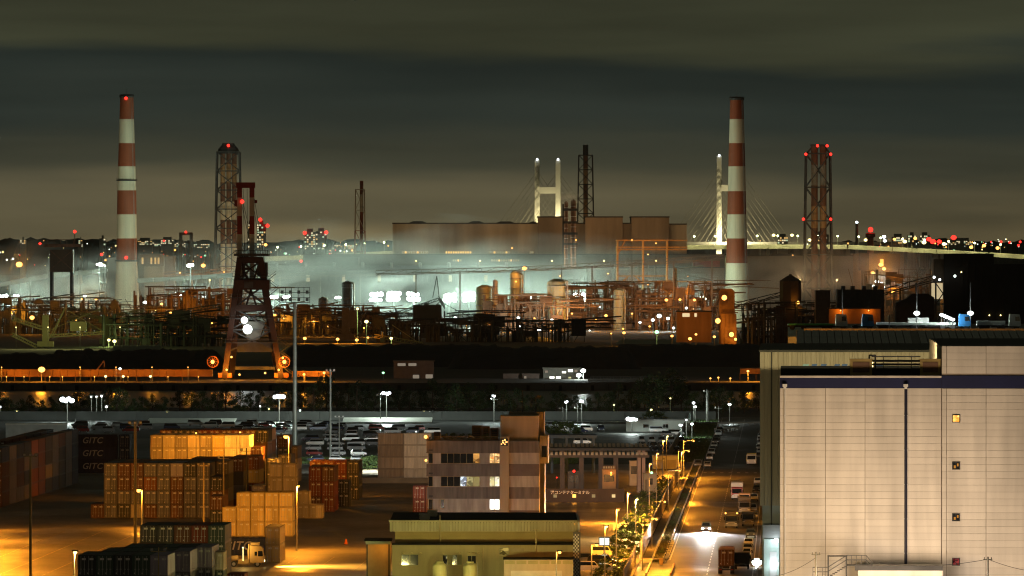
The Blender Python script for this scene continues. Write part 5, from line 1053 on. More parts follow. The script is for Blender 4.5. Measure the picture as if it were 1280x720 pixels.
flood_pole(308, 560, 1290, 'slim dark pole left of the ochre stack', pk, 1)
flood_pole(333.5, 551, 1330, 'slim dark pole behind the ochre stack', pk, 1)
flood_pole(413, 461, 1650, 'tall grey pole in front of the car park', M('pole_grey', (.2, .2, .18), .6), 3, .2)
flood_pole(424, 519, 1660, 'shorter pole with paired floodlights right of the tall grey pole', M('pole_grey', (.2, .2, .18), .6), 3, .12)
flood_pole(198, 684, 945, 'thin pale pole among the near foreground containers', pm, 2, .07)
flood_pole(531, 505, 2010, 'thin pole behind the pale containers', pk, 1, .1) if False else None
# high mast with lattice head rack
A = At(1656, 368.5); h = A.z(378); rt = T('high_mast', 'tall grey high mast with lattice rack on top', 'light mast', A.base, 0)
g = MB(); g.cyl((0, 0, 0), (0, 0, h), .62, .42, 14); g.build('pole', M('mast_grey', (.24, .25, .22), .5, .3), rt)
g = MB()
for z in (0, 1.2, 2.4, 3.6): [g.bar((-3.6, y, h + z), (3.6, y, h + z), .12) for y in (-.8, .8)]
for xx in (-3.6, -2.2, -.8, .8, 2.2, 3.6): [g.bar((xx, y, h), (xx, y, h + 3.6), .1) for y in (-.8, .8)]
g.build('rack', pk, rt)
for i in range(8): g = MB(); xx = -3.0 + (i % 4) * 2.0; zz = h + .3 + (i // 4) * 1.8; g.box(xx - .35, xx + .35, -1.2, -.8, zz, zz + .8); g.build('floodlight', darksteel, rt)
# canal-bank floodlights
CB = [(84, 500, 2.6, 'c', 26000), (209, 515, .7, 'y', 2600), (349, 496, 2.3, 'w', 26000), (325, 508, .6, 'w', 1500), (336, 511, .45, 'y', 800), (375, 513, .6, 'w', 2200), (483, 491.5, 1.7, 'c', 22000), (617, 495, 1.1, 'c', 12000), (708, 502.5, 1.1, 'c', 9000), (727, 502, 1.4, 'c', 9000), (790, 524, 2.0, 'w', 11000), (838, 498, .55, 'y', 1500), (767.5, 506.5, .55, 'y', 1500), (814, 512.5, .7, 'y', 2500), (867, 504, .9, 'c', 5000), (869, 508.5, 1.0, 'w', 5000), (912, 505.5, 1.0, 'w', 4500), (21, 514.5, .6, 'y', 2500), (133, 508.5, .8, 'w', 3000), (114, 496, .6, 'w', 2200), (120.5, 496, .6, 'w', 2200), (127, 495, .7, 'w', 2200), (851, 531.5, 1.1, 'w', 5000), (858, 525, .6, 'w', 1800), (865, 530, .8, 'w', 3000), (530, 514.5, .35, 'y', 400), (743, 526.5, .5, 'o', 900), (0, 509, .7, 'w', 2000)]
for i, (px, py, s, em, pw) in enumerate(CB):
    d = 2045 if s < .9 and px not in (790, 851, 858, 865) else (2005 if px != 790 else 1890)
    if px in (851, 858, 865): d = 1840
    A = At(d, px); h = A.z(py)
    lb = ('big ' if s > 1.5 else 'small ' if s < .6 else '') + {'c': 'bluish white', 'w': 'white', 'y': 'yellowish', 'o': 'orange'}[em] + ' floodlight on a pole before the canal trees, ' + ORD[sorted(c[0] for c in CB).index(px)] + ' from left'
    rt = T('floodlight', lb, 'floodlight', A.base, 0, 'floodlights before the canal trees')
    g = MB(); g.cyl((0, .4, 0), (0, .4, h + .4), .16, .1, 8); g.bar((-.6, .35, h + .3), (.6, .35, h + .3), .1); g.build('pole', pk, rt)
    g = MB(); rq = random.Random(int(px)); n_ = 4 if s >= 1.5 else (2 if s >= 1 else 1)
    for q in range(n_): g.ball(((q - (n_ - 1) / 2) * s * .34, -.1, h + rq.uniform(-.12, .12) * s), s * (.3 if n_ > 1 else .45) * rq.uniform(.85, 1.15), 0, 12, 8, .85)
    g.build('lamp_glass', EMAT[em], rt, smooth=True)
    lightat(rt, (0, -s - 3, h), pw * (.7 if px in (349, 483) else .35), {'c': (.85, 1, .94), 'w': WHITE, 'y': (.8, 1, .35), 'o': SOD}[em], .5)
for i, (px, yt) in enumerate(((475.5, 492), (703.5, 509), (722, 508), (541, 513), (884, 487), (898, 508), (618, 497))):
    flood_pole(px, yt, 2000 + i, ['thin pole left of the bluish floodlight', 'left pole of the paired lamps behind the office', 'right pole of the paired lamps behind the office', 'thin unlit pole behind the office roof', 'thick twin pole beside the road end', 'thin pole right of the twin pole', 'pole under the floodlight behind the office'][i], pk, 1, .1 if px != 884 else .3)
# bright white wall lamp at the warehouse foot
p = UV(15.9, 1105); A = At(1105); street_lamp((946 - 640) * 1105 / F, 1105, A.z(701), None, 'bright white floodlight at the foot of the beige warehouse', power=1500, col=(1, .95, .8), em='w', hs=1.3, arm=(0, -.3), group='floodlight at warehouse foot')
lamp_px(790, 700, 0, 'bush lamp', 'o', 0, d=1100) if False else None
# white shed with lit doors below the lamps
A = At(1590, 838); r = T('white_garage', 'small white lit garage beyond the gate guard house', 'garage', A.base, 0); zt = A.z(571)
g = MB(); g.box(A.x(816), A.x(848), 0, 8, 0, zt); g.box(A.x(815.5), A.x(848.5), -.3, 8.2, zt, zt + .25); g.build('wall', wht, r)
for a, b_ in ((822, 831), (834, 845)): g = MB(); g.box(A.x(a), A.x(b_), -.05, 0, 0, zt * .75); g.build('door', M('garage_door', (.55, .5, .4), .5), r)

A = At(775, 1150)
for k, (xa, za, xb, zb_, lb) in enumerate(((955, 722, 1020, 697, 'thin overhead cable sagging from the left to the stair pole'), (1235, 699, 1330, 716, 'thin overhead cable running right from the small cable pole'), (1100, 704, 1235, 699, 'thin overhead cable above the loading canopy'))):
    r = T('overhead_cable', lb, 'cable', (A.X, 775, 0), 0, 'overhead cables'); g = MB(); pr_ = None
    for q in range(13): t = q / 12; p = (A.x(xa + (xb - xa) * t), 0, A.z(za + (zb_ - za) * t) - .5 * (1 - (2 * t - 1) ** 2)); pr_ and g.bar(pr_, p, .05); pr_ = p
    g.build('cable', blk, r)
for k, (px, pt) in enumerate(((1020, 690), (1235, 696))):
    r = T('cable_pole', ['dark cable pole beside the outside stair', 'dark cable pole right of the loading canopy'][k], 'cable pole', (A.X + A.x(px), 775, 0), 0, 'cable poles'); g = MB(); g.cyl((0, 0, 0), (0, 0, A.z(pt)), .14, .1, 8); g.build('pole', pk, r); g = MB(); g.bar((-.5, 0, A.z(pt) - .3), (.5, 0, A.z(pt) - .3), .09); [g.cyl((x, 0, A.z(pt) - .25), (x, 0, A.z(pt) - .05), .05, n=6) for x in (-.4, 0, .4)]; g.build('crossarm', pk, r)
# ---------------------------------------------------------------- far shore: coal yard, quay conveyor, ship unloader
coal = M('coal', (.014, .014, .014), .9, 0, .4, .08, bump=1.2)
def pile(label, x0, x1, ytop, d, depth, seed, mt=coal, cat='coal pile', name='coal_pile', z0=0.):
    A = At(d, (x0 + x1) / 2); rr = random.Random(seed); rt_x = A.x(x1); n_, m_ = 70, 10; hh = A.z(ytop); g = MB(); vs_ = []
    prof = [rr.uniform(.86, 1.06) for _ in range(n_ + 1)]
    for i in range(n_ + 1):
        x = -rt_x + 2 * rt_x * i / n_; e = min(1, min(i, n_ - i) / 5.); pr = (prof[max(0, i - 1)] + prof[i] + prof[min(n_, i + 1)]) / 3
        for j in range(m_ + 1):
            t = j / m_; z = hh * e ** .8 * pr * (1 - abs(2 * t - 1) ** 1.4) * rr.uniform(.95, 1.03); vs_.append((x + rr.uniform(-.3, .3), (t - .5) * depth, z0 + z))
    g.add(vs_, [(i * (m_ + 1) + j, (i + 1) * (m_ + 1) + j, (i + 1) * (m_ + 1) + j + 1, i * (m_ + 1) + j + 1) for i in range(n_) for j in range(m_)])
    o = g.build(name, mt, None, (A.X, d, 0), smooth=True); return tag(o, label, cat, 'stockpiles')
pile('long black coal pile behind the orange quay conveyor', 55, 285, 436, 2870, 90, 1)
pile('huge black coal pile right of the ship unloader', 345, 640, 430, 2960, 100, 2)
pile('broad black coal pile in the middle distance behind the small quay office', 560, 800, 433, 2900, 90, 3)
pile('black coal pile running behind the warehouses at right', 750, 1090, 430, 2960, 100, 4)
pile('black coal pile at the far left edge', -60, 120, 441, 2820, 80, 5)
ore = M('ore_grey_green', (.22, .24, .19), .9, 0, .2, .05, bump=1.)
pile('pale ore pile glowing faintly behind the coal', 548, 690, 421, 3700, 40, 6, ore, 'ore pile', 'ore_pile')
pile('pale green ore pile under the left stacker', 138, 205, 431, 3350, 30, 7, ore, 'ore pile', 'ore_pile')
pile('pale ore pile at the right behind the coal', 770, 850, 424, 3600, 40, 8, ore, 'ore pile', 'ore_pile')
# quay conveyor gallery lit orange
def gallery(name, label, x0, x1, d, zb, zt, mt, panels, cat='conveyor', sag=0, rt=None):
    A = At(d, (x0 + x1) / 2); rt = T(name, label, cat, A.base); n_ = panels; w = (A.x(x1) - A.x(x0)) / n_
    m_ = MB(); m_.box(.06, w - .06, -1.2, 1.2, zb, zt); m_.box(.0, w, -1.4, 1.4, zt, zt + .2); m_.box(0, w, -1.3, 1.3, zb - .25, zb); me = m_.mesh('panel', mt)
    s_ = MB(); s_.bar((0, -1, 0), (0, -1, zb), .3); s_.bar((0, 1, 0), (0, 1, zb), .3); s_.bar((0, -1, zb * .5), (0, 1, zb), .15); se = s_.mesh('trestle', rusty)
    for i in range(n_):
        link('panel', me, rt, (A.x(x0) + i * w, 0, 0))
        if i % 2 == 0 and zb > .8: link('trestle', se, rt, (A.x(x0) + i * w, 0, 0))
    return rt
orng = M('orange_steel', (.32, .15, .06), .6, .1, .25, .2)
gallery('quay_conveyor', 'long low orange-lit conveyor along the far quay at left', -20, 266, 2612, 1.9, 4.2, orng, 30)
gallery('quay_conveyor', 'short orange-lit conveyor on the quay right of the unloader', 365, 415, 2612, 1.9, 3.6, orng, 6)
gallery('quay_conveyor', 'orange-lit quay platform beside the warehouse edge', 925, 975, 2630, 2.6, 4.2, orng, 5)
def small_lamp(px, py, d, em, label, power=0, s=.5, group='plant work lights', col=None, pole=True, z0=0., mast=galv):
    A = At(d, px); h = A.z(py); rt = T('work_light', label, 'work light', (A.X, d, z0), 0, group); h -= z0
    if pole and h > .5: g = MB(); g.cyl((0, .2, 0), (0, .2, h), .12 + .02 * s, .1, 6); g.build('pole', mast, rt)
    g = MB(); g.ball((0, 0, h), s, 0, 10, 6, .8); g.build('lamp_glass', EMAT[em], rt, smooth=True)
    if power: lightat(rt, (0, -s - 1.5, h + .5), power, col or ECOL[em], s)
    return rt
small_lamp(52, 462, 2600, 'o', 'bright orange lamp over the left quay conveyor', 9000, 1.3, 'quay lamps')
for i, px in enumerate((2, 100, 145, 190, 235)): small_lamp(px, 459, 2602, 'o', f'small orange quay lamp over the left conveyor, {ORD[i]} from left', 2600, .2, 'quay lamps')
for i, px in enumerate((8, 30, 62, 78, 118, 160, 210, 248)): small_lamp(px, 471, 2606, 'o', f'low orange lamp under the quay conveyor, {ORD[i]} from left', 250, .22, 'quay lamps')
for i, (px, py, e) in enumerate(((132, 470.5, 'y'), (154, 470.5, 'y'), (188, 470.5, 'y'), (150, 461, 'w'))): small_lamp(px, py, 2600, e, ['yellow lit window lamp on the quay conveyor, left', 'yellow lit window lamp on the quay conveyor, middle', 'yellow lit window lamp on the quay conveyor, right', 'small white lamp above the quay conveyor'][i], 0, .5, 'quay lamps')
for i, (px, py, s, pw) in enumerate(sorted([(380, 468, .5, 5000), (405, 466, .5, 5000), (935, 464, .5, 7000), (952, 472, .5, 4000), (888, 473, .35, 600), (898, 472, .35, 600), (913, 473, .35, 600), (815, 475, .35, 400)])): small_lamp(px, py, 2604, 'o', f'small orange lamp along the far quay to the right, {ORD[i]} from left', pw, s, 'quay lamps')
# small quay offices
def quay_office(label, x0, x1, yt, lits, d=2660, col=(.16, .12, .10)):
    A = At(d, (x0 + x1) / 2); r = T('quay_office', label, 'office', A.base, 0, 'quay offices'); zt = A.z(yt)
    g = MB(); g.box(A.x(x0), A.x(x1), 0, 10, 0, zt); g.box(A.x(x0) - .3, A.x(x1) + .3, -.3, 10.3, zt, zt + .3); g.box(A.x(x0), A.x(x1), -.15, 0, zt * .5, zt * .5 + .25); g.build('wall', M('quay_office_%d' % x0, col, .8), r)
    for (a, b_, t, bt, mt) in lits: g = MB(); g.box(A.x(a) - .1, A.x(b_) + .1, -.12, -.02, A.z(bt) - .1, A.z(t) + .1); f = g.build('window', darksteel, r); p_ = MB(); p_.box(A.x(a), A.x(b_), -.16, -.12, A.z(bt), A.z(t)); p_.build('pane', mt, f)
    return r
dimp = E('quay_window_dim', (1, .82, .6), .22); brt = E('quay_window_bright', (1, 1, .82), 2.5)
quay_office('dim brown two-storey quay office below the coal pile', 492, 542, 452, [(497, 507, 454, 457.5, dimp), (510.5, 520.5, 454, 457.5, dimp), (516, 524, 468.5, 473, dimp), (532, 541, 468, 473, dimp)])
quay_office('white lit two-storey quay office right of centre', 679, 725, 460.5, [(687, 693, 470.5, 474, brt), (695, 701, 470.5, 474, brt), (702.5, 707.5, 464, 466.5, brt), (710, 716, 461.5, 465, brt), (710.5, 714, 471, 474, E('quay_window_amber', (.9, .85, .4), .7)), (681, 685, 463, 466, dimp), (718, 722, 462, 465, dimp)], col=(.2, .2, .17))
quay_office('long dark shed left of the white lit quay office', 653, 674, 468, [(655, 658, 470, 476, dimp)])
quay_office('low dark shed on the far quay', 629, 648, 468, [])
for i, (px, py) in enumerate(((729, 463.5), (723.5, 469))): small_lamp(px, py, 2640, 'w', ['upper white floodlight beside the lit quay office', 'lower white floodlight beside the lit quay office'][i], 6000, 1.0, 'quay floodlights')
small_lamp(479, 466, 2650, 'g', 'small green navigation lamp on the quay', 0, .5, 'quay floodlights')
# moored barge deck / low pontoon with rails
A = At(2590, 790); r = T('pontoon', 'low railed pontoon beside the lit quay office', 'pontoon', (A.X, 2592, 0)); g = MB(); g.box(A.x(735), A.x(860), -3, 6, .26, 1.1); g.build('deck', galv, r)
for i in range(30): g = MB(); xx = A.x(738) + i * 1.25; g.bar((xx, -2.8, 1.1), (xx, -2.8, 2.1), .08); g.build('rail_post', galv, r)
g = MB(); [g.bar((A.x(738), -2.8, z), (A.x(858), -2.8, z), .07) for z in (1.6, 2.1)]; g.build('rail', galv, r)
# small excavator arm on the left pile
A = At(2640, 125); r = T('excavator', 'small excavator with raised arm on the left quay', 'excavator', A.base); g = MB(); g.bar((-2, 0, 3), (0, 0, 5.2), .5); g.bar((0, 0, 5.2), (1.6, 0, 7.2), .5); g.bar((1.6, 0, 7.2), (1.7, 0, 4.8), .4); g.build('arm', M('digger_orange', (.4, .2, .12), .6), r); g = MB(); g.box(-4.2, -1.6, -1.2, 1.2, 1.2, 3.0); g.build('cab', M('digger_orange', (.4, .2, .12)), r); g = MB(); [g.box(-4.6, -1.0, s - .4, s + .4, 0, 1.1) for s in (-1.2, 1.2)]; g.build('tracks', blk, r)

def unloader():
    d = 2640; A = At(d, 316); rt = T('ship_unloader', 'tall A-frame ship unloader crane with raised red and white boom', 'ship unloader', A.base)
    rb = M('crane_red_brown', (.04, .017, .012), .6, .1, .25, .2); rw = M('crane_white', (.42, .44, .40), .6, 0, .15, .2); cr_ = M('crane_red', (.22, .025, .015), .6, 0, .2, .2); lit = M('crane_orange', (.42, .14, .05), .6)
    X, Z = A.x, A.z
    for (x0, y0, x1, y1, yy) in ((281, 472, 300, 322, -3), (352, 472, 326, 322, -3), (288, 472, 303, 322, 9), (346, 472, 324, 322, 9)):
        g = MB(); g.bar((X(x0), yy, .5), (X(x1), yy, Z(y1)), 2.1, 2.4); g.build('leg', rb, rt)
    # portal beams and machinery house
    for py, w in ((325, 1.2), (355, 2.2), (385, 1.2)):
        t = (472 - py) / 150; a, b_ = 281 + 19 * t, 352 - 26 * t; g = MB(); g.box(X(a), X(b_), -4, -2, Z(py) - w, Z(py) + w); g.box(X(a), X(b_), 8, 10, Z(py) - w, Z(py) + w); g.build('portal_beam', rb, rt)
    for s in ((281, 472, 326, 322), (352, 472, 300, 322)): 
        g = MB(); t0, t1 = .58, .98; g.bar((X(s[0] + (s[2] - s[0]) * t0), -2.5, Z(s[1] + (s[3] - s[1]) * t0)), (X(s[0] + (s[2] - s[0]) * t1), -2.5, Z(s[1] + (s[3] - s[1]) * t1)), .7); g.build('diagonal', rb, rt)
    # raised twin boom girders with bands, joined by a top beam
    seg = [(355, 322, rw), (322, 293, rw), (293, 270, cr_), (270, 247, rw), (247, 228, cr_)]
    for xa, xb in ((296.5, 302.5), (312, 318)):
        for a, b_, mt in seg: g = MB(); g.box(X(xa), X(xb), -1.2, 1.2, Z(a) + .02, Z(b_) - .02); g.build('boom_girder', mt, rt)
    g = MB(); g.box(X(295.5), X(319), -1.4, 1.4, Z(235), Z(228)); g.build('boom_head_beam', cr_, rt)
    for py in (322, 336, 350): g = MB(); g.box(X(302.5), X(312), -1, 1, Z(py) - .5, Z(py) + .5); g.build('boom_tie', rb, rt)
    g = MB(); [g.bar((X(302.5), 0, Z(a)), (X(312), 0, Z(b_)), .45) for a, b_ in ((350, 336), (336, 322), (322, 336), (336, 350))]; g.build('boom_bracing', darksteel, rt)
    g = MB(); g.box(X(318.3), X(321.5), -.6, .6, Z(254), Z(250)); g.box(X(293), X(296.3), -.6, .6, Z(258), Z(250)); g.build('sheave_bracket', cr_, rt)
    g = MB(); g.box(X(293), X(336), -4.6, 10.5, Z(320), Z(317)); [g.bar((X(px), -4.5, Z(317)), (X(px), -4.5, Z(313)), .15) for px in range(293, 337, 3)]; g.bar((X(293), -4.5, Z(313)), (X(336), -4.5, Z(313)), .15); g.build('platform', darksteel, rt)
    g = MB(); g.box(X(322), X(334), -3, 9, Z(345), Z(328)); g.build('stair_tower', darksteel, rt)
    g = MB(); g.box(X(293), X(337), -5, 11, Z(362), Z(350)); g.box(X(306), X(317), -5.2, -5, Z(360), Z(352), 1); g.build('machinery_house', [rb, darksteel], rt)
    # hopper between the legs, operator cabin and lamps
    g = MB(); g.prism([(X(302), Z(402)), (X(332), Z(402)), (X(324), Z(425)), (X(310), Z(425))], 'y', -2, 7); g.build('hopper', M('hopper_pale', (.10, .095, .08), .6), rt)
    g = MB(); g.box(X(297), X(340), -2.5, 8, Z(440), Z(428)); g.box(X(294), X(344), -2.5, 8, Z(462), Z(458)); g.build('lower_deck', darksteel, rt)
    for px, py, s, pw in ((306, 400, 1.3, 900), (310, 411.5, 1.8, 1100)):
        g = MB(); g.ball((X(px), -4.5, Z(py)), s, 0, 10, 6); g.build('floodlight', EW, rt); lightat(rt, (X(px), -9, Z(py)), pw, WHITE, 1.)
    for px, py, pw in ((284, 462, 3600), (300, 468, 1500), (349, 462, 3600), (332, 466, 1500), (290, 446, 1800), (354, 447, 1500)):
        g = MB(); g.ball((X(px), -5.2, Z(py)), .4); g.build('sodium_lamp', EO, rt); lightat(rt, (X(px), -7.5, Z(py)), pw, SOD, .6)
    g = MB(); g.ball((X(303), -1.6, Z(252)), .75); g.build('warning_lamp', ER, rt)
    # cross bracing, zig-zag stairs and hoist ropes between the legs
    def legx(py, side): t = (472 - py) / 150; return X(281 + 19 * t) if side < 0 else X(352 - 26 * t)
    for yy in (-3.2, 9.2):
        for a, b_ in ((440, 412), (412, 385), (385, 355), (350, 325)):
            g = MB(); g.bar((legx(a, -1), yy, Z(a)), (legx(b_, 1), yy, Z(b_)), .45); g.bar((legx(a, 1), yy, Z(a)), (legx(b_, -1), yy, Z(b_)), .45); g.bar((legx(b_, -1), yy, Z(b_)), (legx(b_, 1), yy, Z(b_)), .5); g.build('bracing', darksteel, rt)
    g = MB()
    for k in range(14): py = 468 - k * 9; xa, xb = legx(py, 1) + 1, legx(py, 1) + 4.5; g.bar((xa if k % 2 else xb, -4.6, Z(py)), (xb if k % 2 else xa, -4.6, Z(py - 9)), .5, .25); g.bar((xa if k % 2 else xb, -4.6, Z(py) + 1), (xb if k % 2 else xa, -4.6, Z(py - 9) + 1), .12)
    g.build('stair', darksteel, rt)
    g = MB(); [g.bar((X(a), -.5, Z(236)), (X(b_), 4, Z(350)), .16) for a, b_ in ((298, 322), (300, 326), (314, 330), (316, 334), (304, 306), (309, 309))]; g.build('hoist_ropes', darksteel, rt)
    g = MB(); [g.box(legx(py, -1) - 2, legx(py, 1) + 2, -4.6, -4.2, Z(py) - .2, Z(py) + .1) for py in (345, 372, 398, 428)]; [g.bar((legx(py, -1) - 2, -4.6, Z(py) + 1.1), (legx(py, 1) + 2, -4.6, Z(py) + 1.1), .14) for py in (345, 372, 398, 428)]; g.build('walkway', darksteel, rt)
    # bogies
    w_ = MB(); w_.cyl((0, -.4, 0), (0, .4, 0), .7, n=14); me = w_.mesh('wheel', blk)
    for px in (276, 281, 286, 347, 352, 357): link('wheel', me, rt, (X(px), -3.2, .7)); link('wheel', me, rt, (X(px), 9, .7))
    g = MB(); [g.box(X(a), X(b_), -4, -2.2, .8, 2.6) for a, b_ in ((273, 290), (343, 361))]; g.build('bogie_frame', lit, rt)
    for cx in (266.5, 351 + 5):          # cable reels with spokes
        c = (X(cx), -5, Z(452)); g = MB(); r_ = 2.1
        for i in range(22):
            a, b_ = 2 * math.pi * i / 22, 2 * math.pi * (i + 1) / 22; g.bar((c[0] + r_ * math.cos(a), c[1], c[2] + r_ * math.sin(a)), (c[0] + r_ * math.cos(b_), c[1], c[2] + r_ * math.sin(b_)), .22)
            if i % 2 == 0: g.bar(c, (c[0] + r_ * math.cos(a), c[1], c[2] + r_ * math.sin(a)), .12)
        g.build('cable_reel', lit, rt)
        g = MB(); g.ball((c[0], c[1] - .6, c[2]), .7); g.build('reel_lamp', EO, rt); lightat(rt, (c[0] + .5, c[1] - 2.6, c[2]), 700, SOD, .5)
unloader()

# ---------------------------------------------------------------- chimneys
def chimney(label, px, d, bands, prof, plat=None, lamps=()):
    A = At(d, px); rt = T('chimney', label, 'chimney', A.base, 0, 'red and white chimneys')
    def rad(py):
        for (y0, r0), (y1, r1) in zip(prof, prof[1:]):
            if y0 <= py <= y1: return (r0 + (r1 - r0) * (py - y0) / (y1 - y0)) * A.k
        return prof[-1][1] * A.k
    for i, (a, b_, c) in enumerate(bands):
        ys = [b_ + (a - b_) * t / 4 for t in range(5)]; g = MB(); g.lathe([(rad(y), max(0, A.z(y))) for y in ys], 32); g.build('band', redp if c == 'r' else whtp, rt, smooth=False)
    g = MB(); zt = A.z(bands[0][0]); r = rad(bands[0][0]); g.lathe([(r * 1.12, zt - 1.6), (r * 1.14, zt - .4), (r * .95, zt + .5)], 24); [g.bar((r * 1.13 * math.cos(t), r * 1.13 * math.sin(t), zt - .2), (r * 1.13 * math.cos(t), r * 1.13 * math.sin(t), zt + .9), .12) for t in [2 * math.pi * i / 12 for i in range(12)]]; g.cyl((0, 0, zt), (0, 0, zt + 4.5), .12, .06, 5); g.build('crown_platform', darksteel, rt)
    for py in plat or (): r = rad(py); z = A.z(py); g = MB(); g.lathe([(r * 1.0, z - .7), (r * 1.16, z - .5), (r * 1.16, z + .1), (r * 1.0, z + .2)], 24); [g.bar((r * 1.15 * math.cos(t), r * 1.15 * math.sin(t), z), (r * 1.15 * math.cos(t), r * 1.15 * math.sin(t), z + 1.2), .1) for t in [2 * math.pi * i / 16 for i in range(16)]]; g.build('platform', darksteel, rt)
    g = MB(); [g.bar((rad(b_) * .75 + x, -rad(b_) * .75, A.z(b_)), (rad(bands[0][0]) * .75 + x, -rad(bands[0][0]) * .75, A.z(bands[0][0])), .12) for x in (-.25, .25) for b_ in (bands[-1][1],)]; g.build('ladder', galv, rt)
    for (dx, py) in lamps: g = MB(); g.ball((dx * A.k, -rad(py) - .3, A.z(py)), 1.0); g.build('warning_lamp', ER, rt)
    return rt
chimney('red and white banded chimney at left with flared pale foot', 158.5, 4350, [(119, 149, 'r'), (149, 179, 'w'), (179, 208, 'r'), (208, 238, 'w'), (238, 268, 'r'), (268, 298, 'w'), (298, 325, 'r'), (325, 415, 'w')], [(119, 8.2), (238, 11.8), (325, 13), (415, 17.5)], (225, 325.5), ((-.5, 123), (0, 322)))
chimney('taller looking red and white chimney right of centre', 921, 4300, [(122, 149, 'r'), (149, 179, 'w'), (179, 208, 'r'), (208, 239, 'w'), (239, 268, 'r'), (268, 298, 'w'), (298, 329, 'r'), (329, 412, 'w')], [(122, 8.2), (208, 10.6), (298, 12.5), (329, 13.3), (412, 16.5)])

# ---------------------------------------------------------------- lattice towers
def lattice(rt, wb, wt, z0, z1, nl, t, mats, cx=0., cy=0., x_brace=True, td=1.):
    n_ = len(mats)
    def w(z): return (wb + (wt - wb) * (z - z0) / (z1 - z0)) / 2
    for sx in (-1, 1):
        for sy in (-1, 1):
            for i in range(nl):
                a, b_ = z0 + (z1 - z0) * i / nl, z0 + (z1 - z0) * (i + 1) / nl
                g = MB(); g.bar((cx + sx * w(a), cy + sy * w(a) * td, a), (cx + sx * w(b_), cy + sy * w(b_) * td, b_), t); g.build('leg', mats[i * n_ // nl], rt)
    for i in range(nl):
        a, b_ = z0 + (z1 - z0) * i / nl, z0 + (z1 - z0) * (i + 1) / nl; g = MB(); wa, wb_ = w(a), w(b_)
        c = [(-1, -1), (1, -1), (1, 1), (-1, 1)]
        for (p, q) in zip(c, c[1:] + c[:1]):
            P = lambda s, ww, z: (cx + s[0] * ww, cy + s[1] * ww * td, z)
            g.bar(P(p, wb_, b_), P(q, wb_, b_), t * .65)
            if x_brace: g.bar(P(p, wa, a), P(q, wb_, b_), t * .5); g.bar(P(q, wa, a), P(p, wb_, b_), t * .5)
            else: g.bar(P(p if i % 2 else q, wa, a), P(q if i % 2 else p, wb_, b_), t * .55)
        g.build('bracing', mats[i * n_ // nl], rt)
flue_o = M('flue_ochre', (.36, .22, .10), .7, 0, .2, .05, streak=True); flue_b = M('flue_brown', (.17, .08, .045), .7, 0, .2, .05, streak=True)
def flues(rt, A, spec):
    for px, w, y0, y1, mt in spec: g = MB(); g.cyl((A.x(px), 0, A.z(y0)), (A.x(px), 0, A.z(y1)), w / 2 * A.k, n=14); g.build('flue', mt, rt)
A = At(4500, 285.5); rt = T('flue_tower', 'dark lattice tower round three ochre flues beside the unloader crane', 'chimney tower', A.base); X, Z = A.x, A.z
lattice(rt, 36 * A.k, 28 * A.k, 0, Z(190), 9, 1.1, [darksteel])
for cx in (278.5, 286, 293): flues(rt, A, [(cx, 6, 405, 305, whtp), (cx, 6, 305, 275, flue_b), (cx, 6, 275, 252, whtp), (cx, 6, 252, 228, flue_b), (cx, 6, 228, 205, flue_o), (cx, 6, 205, 190, flue_b)])
g = MB(); g.lathe([(14 * A.k, Z(192)), (12.5 * A.k, Z(186)), (8 * A.k, Z(181)), (7.5 * A.k, Z(179))], 8); g.build('cap', darksteel, rt); g = MB(); g.ball((X(286), -6, Z(182)), 1.0); g.build('warning_lamp', ER, rt)
A = At(5000, 732); rt = T('flue_tower', 'slim dark lattice flare tower with one ochre flue behind the mill', 'chimney tower', A.base); X, Z = A.x, A.z
lattice(rt, 24 * A.k, 17 * A.k, 0, Z(194), 11, .9, [darksteel]); flues(rt, A, [(732, 6, 395, 272, flue_o), (732, 6, 272, 248, flue_o), (732, 6, 248, 230, flue_b), (732, 6, 230, 210, flue_o), (732, 6, 210, 182, flue_b)])
g = MB(); g.cyl((0, 0, Z(194)), (0, 0, Z(181)), 3.4 * A.k, n=12); g.build('cap', darksteel, rt)
A = At(4600, 1022.5); rt = T('flue_tower', 'lattice tower with two brown flues and red warning lamps at right', 'chimney tower', A.base); X, Z = A.x, A.z
lattice(rt, 36 * A.k, 30 * A.k, 0, Z(192), 5, 1.15, [darksteel])
for cx in (1018, 1029): flues(rt, A, [(cx, 8.5, 402, 285, flue_b), (cx, 8.5, 285, 258, flue_o), (cx, 8.5, 258, 232, flue_b), (cx, 8.5, 232, 206, M('flue_grey', (.26, .24, .2), .7)), (cx, 8.5, 206, 182, flue_b)])
g = MB(); [g.bar((X(a), 0, Z(192)), (X(b_), 0, Z(182)), 1.2) for a, b_ in ((1008, 1017), (1037, 1030))]; g.box(X(1013), X(1034), -3, 3, Z(183), Z(180.5)); g.build('cap', darksteel, rt)
for px, py in ((1021, 182.5), (1033, 182.5), (1006.5, 193), (1037.5, 193), (1003.5, 274), (1037.5, 274)): g = MB(); g.ball((X(px), -10, Z(py)), .95); g.build('warning_lamp', ER, rt)
A = At(5200, 450); rt = T('lattice_mast', 'red and white lattice mast in the middle distance left of the mill', 'mast', A.base); X, Z = A.x, A.z
lattice(rt, 15 * A.k, 11 * A.k, 0, Z(237), 6, .8, [M('mast_white', (.5, .45, .36), .6), M('mast_red', (.32, .1, .05), .6), M('mast_white', (.5, .45, .36))], x_brace=False)
flues(rt, A, [(452, 4.5, 390, 292, flue_o), (452, 4.5, 292, 265, redp), (452, 4.5, 265, 243, whtp), (452, 4.5, 243, 226, redp)])
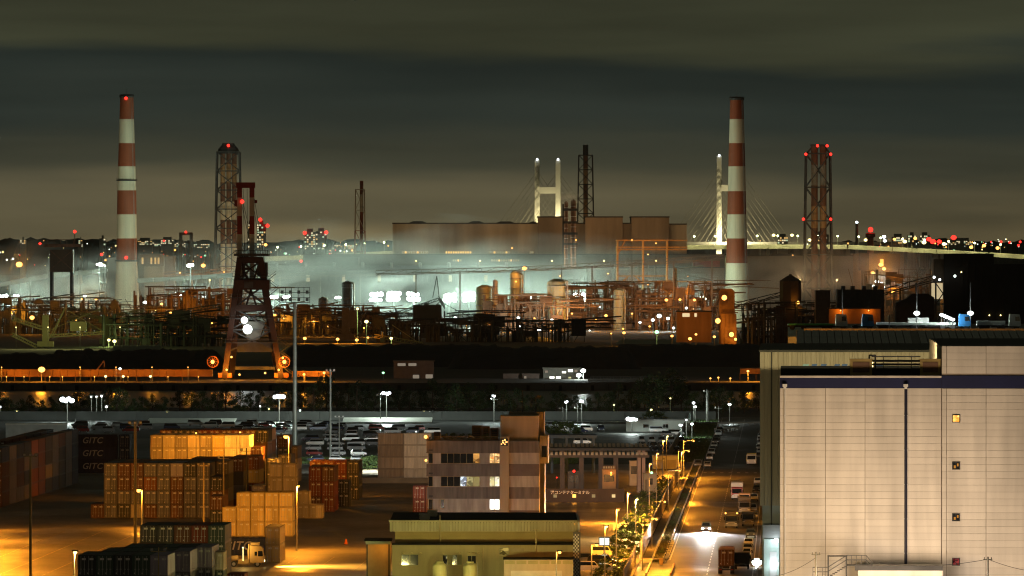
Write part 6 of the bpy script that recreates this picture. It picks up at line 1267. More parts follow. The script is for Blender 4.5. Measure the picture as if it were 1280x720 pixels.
# grey portal frame
A = At(5200, 232.5); rt = T('portal_frame', 'grey portal frame with red lamp standing left of the flue tower', 'portal frame', A.base); X, Z = A.x, A.z; pg = M('portal_ochre', (.3, .22, .13), .7)
for px in (226, 239): g = MB(); g.box(X(px) - 1.2, X(px) + 1.2, -1.5, 1.5, 0, Z(291)); g.build('leg', pg, rt)
g = MB(); g.box(X(224.5), X(240.5), -1.7, 1.7, Z(294), Z(290.5)); g.build('beam', pg, rt); g = MB(); g.ball((0, -2, Z(290)), .9); g.build('warning_lamp', ER, rt)

# ---------------------------------------------------------------- steel mill blocks
def clad(name, col, s=.03): return M(name, col, .8, 0, .34, s, streak=True)
def block(rt, A, x0, x1, yt, yb, y0, dep, mt, name='wall', ribs=0):
    g = MB(); z0 = max(0, A.z(yb)); z1 = A.z(yt); g.box(A.x(x0), A.x(x1), y0, y0 + dep, z0, z1)
    if ribs:
        w = (A.x(x1) - A.x(x0)) / ribs
        for i in range(ribs + 1): g.box(A.x(x0) + i * w - .15, A.x(x0) + i * w + .15, y0 - .25, y0, z0, z1)
    return g.build(name, mt, rt)
A = At(4800, 675); rt = T('steel_mill', 'huge brown windowless steel mill hall with stepped roof in the centre', 'steel mill', A.base)
mb1 = clad('mill_cladding', (.36, .27, .17)); mb2 = clad('mill_cladding_dark', (.25, .17, .10)); cap_ = M('mill_roof', (.06, .05, .04), .9)
for i, (a, b_, t, dy, mt) in enumerate(((491, 549, 280, 0, clad('mill_cladding_pale', (.42, .35, .24))), (549.3, 672, 280, 3, mb1), (672.4, 705, 272, -4, mb2), (705.3, 731, 280, 2, mb2), (731.3, 778, 272, -5, mb2), (778.3, 789, 280, 2, mb2), (789.3, 836, 272, -5, mb2), (836.3, 858, 281, -1, mb1))):
    block(rt, A, a, b_, t, 398, dy, 60 - dy, mt, ribs=int((b_ - a) / 9)); g = MB(); g.box(A.x(a) - .4, A.x(b_) + .4, dy - .6, 60.5, A.z(t), A.z(t) + .9); g.build('roof', cap_, rt)
for a, b_, t in ((511, 533, 277.5), (585, 605, 277.5), (620, 643, 277.8), (661, 672, 277.5)): g = MB(); zt = A.z(280) + .9; g.prism([(A.x(a), zt), (A.x(b_), zt), (A.x(b_) - 3, A.z(t) + .6), (A.x(a) + 3, A.z(t) + .6)], 'y', 8, 40); g.build('roof_vent', cap_, rt)
litw = [E('mill_window_orange', (1, .55, .12), 1.3), E('mill_window_dim', (1, .7, .3), .3)]
for x0, x1, y, br in ((503, 536, 315.5, 1), (557, 592, 315.5, 0), (611, 640, 315.5, 1), (662, 668, 315.5, 1), (566, 580, 325.5, 1), (614, 650, 325.5, 1)):
    n_ = int((x1 - x0) / 3)
    for i in range(n_): g = MB(); xx = A.x(x0 + i * 3.); g.box(xx, xx + 1.2, -14.3 if y > 320 else -.6, -14.1 if y > 320 else -.35, A.z(y) - .7, A.z(y) + .7); g.build('window', litw[br if (i * 7 + x0) % 5 else 0], rt)
block(rt, A, 380, 905, 318.5, 398, -14, 13.5, clad('mill_low_grey', (.10, .10, .09)), 'lower_wall', 60); g = MB(); g.box(A.x(378), A.x(907), -15, 0, A.z(318.5), A.z(317.6)); g.build('lower_roof', cap_, rt)
A = At(4650, 500); rt = T('casting_hall', 'long low grey hall behind the row of floodlights', 'hall', A.base)
block(rt, A, 335, 668, 338, 401, 0, 40, clad('hall_grey', (.085, .095, .085)), 'wall', 48); g = MB(); g.prism([(-1.5, A.z(338)), (20, A.z(332)), (41, A.z(338)), (41, A.z(338) - .6), (-1.5, A.z(338) - .6)], 'x', A.x(333), A.x(670)); g.build('roof', M('hall_roof', (.14, .14, .13), .8), rt)
for i in range(52):
    g = MB(); xx = A.x(338) + i * 6.35 * A.k; g.box(xx + .3, xx + 2.6, -.32, -.26, A.z(352), A.z(344)); g.build('window', GLASS('hall_glass', (.05, .06, .06), .2) if i % 7 else E('hall_lit', (1, .85, .5), .5), rt)
for i in range(9): g = MB(); xx = A.x(345) + i * 36 * A.k; g.cyl((xx, 12, A.z(338)), (xx, 12, A.z(329)), 1.1, n=8); g.cyl((xx, 12, A.z(329)), (xx, 12, A.z(328)), 1.6, .4, n=8); g.build('roof_vent', galv, rt)
A = At(4700, 420); rt = T('dark_hall', 'dark hall with raised ridge left of the steel mill', 'hall', A.base)
block(rt, A, 332, 358, 330, 400, 0, 30, clad('hall_dark', (.10, .11, .10))); block(rt, A, 395, 448, 322, 400, 1, 30, clad('hall_dark', (.1, .11, .1)), 'ridge_wall'); block(rt, A, 358, 490, 330, 400, 2, 30, clad('hall_dark', (.1, .11, .1)), 'wing_wall')
A = At(4700, 870); rt = T('right_hall', 'long grey hall right of the chimney with smoke in front', 'hall', A.base)
block(rt, A, 930, 1066, 320, 400, 0, 40, clad('hall_brown_grey', (.30, .26, .21)), 'wall', 20); g = MB(); [g.prism([(A.x(a), A.z(320)), (A.x(b_), A.z(320)), (A.x(b_ - 4), A.z(317)), (A.x(a + 4), A.z(317))], 'y', 2, 30) for a, b_ in ((962, 990), (1017, 1048))]; g.box(A.x(929), A.x(1067), -.6, 41, A.z(320), A.z(319.5)); g.build('roof', cap_, rt)
block(rt, A, 1066.5, 1125, 317, 400, -2, 40, clad('hall_orange', (.42, .26, .13)), 'orange_wing'); g = MB(); g.box(A.x(1073), A.x(1086), -4, -2, A.z(338), A.z(316)); g.box(A.x(1076), A.x(1083), -4, -2, A.z(362), A.z(338)); g.build('bin', rusty, rt)
g = MB(); g.box(A.x(1100), A.x(1104), -3, -2.05, A.z(332), A.z(324)); g.build('bay_window', E('bay_orange', (1, .45, .08), 2), rt)
A = At(4550, 800); rt = T('rolling_hall', 'low brown hall between the silos and the right chimney', 'hall', A.base)
block(rt, A, 690, 905, 335, 402, 0, 36, clad('hall_brown', (.30, .20, .13)), 'wall', 26); block(rt, A, 867, 900, 326, 335, 4, 20, M('hall_red', (.3, .07, .05), .7), 'red_penthouse'); g = MB(); g.box(A.x(689), A.x(906), -.8, 37, A.z(335), A.z(334)); g.build('roof', cap_, rt)
A = At(4450, 180); rt = T('sinter_plant', 'stepped brown plant building right of the left chimney', 'plant building', A.base)
for a, b_, t, dy, m_ in ((174, 205, 318, 0, (.22, .15, .09)), (190, 218, 320, 3, (.12, .09, .07)), (133, 147, 322, 2, (.3, .29, .26)), (180, 204, 333, -3, (.34, .24, .14))): block(rt, A, a, b_, t, 405, dy, 20, clad('sinter_%d' % a, m_), 'wall')
g = MB(); [g.box(A.x(px), A.x(px) + 1.2, -.2, 0, A.z(330), A.z(322)) for px in (177, 188, 193, 197)]; g.build('lit_opening', E('sinter_lit', (1, .6, .2), .6), rt)
A = At(4200, 76); rt = T('transfer_tower', 'dark conveyor transfer tower with red lamp at left', 'transfer tower', A.base); X, Z = A.x, A.z
block(rt, A, 62, 91, 312, 340, 0, 12, clad('transfer_dark', (.10, .075, .05)), 'house'); g = MB(); [g.bar((X(a), -.4, Z(b_)), (X(c), -.4, Z(e)), .5) for a, b_, c, e in ((62, 312, 91, 338), (91, 312, 62, 338))]; g.box(X(54), X(102), -3, 14, Z(309), Z(305)); [g.bar((X(px), -3, Z(305)), (X(px), -3, Z(299.5)), .3) for px in (60, 68, 76, 84, 92)]; g.bar((X(60), -3, Z(299.5)), (X(92), -3, Z(299.5)), .3); g.build('upper_deck', rusty, rt)
for px in (64, 89): [MB().box(X(px) - .8, X(px) + .8, yy, yy + 1.2, 0, Z(340)).build('leg', darksteel, rt) for yy in (0, 10)]
g = MB(); g.cyl((X(93.5), 0, Z(305)), (X(93.5), 0, Z(290)), .4, .2, 6); g.build('mast', rusty, rt); g = MB(); g.ball((X(93.5), -.5, Z(289.5)), 1.0); g.build('warning_lamp', ER, rt)

# silos, towers and tanks
def silo(label, px0, px1, yt, d, mt, pipes=True, group='process silos', ybot=None):
    A = At(d, (px0 + px1) / 2); rt = T('silo', label, 'silo', A.base, 0, group); r = (px1 - px0) / 2 * A.k; z = A.z(yt)
    g = MB(); g.lathe([(r, 0), (r, z - r * .5), (r * .92, z - r * .25), (r * .4, z), (r * .3, z + .4)], 20); g.build('shell', mt, rt); n_ = max(3, int(z / 7))
    for i in range(1, n_ + 1): zz = z * i / (n_ + .6); g = MB(); g.lathe([(r * 1.01, zz - .2), (r * 1.14, zz), (r * 1.14, zz + .15), (r * 1.01, zz + .2)], 16); g.build('walkway', galv, rt)
    if pipes: g = MB(); g.cyl((r * 1.2, -r * .7, 0), (r * 1.2, -r * .7, z * .96), .5, n=8); g.cyl((r * 1.2, -r * .7, z * .96), (r * .3, 0, z), .5, n=8); g.build('downpipe', M('pipe_pale', (.5, .46, .36), .5, .2), rt)
    return rt
sy = M('silo_yellow', (.50, .44, .22), .6, 0, .15, .08, streak=True); sg = M('silo_green', (.44, .46, .32), .6, 0, .15, .08, streak=True)
silo('fat yellow silo lit from below left of the pipes', 595, 614, 357, 4150, sy); silo('tall pale green silo with orange lamp on top', 637, 652, 340, 4150, sg); silo('thick pale silo with conical head in the centre', 684, 707, 349, 4120, sg); silo('small green banded silo left of the right chimney', 767, 780, 361, 4150, sg); silo('slender pale pipe column between the silos', 616, 622, 350, 4140, M('silo_pale', (.5, .45, .38), .6), False); silo('slender grey column behind the orange shed', 841, 846, 335, 4200, M('silo_grey', (.3, .3, .28), .6), False); silo('dark round hot stove left of the floodlight row', 427, 441, 352, 4200, M('stove_dark', (.10, .10, .09), .7)); silo('pointed dark tower beside the dark stove', 398, 408, 372, 4100, M('stove_brown', (.15, .12, .09), .7)); silo('narrow twin vent stack left in front of the mill', 705.5, 710, 252, 4700, rusty, False); silo('narrow twin vent stack right in front of the mill', 713.5, 720, 250, 4702, rusty, False)
A = At(4690, 712); rt = T('stack_bridge', 'dark pipe bridge joining the twin vent stacks', 'pipe bridge', (A.X, 4695, 0)); g = MB(); [g.box(A.x(703), A.x(722), -1.5, -.6, A.z(py) - .8, A.z(py) + .8) for py in (262, 278, 292, 305)]; g.bar((A.x(704), -1, 0), (A.x(704), -1, A.z(255)), 1.0); g.build('frame', darksteel, rt)
# conveyor galleries and gantries
def conveyor(label, pts, d, w=3.0, h=2.8, mt=None, legs=(), name='conveyor_bridge', group='conveyor bridges', truss=True):
    A = At(d, pts[0][0]); rt = T(name, label, 'conveyor', A.base, 0, group); mt = mt or rusty; X, Z = A.x, A.z
    for (a, b_) in zip(pts, pts[1:]):
        p, q = Vector((X(a[0]), 0, Z(a[1]))), Vector((X(b_[0]), 0, Z(b_[1]))); n_ = max(2, int((q - p).length / 9))
        for i in range(n_):
            u, v = p.lerp(q, i / n_), p.lerp(q, (i + .97) / n_); g = MB(); up = Vector((0, 0, h / 2))
            if truss:
                [g.bar(u + up * s + Vector((0, y, 0)), v + up * s + Vector((0, y, 0)), .4) for s in (-1, 1) for y in (-w / 2, w / 2)]; g.bar(u - up + Vector((0, -w / 2, 0)), v + up + Vector((0, -w / 2, 0)), .3); g.bar(u + up + Vector((0, -w / 2, 0)), u - up + Vector((0, -w / 2, 0)), .3); g.bar(u - up * .4, v - up * .4, w * .8, .5)
            else: g.bar(u, v, w, h)
            g.build('bay', mt, rt)
    for px, py in legs: [MB().bar((X(px) + s * .0, s * 2.5, 0), (X(px), s * w / 2, Z(py)), .7).build('leg', mt, rt) for s in (-1, 1)]
    return rt
cg = M('conveyor_grey', (.26, .24, .20), .6, .2, .2, .1)
conveyor('long grey conveyor bridge rising across the mill front to the right chimney', [(470, 341), (640, 337), (702, 334), (905, 322)], 4170, legs=((520, 342), (575, 340), (640, 338), (702, 335), (740, 333), (790, 330), (842, 327), (890, 324)), mt=cg)
conveyor('grey conveyor bridge behind the left chimney', [(-10, 358), (60, 345), (135, 338)], 4300, legs=((12, 356), (38, 350), (100, 342)), mt=M('conveyor_dark', (.09, .09, .08), .7), truss=False)
conveyor('dark conveyor deck between left chimney and unloader', [(172, 351), (292, 344)], 4300, legs=((208, 349), (245, 347), (280, 345)), mt=M('conveyor_dark', (.09, .09, .08)), truss=False)
conveyor('orange trussed pipe bridge left of the flue tower', [(205, 343), (292, 338)], 4400, mt=orng, legs=((240, 341), (275, 339)))
conveyor('grey conveyor bridge running left from the casting hall', [(330, 346), (480, 341)], 4360, mt=cg, legs=((350, 346), (400, 344), (450, 342)))
conveyor('black inclined conveyor up to the round silo house at right', [(918, 382), (976, 368)], 3400, mt=darksteel, h=2.2, w=2.4, legs=((935, 379), (955, 374)))
conveyor('second black inclined conveyor under the silo house conveyor', [(920, 402), (985, 394)], 3400, mt=darksteel, h=2., w=2.4, legs=((940, 400), (965, 397)))
conveyor('dark inclined conveyor up to the big black building at right', [(1105, 365), (1168, 348)], 3450, mt=darksteel, h=3.2, w=3, legs=((1125, 360), (1145, 354)))
# ochre gantry frame
A = At(4250, 805); rt = T('gantry_frame', 'ochre steel gantry frame in front of the mill blocks', 'gantry', A.base); X, Z = A.x, A.z; og = M('gantry_ochre', (.55, .33, .13), .6, .1)
for px in (772, 804, 834): 
    for yy in (0, 12): g = MB(); g.bar((X(px), yy, 0), (X(px), yy, Z(300)), 1.0); g.build('leg', og, rt)
for py in (300.5, 309, 312): g = MB(); [g.bar((X(770), yy, Z(py)), (X(859), yy, Z(py)), .8) for yy in (0, 12)]; g.build('beam', og, rt)
g = MB(); [g.bar((X(a), 0, Z(b_)), (X(c), 0, Z(e)), .7) for a, b_, c, e in ((772, 318, 782, 300), (776, 354, 787, 344), (803, 354, 792, 344), (772, 345, 834, 345), (772, 352, 890, 352))]; g.build('brace', og, rt)
# right-hand near plant: silo house, sheds, black blocks
A = At(3420, 988); rt = T('silo_house', 'dark octagonal silo house with orange lamp at right', 'silo house', A.base); X, Z = A.x, A.z
g = MB(); r = 13.5 * A.k; g.lathe([(r * .8, Z(382)), (r, Z(375)), (r, Z(351)), (r * .25, Z(344.5)), (r * .12, Z(344)), (r * .12, Z(342.5))], 8); g.build('drum', M('silo_house_dark', (.055, .04, .032), .7), rt); g = MB(); g.box(X(970), X(1002), -5, 5, 0, Z(382)); g.build('base_house', M('base_dark', (.05, .035, .03), .8), rt)
g = MB(); g.box(X(1000), X(1008), -1, 1, Z(353), Z(352)); g.build('hoist_beam', darksteel, rt)
g = MB(); g.ball((X(997), -6.2, Z(378)), .8); g.build('sodium_lamp', EO, rt); lightat(rt, (X(996), -7.4, Z(378)), 900, SOD, .6)
A = At(3400, 907.5); rt = T('lamp_tower_house', 'narrow brown conveyor tower with orange lamps beside the right chimney', 'transfer tower', A.base); X, Z = A.x, A.z; bt = M('brown_tower', (.16, .09, .05), .7)
block(rt, A, 899, 918, 364, 430, 0, 8, bt, 'house', 6); g = MB(); g.prism([(X(899), Z(364)), (X(918), Z(364)), (X(915), Z(361)), (X(902), Z(361))], 'y', -.5, 8.5); g.build('roof', bt, rt); block(rt, A, 901, 920, 392, 430, -3, 3, bt, 'porch', 4)
for px, py, s, pw in ((905, 372, 1.3, 2600), (897, 401, 1.3, 2200), (914, 418, 1.2, 2200), (919, 424, .7, 700)): g = MB(); g.ball((X(px), -5, Z(py)), s); g.build('sodium_lamp', EO, rt); lightat(rt, (X(px), -7.5, Z(py)), pw, SOD, .6)
A = At(3350, 867); rt = T('orange_shed', 'square orange-lit shed left of the brown conveyor tower', 'shed', A.base); block(rt, A, 846, 889, 390, 428, 0, 14, M('shed_orange_brown', (.36, .20, .10), .7, 0, .2, .1, streak=True), 'wall', 6); g = MB(); g.box(A.x(845), A.x(890), -.6, 15, A.z(390), A.z(388.5)); g.build('roof', darksteel, rt)
for a, b_ in ((853, 862), (868, 871)): g = MB(); g.box(A.x(a), A.x(b_), -.3, 0, A.z(396), A.z(391.5)); g.build('window', E('shed_window', (1, .75, .4), .9), rt)
A = At(3300, 735); rt = T('dark_shed', 'small black square shed in front of the silos', 'shed', A.base); block(rt, A, 714.5, 732, 399.5, 420, 0, 8, M('shed_black', (.03, .03, .028), .8), 'wall', 4); g = MB(); g.box(A.x(714), A.x(732.5), -.5, 8.5, A.z(399.5), A.z(398.8)); g.build('roof', darksteel, rt)
A = At(3300, 1076); rt = T('ore_shed', 'dark shed with roof vents right of the silo house', 'shed', A.base); block(rt, A, 1047, 1105, 362, 432, 0, 20, M('ore_shed_dark', (.05, .045, .04), .8), 'wall', 12)
for px in (1052, 1064, 1078, 1092): g = MB(); g.box(A.x(px), A.x(px + 5), 3, 8, A.z(362), A.z(357.5)); g.build('roof_vent', darksteel, rt)
block(rt, A, 1020, 1038, 363, 432, 3, 12, M('ore_shed_dark', (.05, .045, .04)), 'side_bin'); block(rt, A, 1036, 1100, 386, 432, -4, 4, M('ore_shed_rust', (.30, .14, .07), .8), 'lower_front'); g = MB(); g.box(A.x(1034), A.x(1101), -8, 0, A.z(386), A.z(384.5)); g.build('lean_to', darksteel, rt)
for px, pw in ((1050, 900), (1085, 700)): g = MB(); g.ball((A.x(px), -5.4, A.z(388)), .3); g.build('sodium_lamp', EO, rt); lightat(rt, (A.x(px), -6.5, A.z(388.5)), pw, SOD, .4)
A = At(3350, 1225); rt = T('black_block', 'big black stepped plant block at the far right', 'plant building', A.base); bb = M('black_block', (.022, .018, .016), .85, 0, .3, .1)
block(rt, A, 1180, 1242, 317, 440, 0, 30, bb, 'wall', 8); block(rt, A, 1209, 1300, 330, 440, -3, 30, bb, 'right_wing', 10); block(rt, A, 1167.5, 1190, 324, 351, 1, 14, M('block_brown', (.10, .07, .045), .8), 'left_wing'); g = MB(); g.box(A.x(1166), A.x(1191), .5, 16, A.z(352.5), A.z(351)); g.build('ledge', darksteel, rt)
for px in (1170, 1188): [MB().bar((A.x(px), yy, 0), (A.x(px), yy, A.z(352)), .8).build('leg', darksteel, rt) for yy in (2, 12)]
g = MB(); [g.bar((A.x(a), 1.5, A.z(b_)), (A.x(c), 1.5, A.z(e)), .5) for a, b_, c, e in ((1170, 380, 1188, 354), (1188, 380, 1170, 354), (1170, 404, 1188, 380), (1170, 380, 1188, 380), (1170, 404, 1188, 404))]; g.build('bracing', darksteel, rt)
g = MB(); g.box(A.x(1166), A.x(1187), 10, 10.5, A.z(374), A.z(354)); g.build('lit_panel', E('lit_panel', (1, .8, .45), .55), rt)
for px, py in ((1193, 345), (1167, 346.5), (1201, 340), (1236, 394), (1250, 394), (1174, 349.5)): g = MB(); g.ball((A.x(px), -4.2, A.z(py)), .6 if px < 1200 else .35); g.build('lamp', EW if px < 1200 else EY, rt)
# dark rounded hopper
A = At(3300, 1150); rt = T('hopper_house', 'dark round-shouldered hopper house left of the black block', 'hopper', A.base); g = MB(); g.prism([(A.x(1120), 0), (A.x(1168), 0), (A.x(1168), A.z(372)), (A.x(1160), A.z(367)), (A.x(1140), A.z(367.5)), (A.x(1134), A.z(373)), (A.x(1120), A.z(379))], 'y', 0, 12); g.build('body', M('hopper_dark', (.04, .03, .025), .8), rt)
# stackers and reclaimers on the ore yard
def stacker(label, d, mt, mast, segs, group='stackers and reclaimers', extra=(), house=None):
    A = At(d, mast[0]); rt = T('stacker', label, 'stacker', A.base, 0, group); X, Z = A.x, A.z
    g = MB(); w = mast[3] * A.k / 2; g.box(-w, w, -w, w, 1, Z(mast[1])); g.build('mast', mt, rt)
    g = MB(); g.box(-w * 2.5, w * 2.5, -4, 4, .6, 3.2); g.build('bogie', mt, rt)
    for i, (a, b_, c, e, t) in enumerate(segs):
        g = MB(); p, q = Vector((X(a), -1.5, Z(b_))), Vector((X(c), -1.5, Z(e)))
        if t > 2: 
            n_ = 8; up = Vector((0, 0, t * A.k / 2)); [g.bar(p + up * s + Vector((0, y, 0)), q + up * s + Vector((0, y, 0)), .5) for s in (-1, 1) for y in (0, 3)]
            for k in range(n_): u, v = p.lerp(q, k / n_), p.lerp(q, (k + 1) / n_); g.bar(u - up, v + up, .3); g.bar(v + up, v - up, .3)
        else: g.bar(p, q, t * A.k * .6)
        g.build('boom' if t > 2 else 'stay', mt, rt)
    if house: a, b_, c, e = house; g = MB(); g.box(X(a), X(c), -3, 3, Z(e), Z(b_)); g.build('machinery_house', mt, rt)
    return rt
ol = M('stacker_olive', (.34, .33, .16), .6, .1, .2, .1); dk_ = M('stacker_dark', (.10, .10, .09), .6, .1, .25, .1)
stacker('olive stacker with tall square mast at left', 3450, ol, (57, 394, 432, 8), [(15, 398, 62, 413, 4), (62, 413, 130, 384, 1.2), (82, 384, 57, 432, 1.5), (82, 384, 66, 420, 2), (130, 415, 82, 386, 1.), (60, 420, 130, 416, 3), (15, 418, 54, 437, 4)], house=(88, 402, 108, 414))
stacker('olive reclaimer with crossing booms left of the chimney', 3550, ol, (136, 398, 430, 9), [(85, 395, 140, 420, 4), (84, 384, 140, 390, .9), (112, 402, 108, 416, 2), (140, 395, 180, 388, 3), (150, 425, 162, 392, 1.4), (136, 400, 100, 392, 3)], house=(124, 396, 144, 404))
stacker('dark stacker with long boom between chimney and unloader', 3500, dk_, (226, 396, 425, 3), [(150, 400, 275, 382, 3.5), (226, 386, 262, 424, 1.4), (186, 388, 175, 415, 1.2), (272, 398, 226, 392, 3)], house=(215, 388, 238, 400))
stacker('reclaimer with lattice boom and rusty tower right of the unloader', 3700, M('reclaimer_rust', (.30, .20, .13), .6), (432, 385, 417, 9), [(385, 389, 448, 402, 3), (460, 386, 443, 413, 2), (440, 372, 385, 390, 1.), (396, 404, 440, 418, 3), (372, 404, 392, 420, 2), (340, 422, 460, 420, 5)], house=(437, 388, 446, 410))
stacker('big dark bucket reclaimer silhouetted before the floodlights', 3750, dk_, (533, 378, 415, 6), [(477, 398, 548, 374, 3), (493, 384, 506, 412, 2.5), (548, 372, 556, 384, 4), (520, 405, 552, 378, 5), (556, 380, 614, 410, 1.5), (495, 408, 535, 404, 5), (541, 372, 546, 345, 2), (549, 372, 546, 345, 2), (590, 392, 615, 410, 1.5)], house=(516, 381, 552, 398))
stacker('pale conveyor boom lying down to the right of the rusty reclaimer', 3600, M('boom_ochre', (.42, .33, .16), .6), (478, 415, 428, 2), [(468, 420, 528, 430, 4), (490, 406, 526, 430, 1.3)])
# dense pipework that nobody could count, one mass per area
def tangle(label, x0, x1, yt, yb, d, n_, seed, mt, dep=40):
    rr = random.Random(seed); A = At(d, (x0 + x1) / 2); g = MB()
    for _ in range(n_):
        k = rr.random(); px = rr.uniform(x0, x1); py = rr.uniform(yt, yb); y = rr.uniform(-dep / 2, dep / 2); x, z = A.x(px), max(.5, A.z(py))
        if k < .3: g.cyl((x, y, 0), (x, y, z), rr.uniform(.25, 1.0), n=7)
        elif k < .62: g.cyl((x, y, z), (x + rr.uniform(6, 40), y, z + rr.choice((0, 0, 0, rr.uniform(-4, 4)))), rr.uniform(.15, .5), n=6); g.bar((x + 2, y, 0), (x + 2, y, z), .3)
        elif k < .75: w, h = rr.uniform(2, 8), rr.uniform(2, 6); g.box(x, x + w, y, y + rr.uniform(2, 5), max(0, z - h), z); g.bar((x + .3, y + .3, 0), (x + .3, y + .3, z), .4); g.bar((x + w - .3, y + .3, 0), (x + w - .3, y + .3, z), .4)
        elif k < .87: w = rr.uniform(5, 16); g.box(x, x + w, y, y + 3, z, z + .2); [g.bar((x + q, y, z), (x + q, y, z + 1.1), .12) for q in range(0, int(w), 2)]; g.bar((x, y, z + 1.1), (x + w, y, z + 1.1), .12); [g.bar((x + q, y, 0), (x + q, y, z), .3) for q in (.2, w - .2)]
        else: g.bar((x, y, 0), (x + rr.uniform(-12, 12), y, z), .35)
    o = g.build('pipework', mt, None, A.base); tag(o, label, 'pipework', kind='stuff')
pr = M('pipework_rust', (.26, .17, .10), .6, .1, .3, .2); pgm = M('pipework_grey', (.24, .24, .22), .6, .1, .3, .2)
tangle('tangle of pipes and platforms around the left chimney foot', -10, 150, 372, 410, 4000, 260, 1, pgm); tangle('rusty pipework right of the left chimney', 170, 300, 358, 410, 4050, 280, 2, pr); tangle('rusty pipework between unloader and dark stove', 330, 470, 380, 415, 3950, 260, 3, pr); tangle('pipework around the pale silos', 600, 700, 366, 412, 4130, 260, 4, pr); tangle('pipework and platforms before the brown hall', 700, 900, 350, 412, 4180, 460, 5, pr); tangle('grey pipework on top of the mill roofline front', 730, 870, 330, 360, 4400, 60, 6, pr); tangle('dark pipework beside the silo house', 925, 1045, 376, 425, 3420, 160, 7, darksteel, 20); tangle('rusty structures in front of the orange wing', 1075, 1170, 335, 395, 4400, 110, 8, pr); tangle('dark clutter along the ore yard edge', 470, 720, 398, 416, 3650, 160, 9, darksteel, 20); tangle('dark lattice clutter silhouetted under the row of floodlights', 330, 620, 388, 414, 3900, 150, 11, darksteel, 30); tangle('dark yard clutter left of the unloader', 130, 280, 392, 425, 3500, 130, 10, darksteel, 20)

# ---------------------------------------------------------------- plant floodlights and work lights
FL = [(4, 370, 2.4, 26000), (20, 370, 1.6, 14000), (124, 330.5, 2.2, 20000), (131, 332.5, 1.4, 8000), (238, 331.5, 2.2, 20000), (227, 370, 1.9, 18000), (235, 370.5, 1.9, 18000), (343, 371.5, 2.2, 26000), (358, 371, 2.4, 26000), (423, 372, 1.7, 18000), (470, 371.5, 3.2, 46000), (492, 370.5, 3.7, 56000), (516, 371, 3.2, 46000), (562, 372, 3.2, 46000), (586, 371.5, 3.0, 42000), (626, 371.5, 1.7, 20000), (664, 372, 1.7, 22000), (681, 371.5, 1.1, 8000), (726, 372, 3.3, 42000), (757, 372, 1.1, 8000), (799, 372, 1.3, 10000), (817, 372, 1.3, 10000), (858, 372.5, 1.3, 9000), (878.5, 372.5, 2.2, 24000), (111, 398, 1.4, 8000), (7, 415, 1.5, 8000)]
xs_ = sorted(f[0] for f in FL)
for px, py, s, pw in FL:
    d = 4258; A = At(d, px); h = A.z(py); rt = T('plant_floodlight', f'{"large" if s > 2.5 else "medium" if s > 1.5 else "small"} white plant floodlight on a mast, {ORD[xs_.index(px)]} from the left', 'floodlight', A.base, 0, 'white plant floodlights')
    g = MB(); g.cyl((0, 1.5, 0), (0, 1.5, h + 1), .35, .22, 7); g.build('mast', darksteel, rt)
    g = MB(); rq = random.Random(int(px)); w = s * .58
    for ix in ((-1.3, -.45, .45, 1.3) if s > 2.6 else (-1, 0, 1) if s > 1.5 else (0,)):
        for iz in ((-.8, .8) if s > 2.6 else (0,)): g.ball((ix * w * 1.15 + rq.uniform(-.15, .15) * s, 0, h + iz * w + rq.uniform(-.12, .12) * s), w * rq.uniform(.5, .85), 0, 10, 6)
    g.build('lamp_bank', E('floodlight_white', (.88, 1, .94), 22), rt, smooth=True); lightat(rt, (0, -s - 5, h), pw * 1.65, (.68, 1., .80), 1.2); 
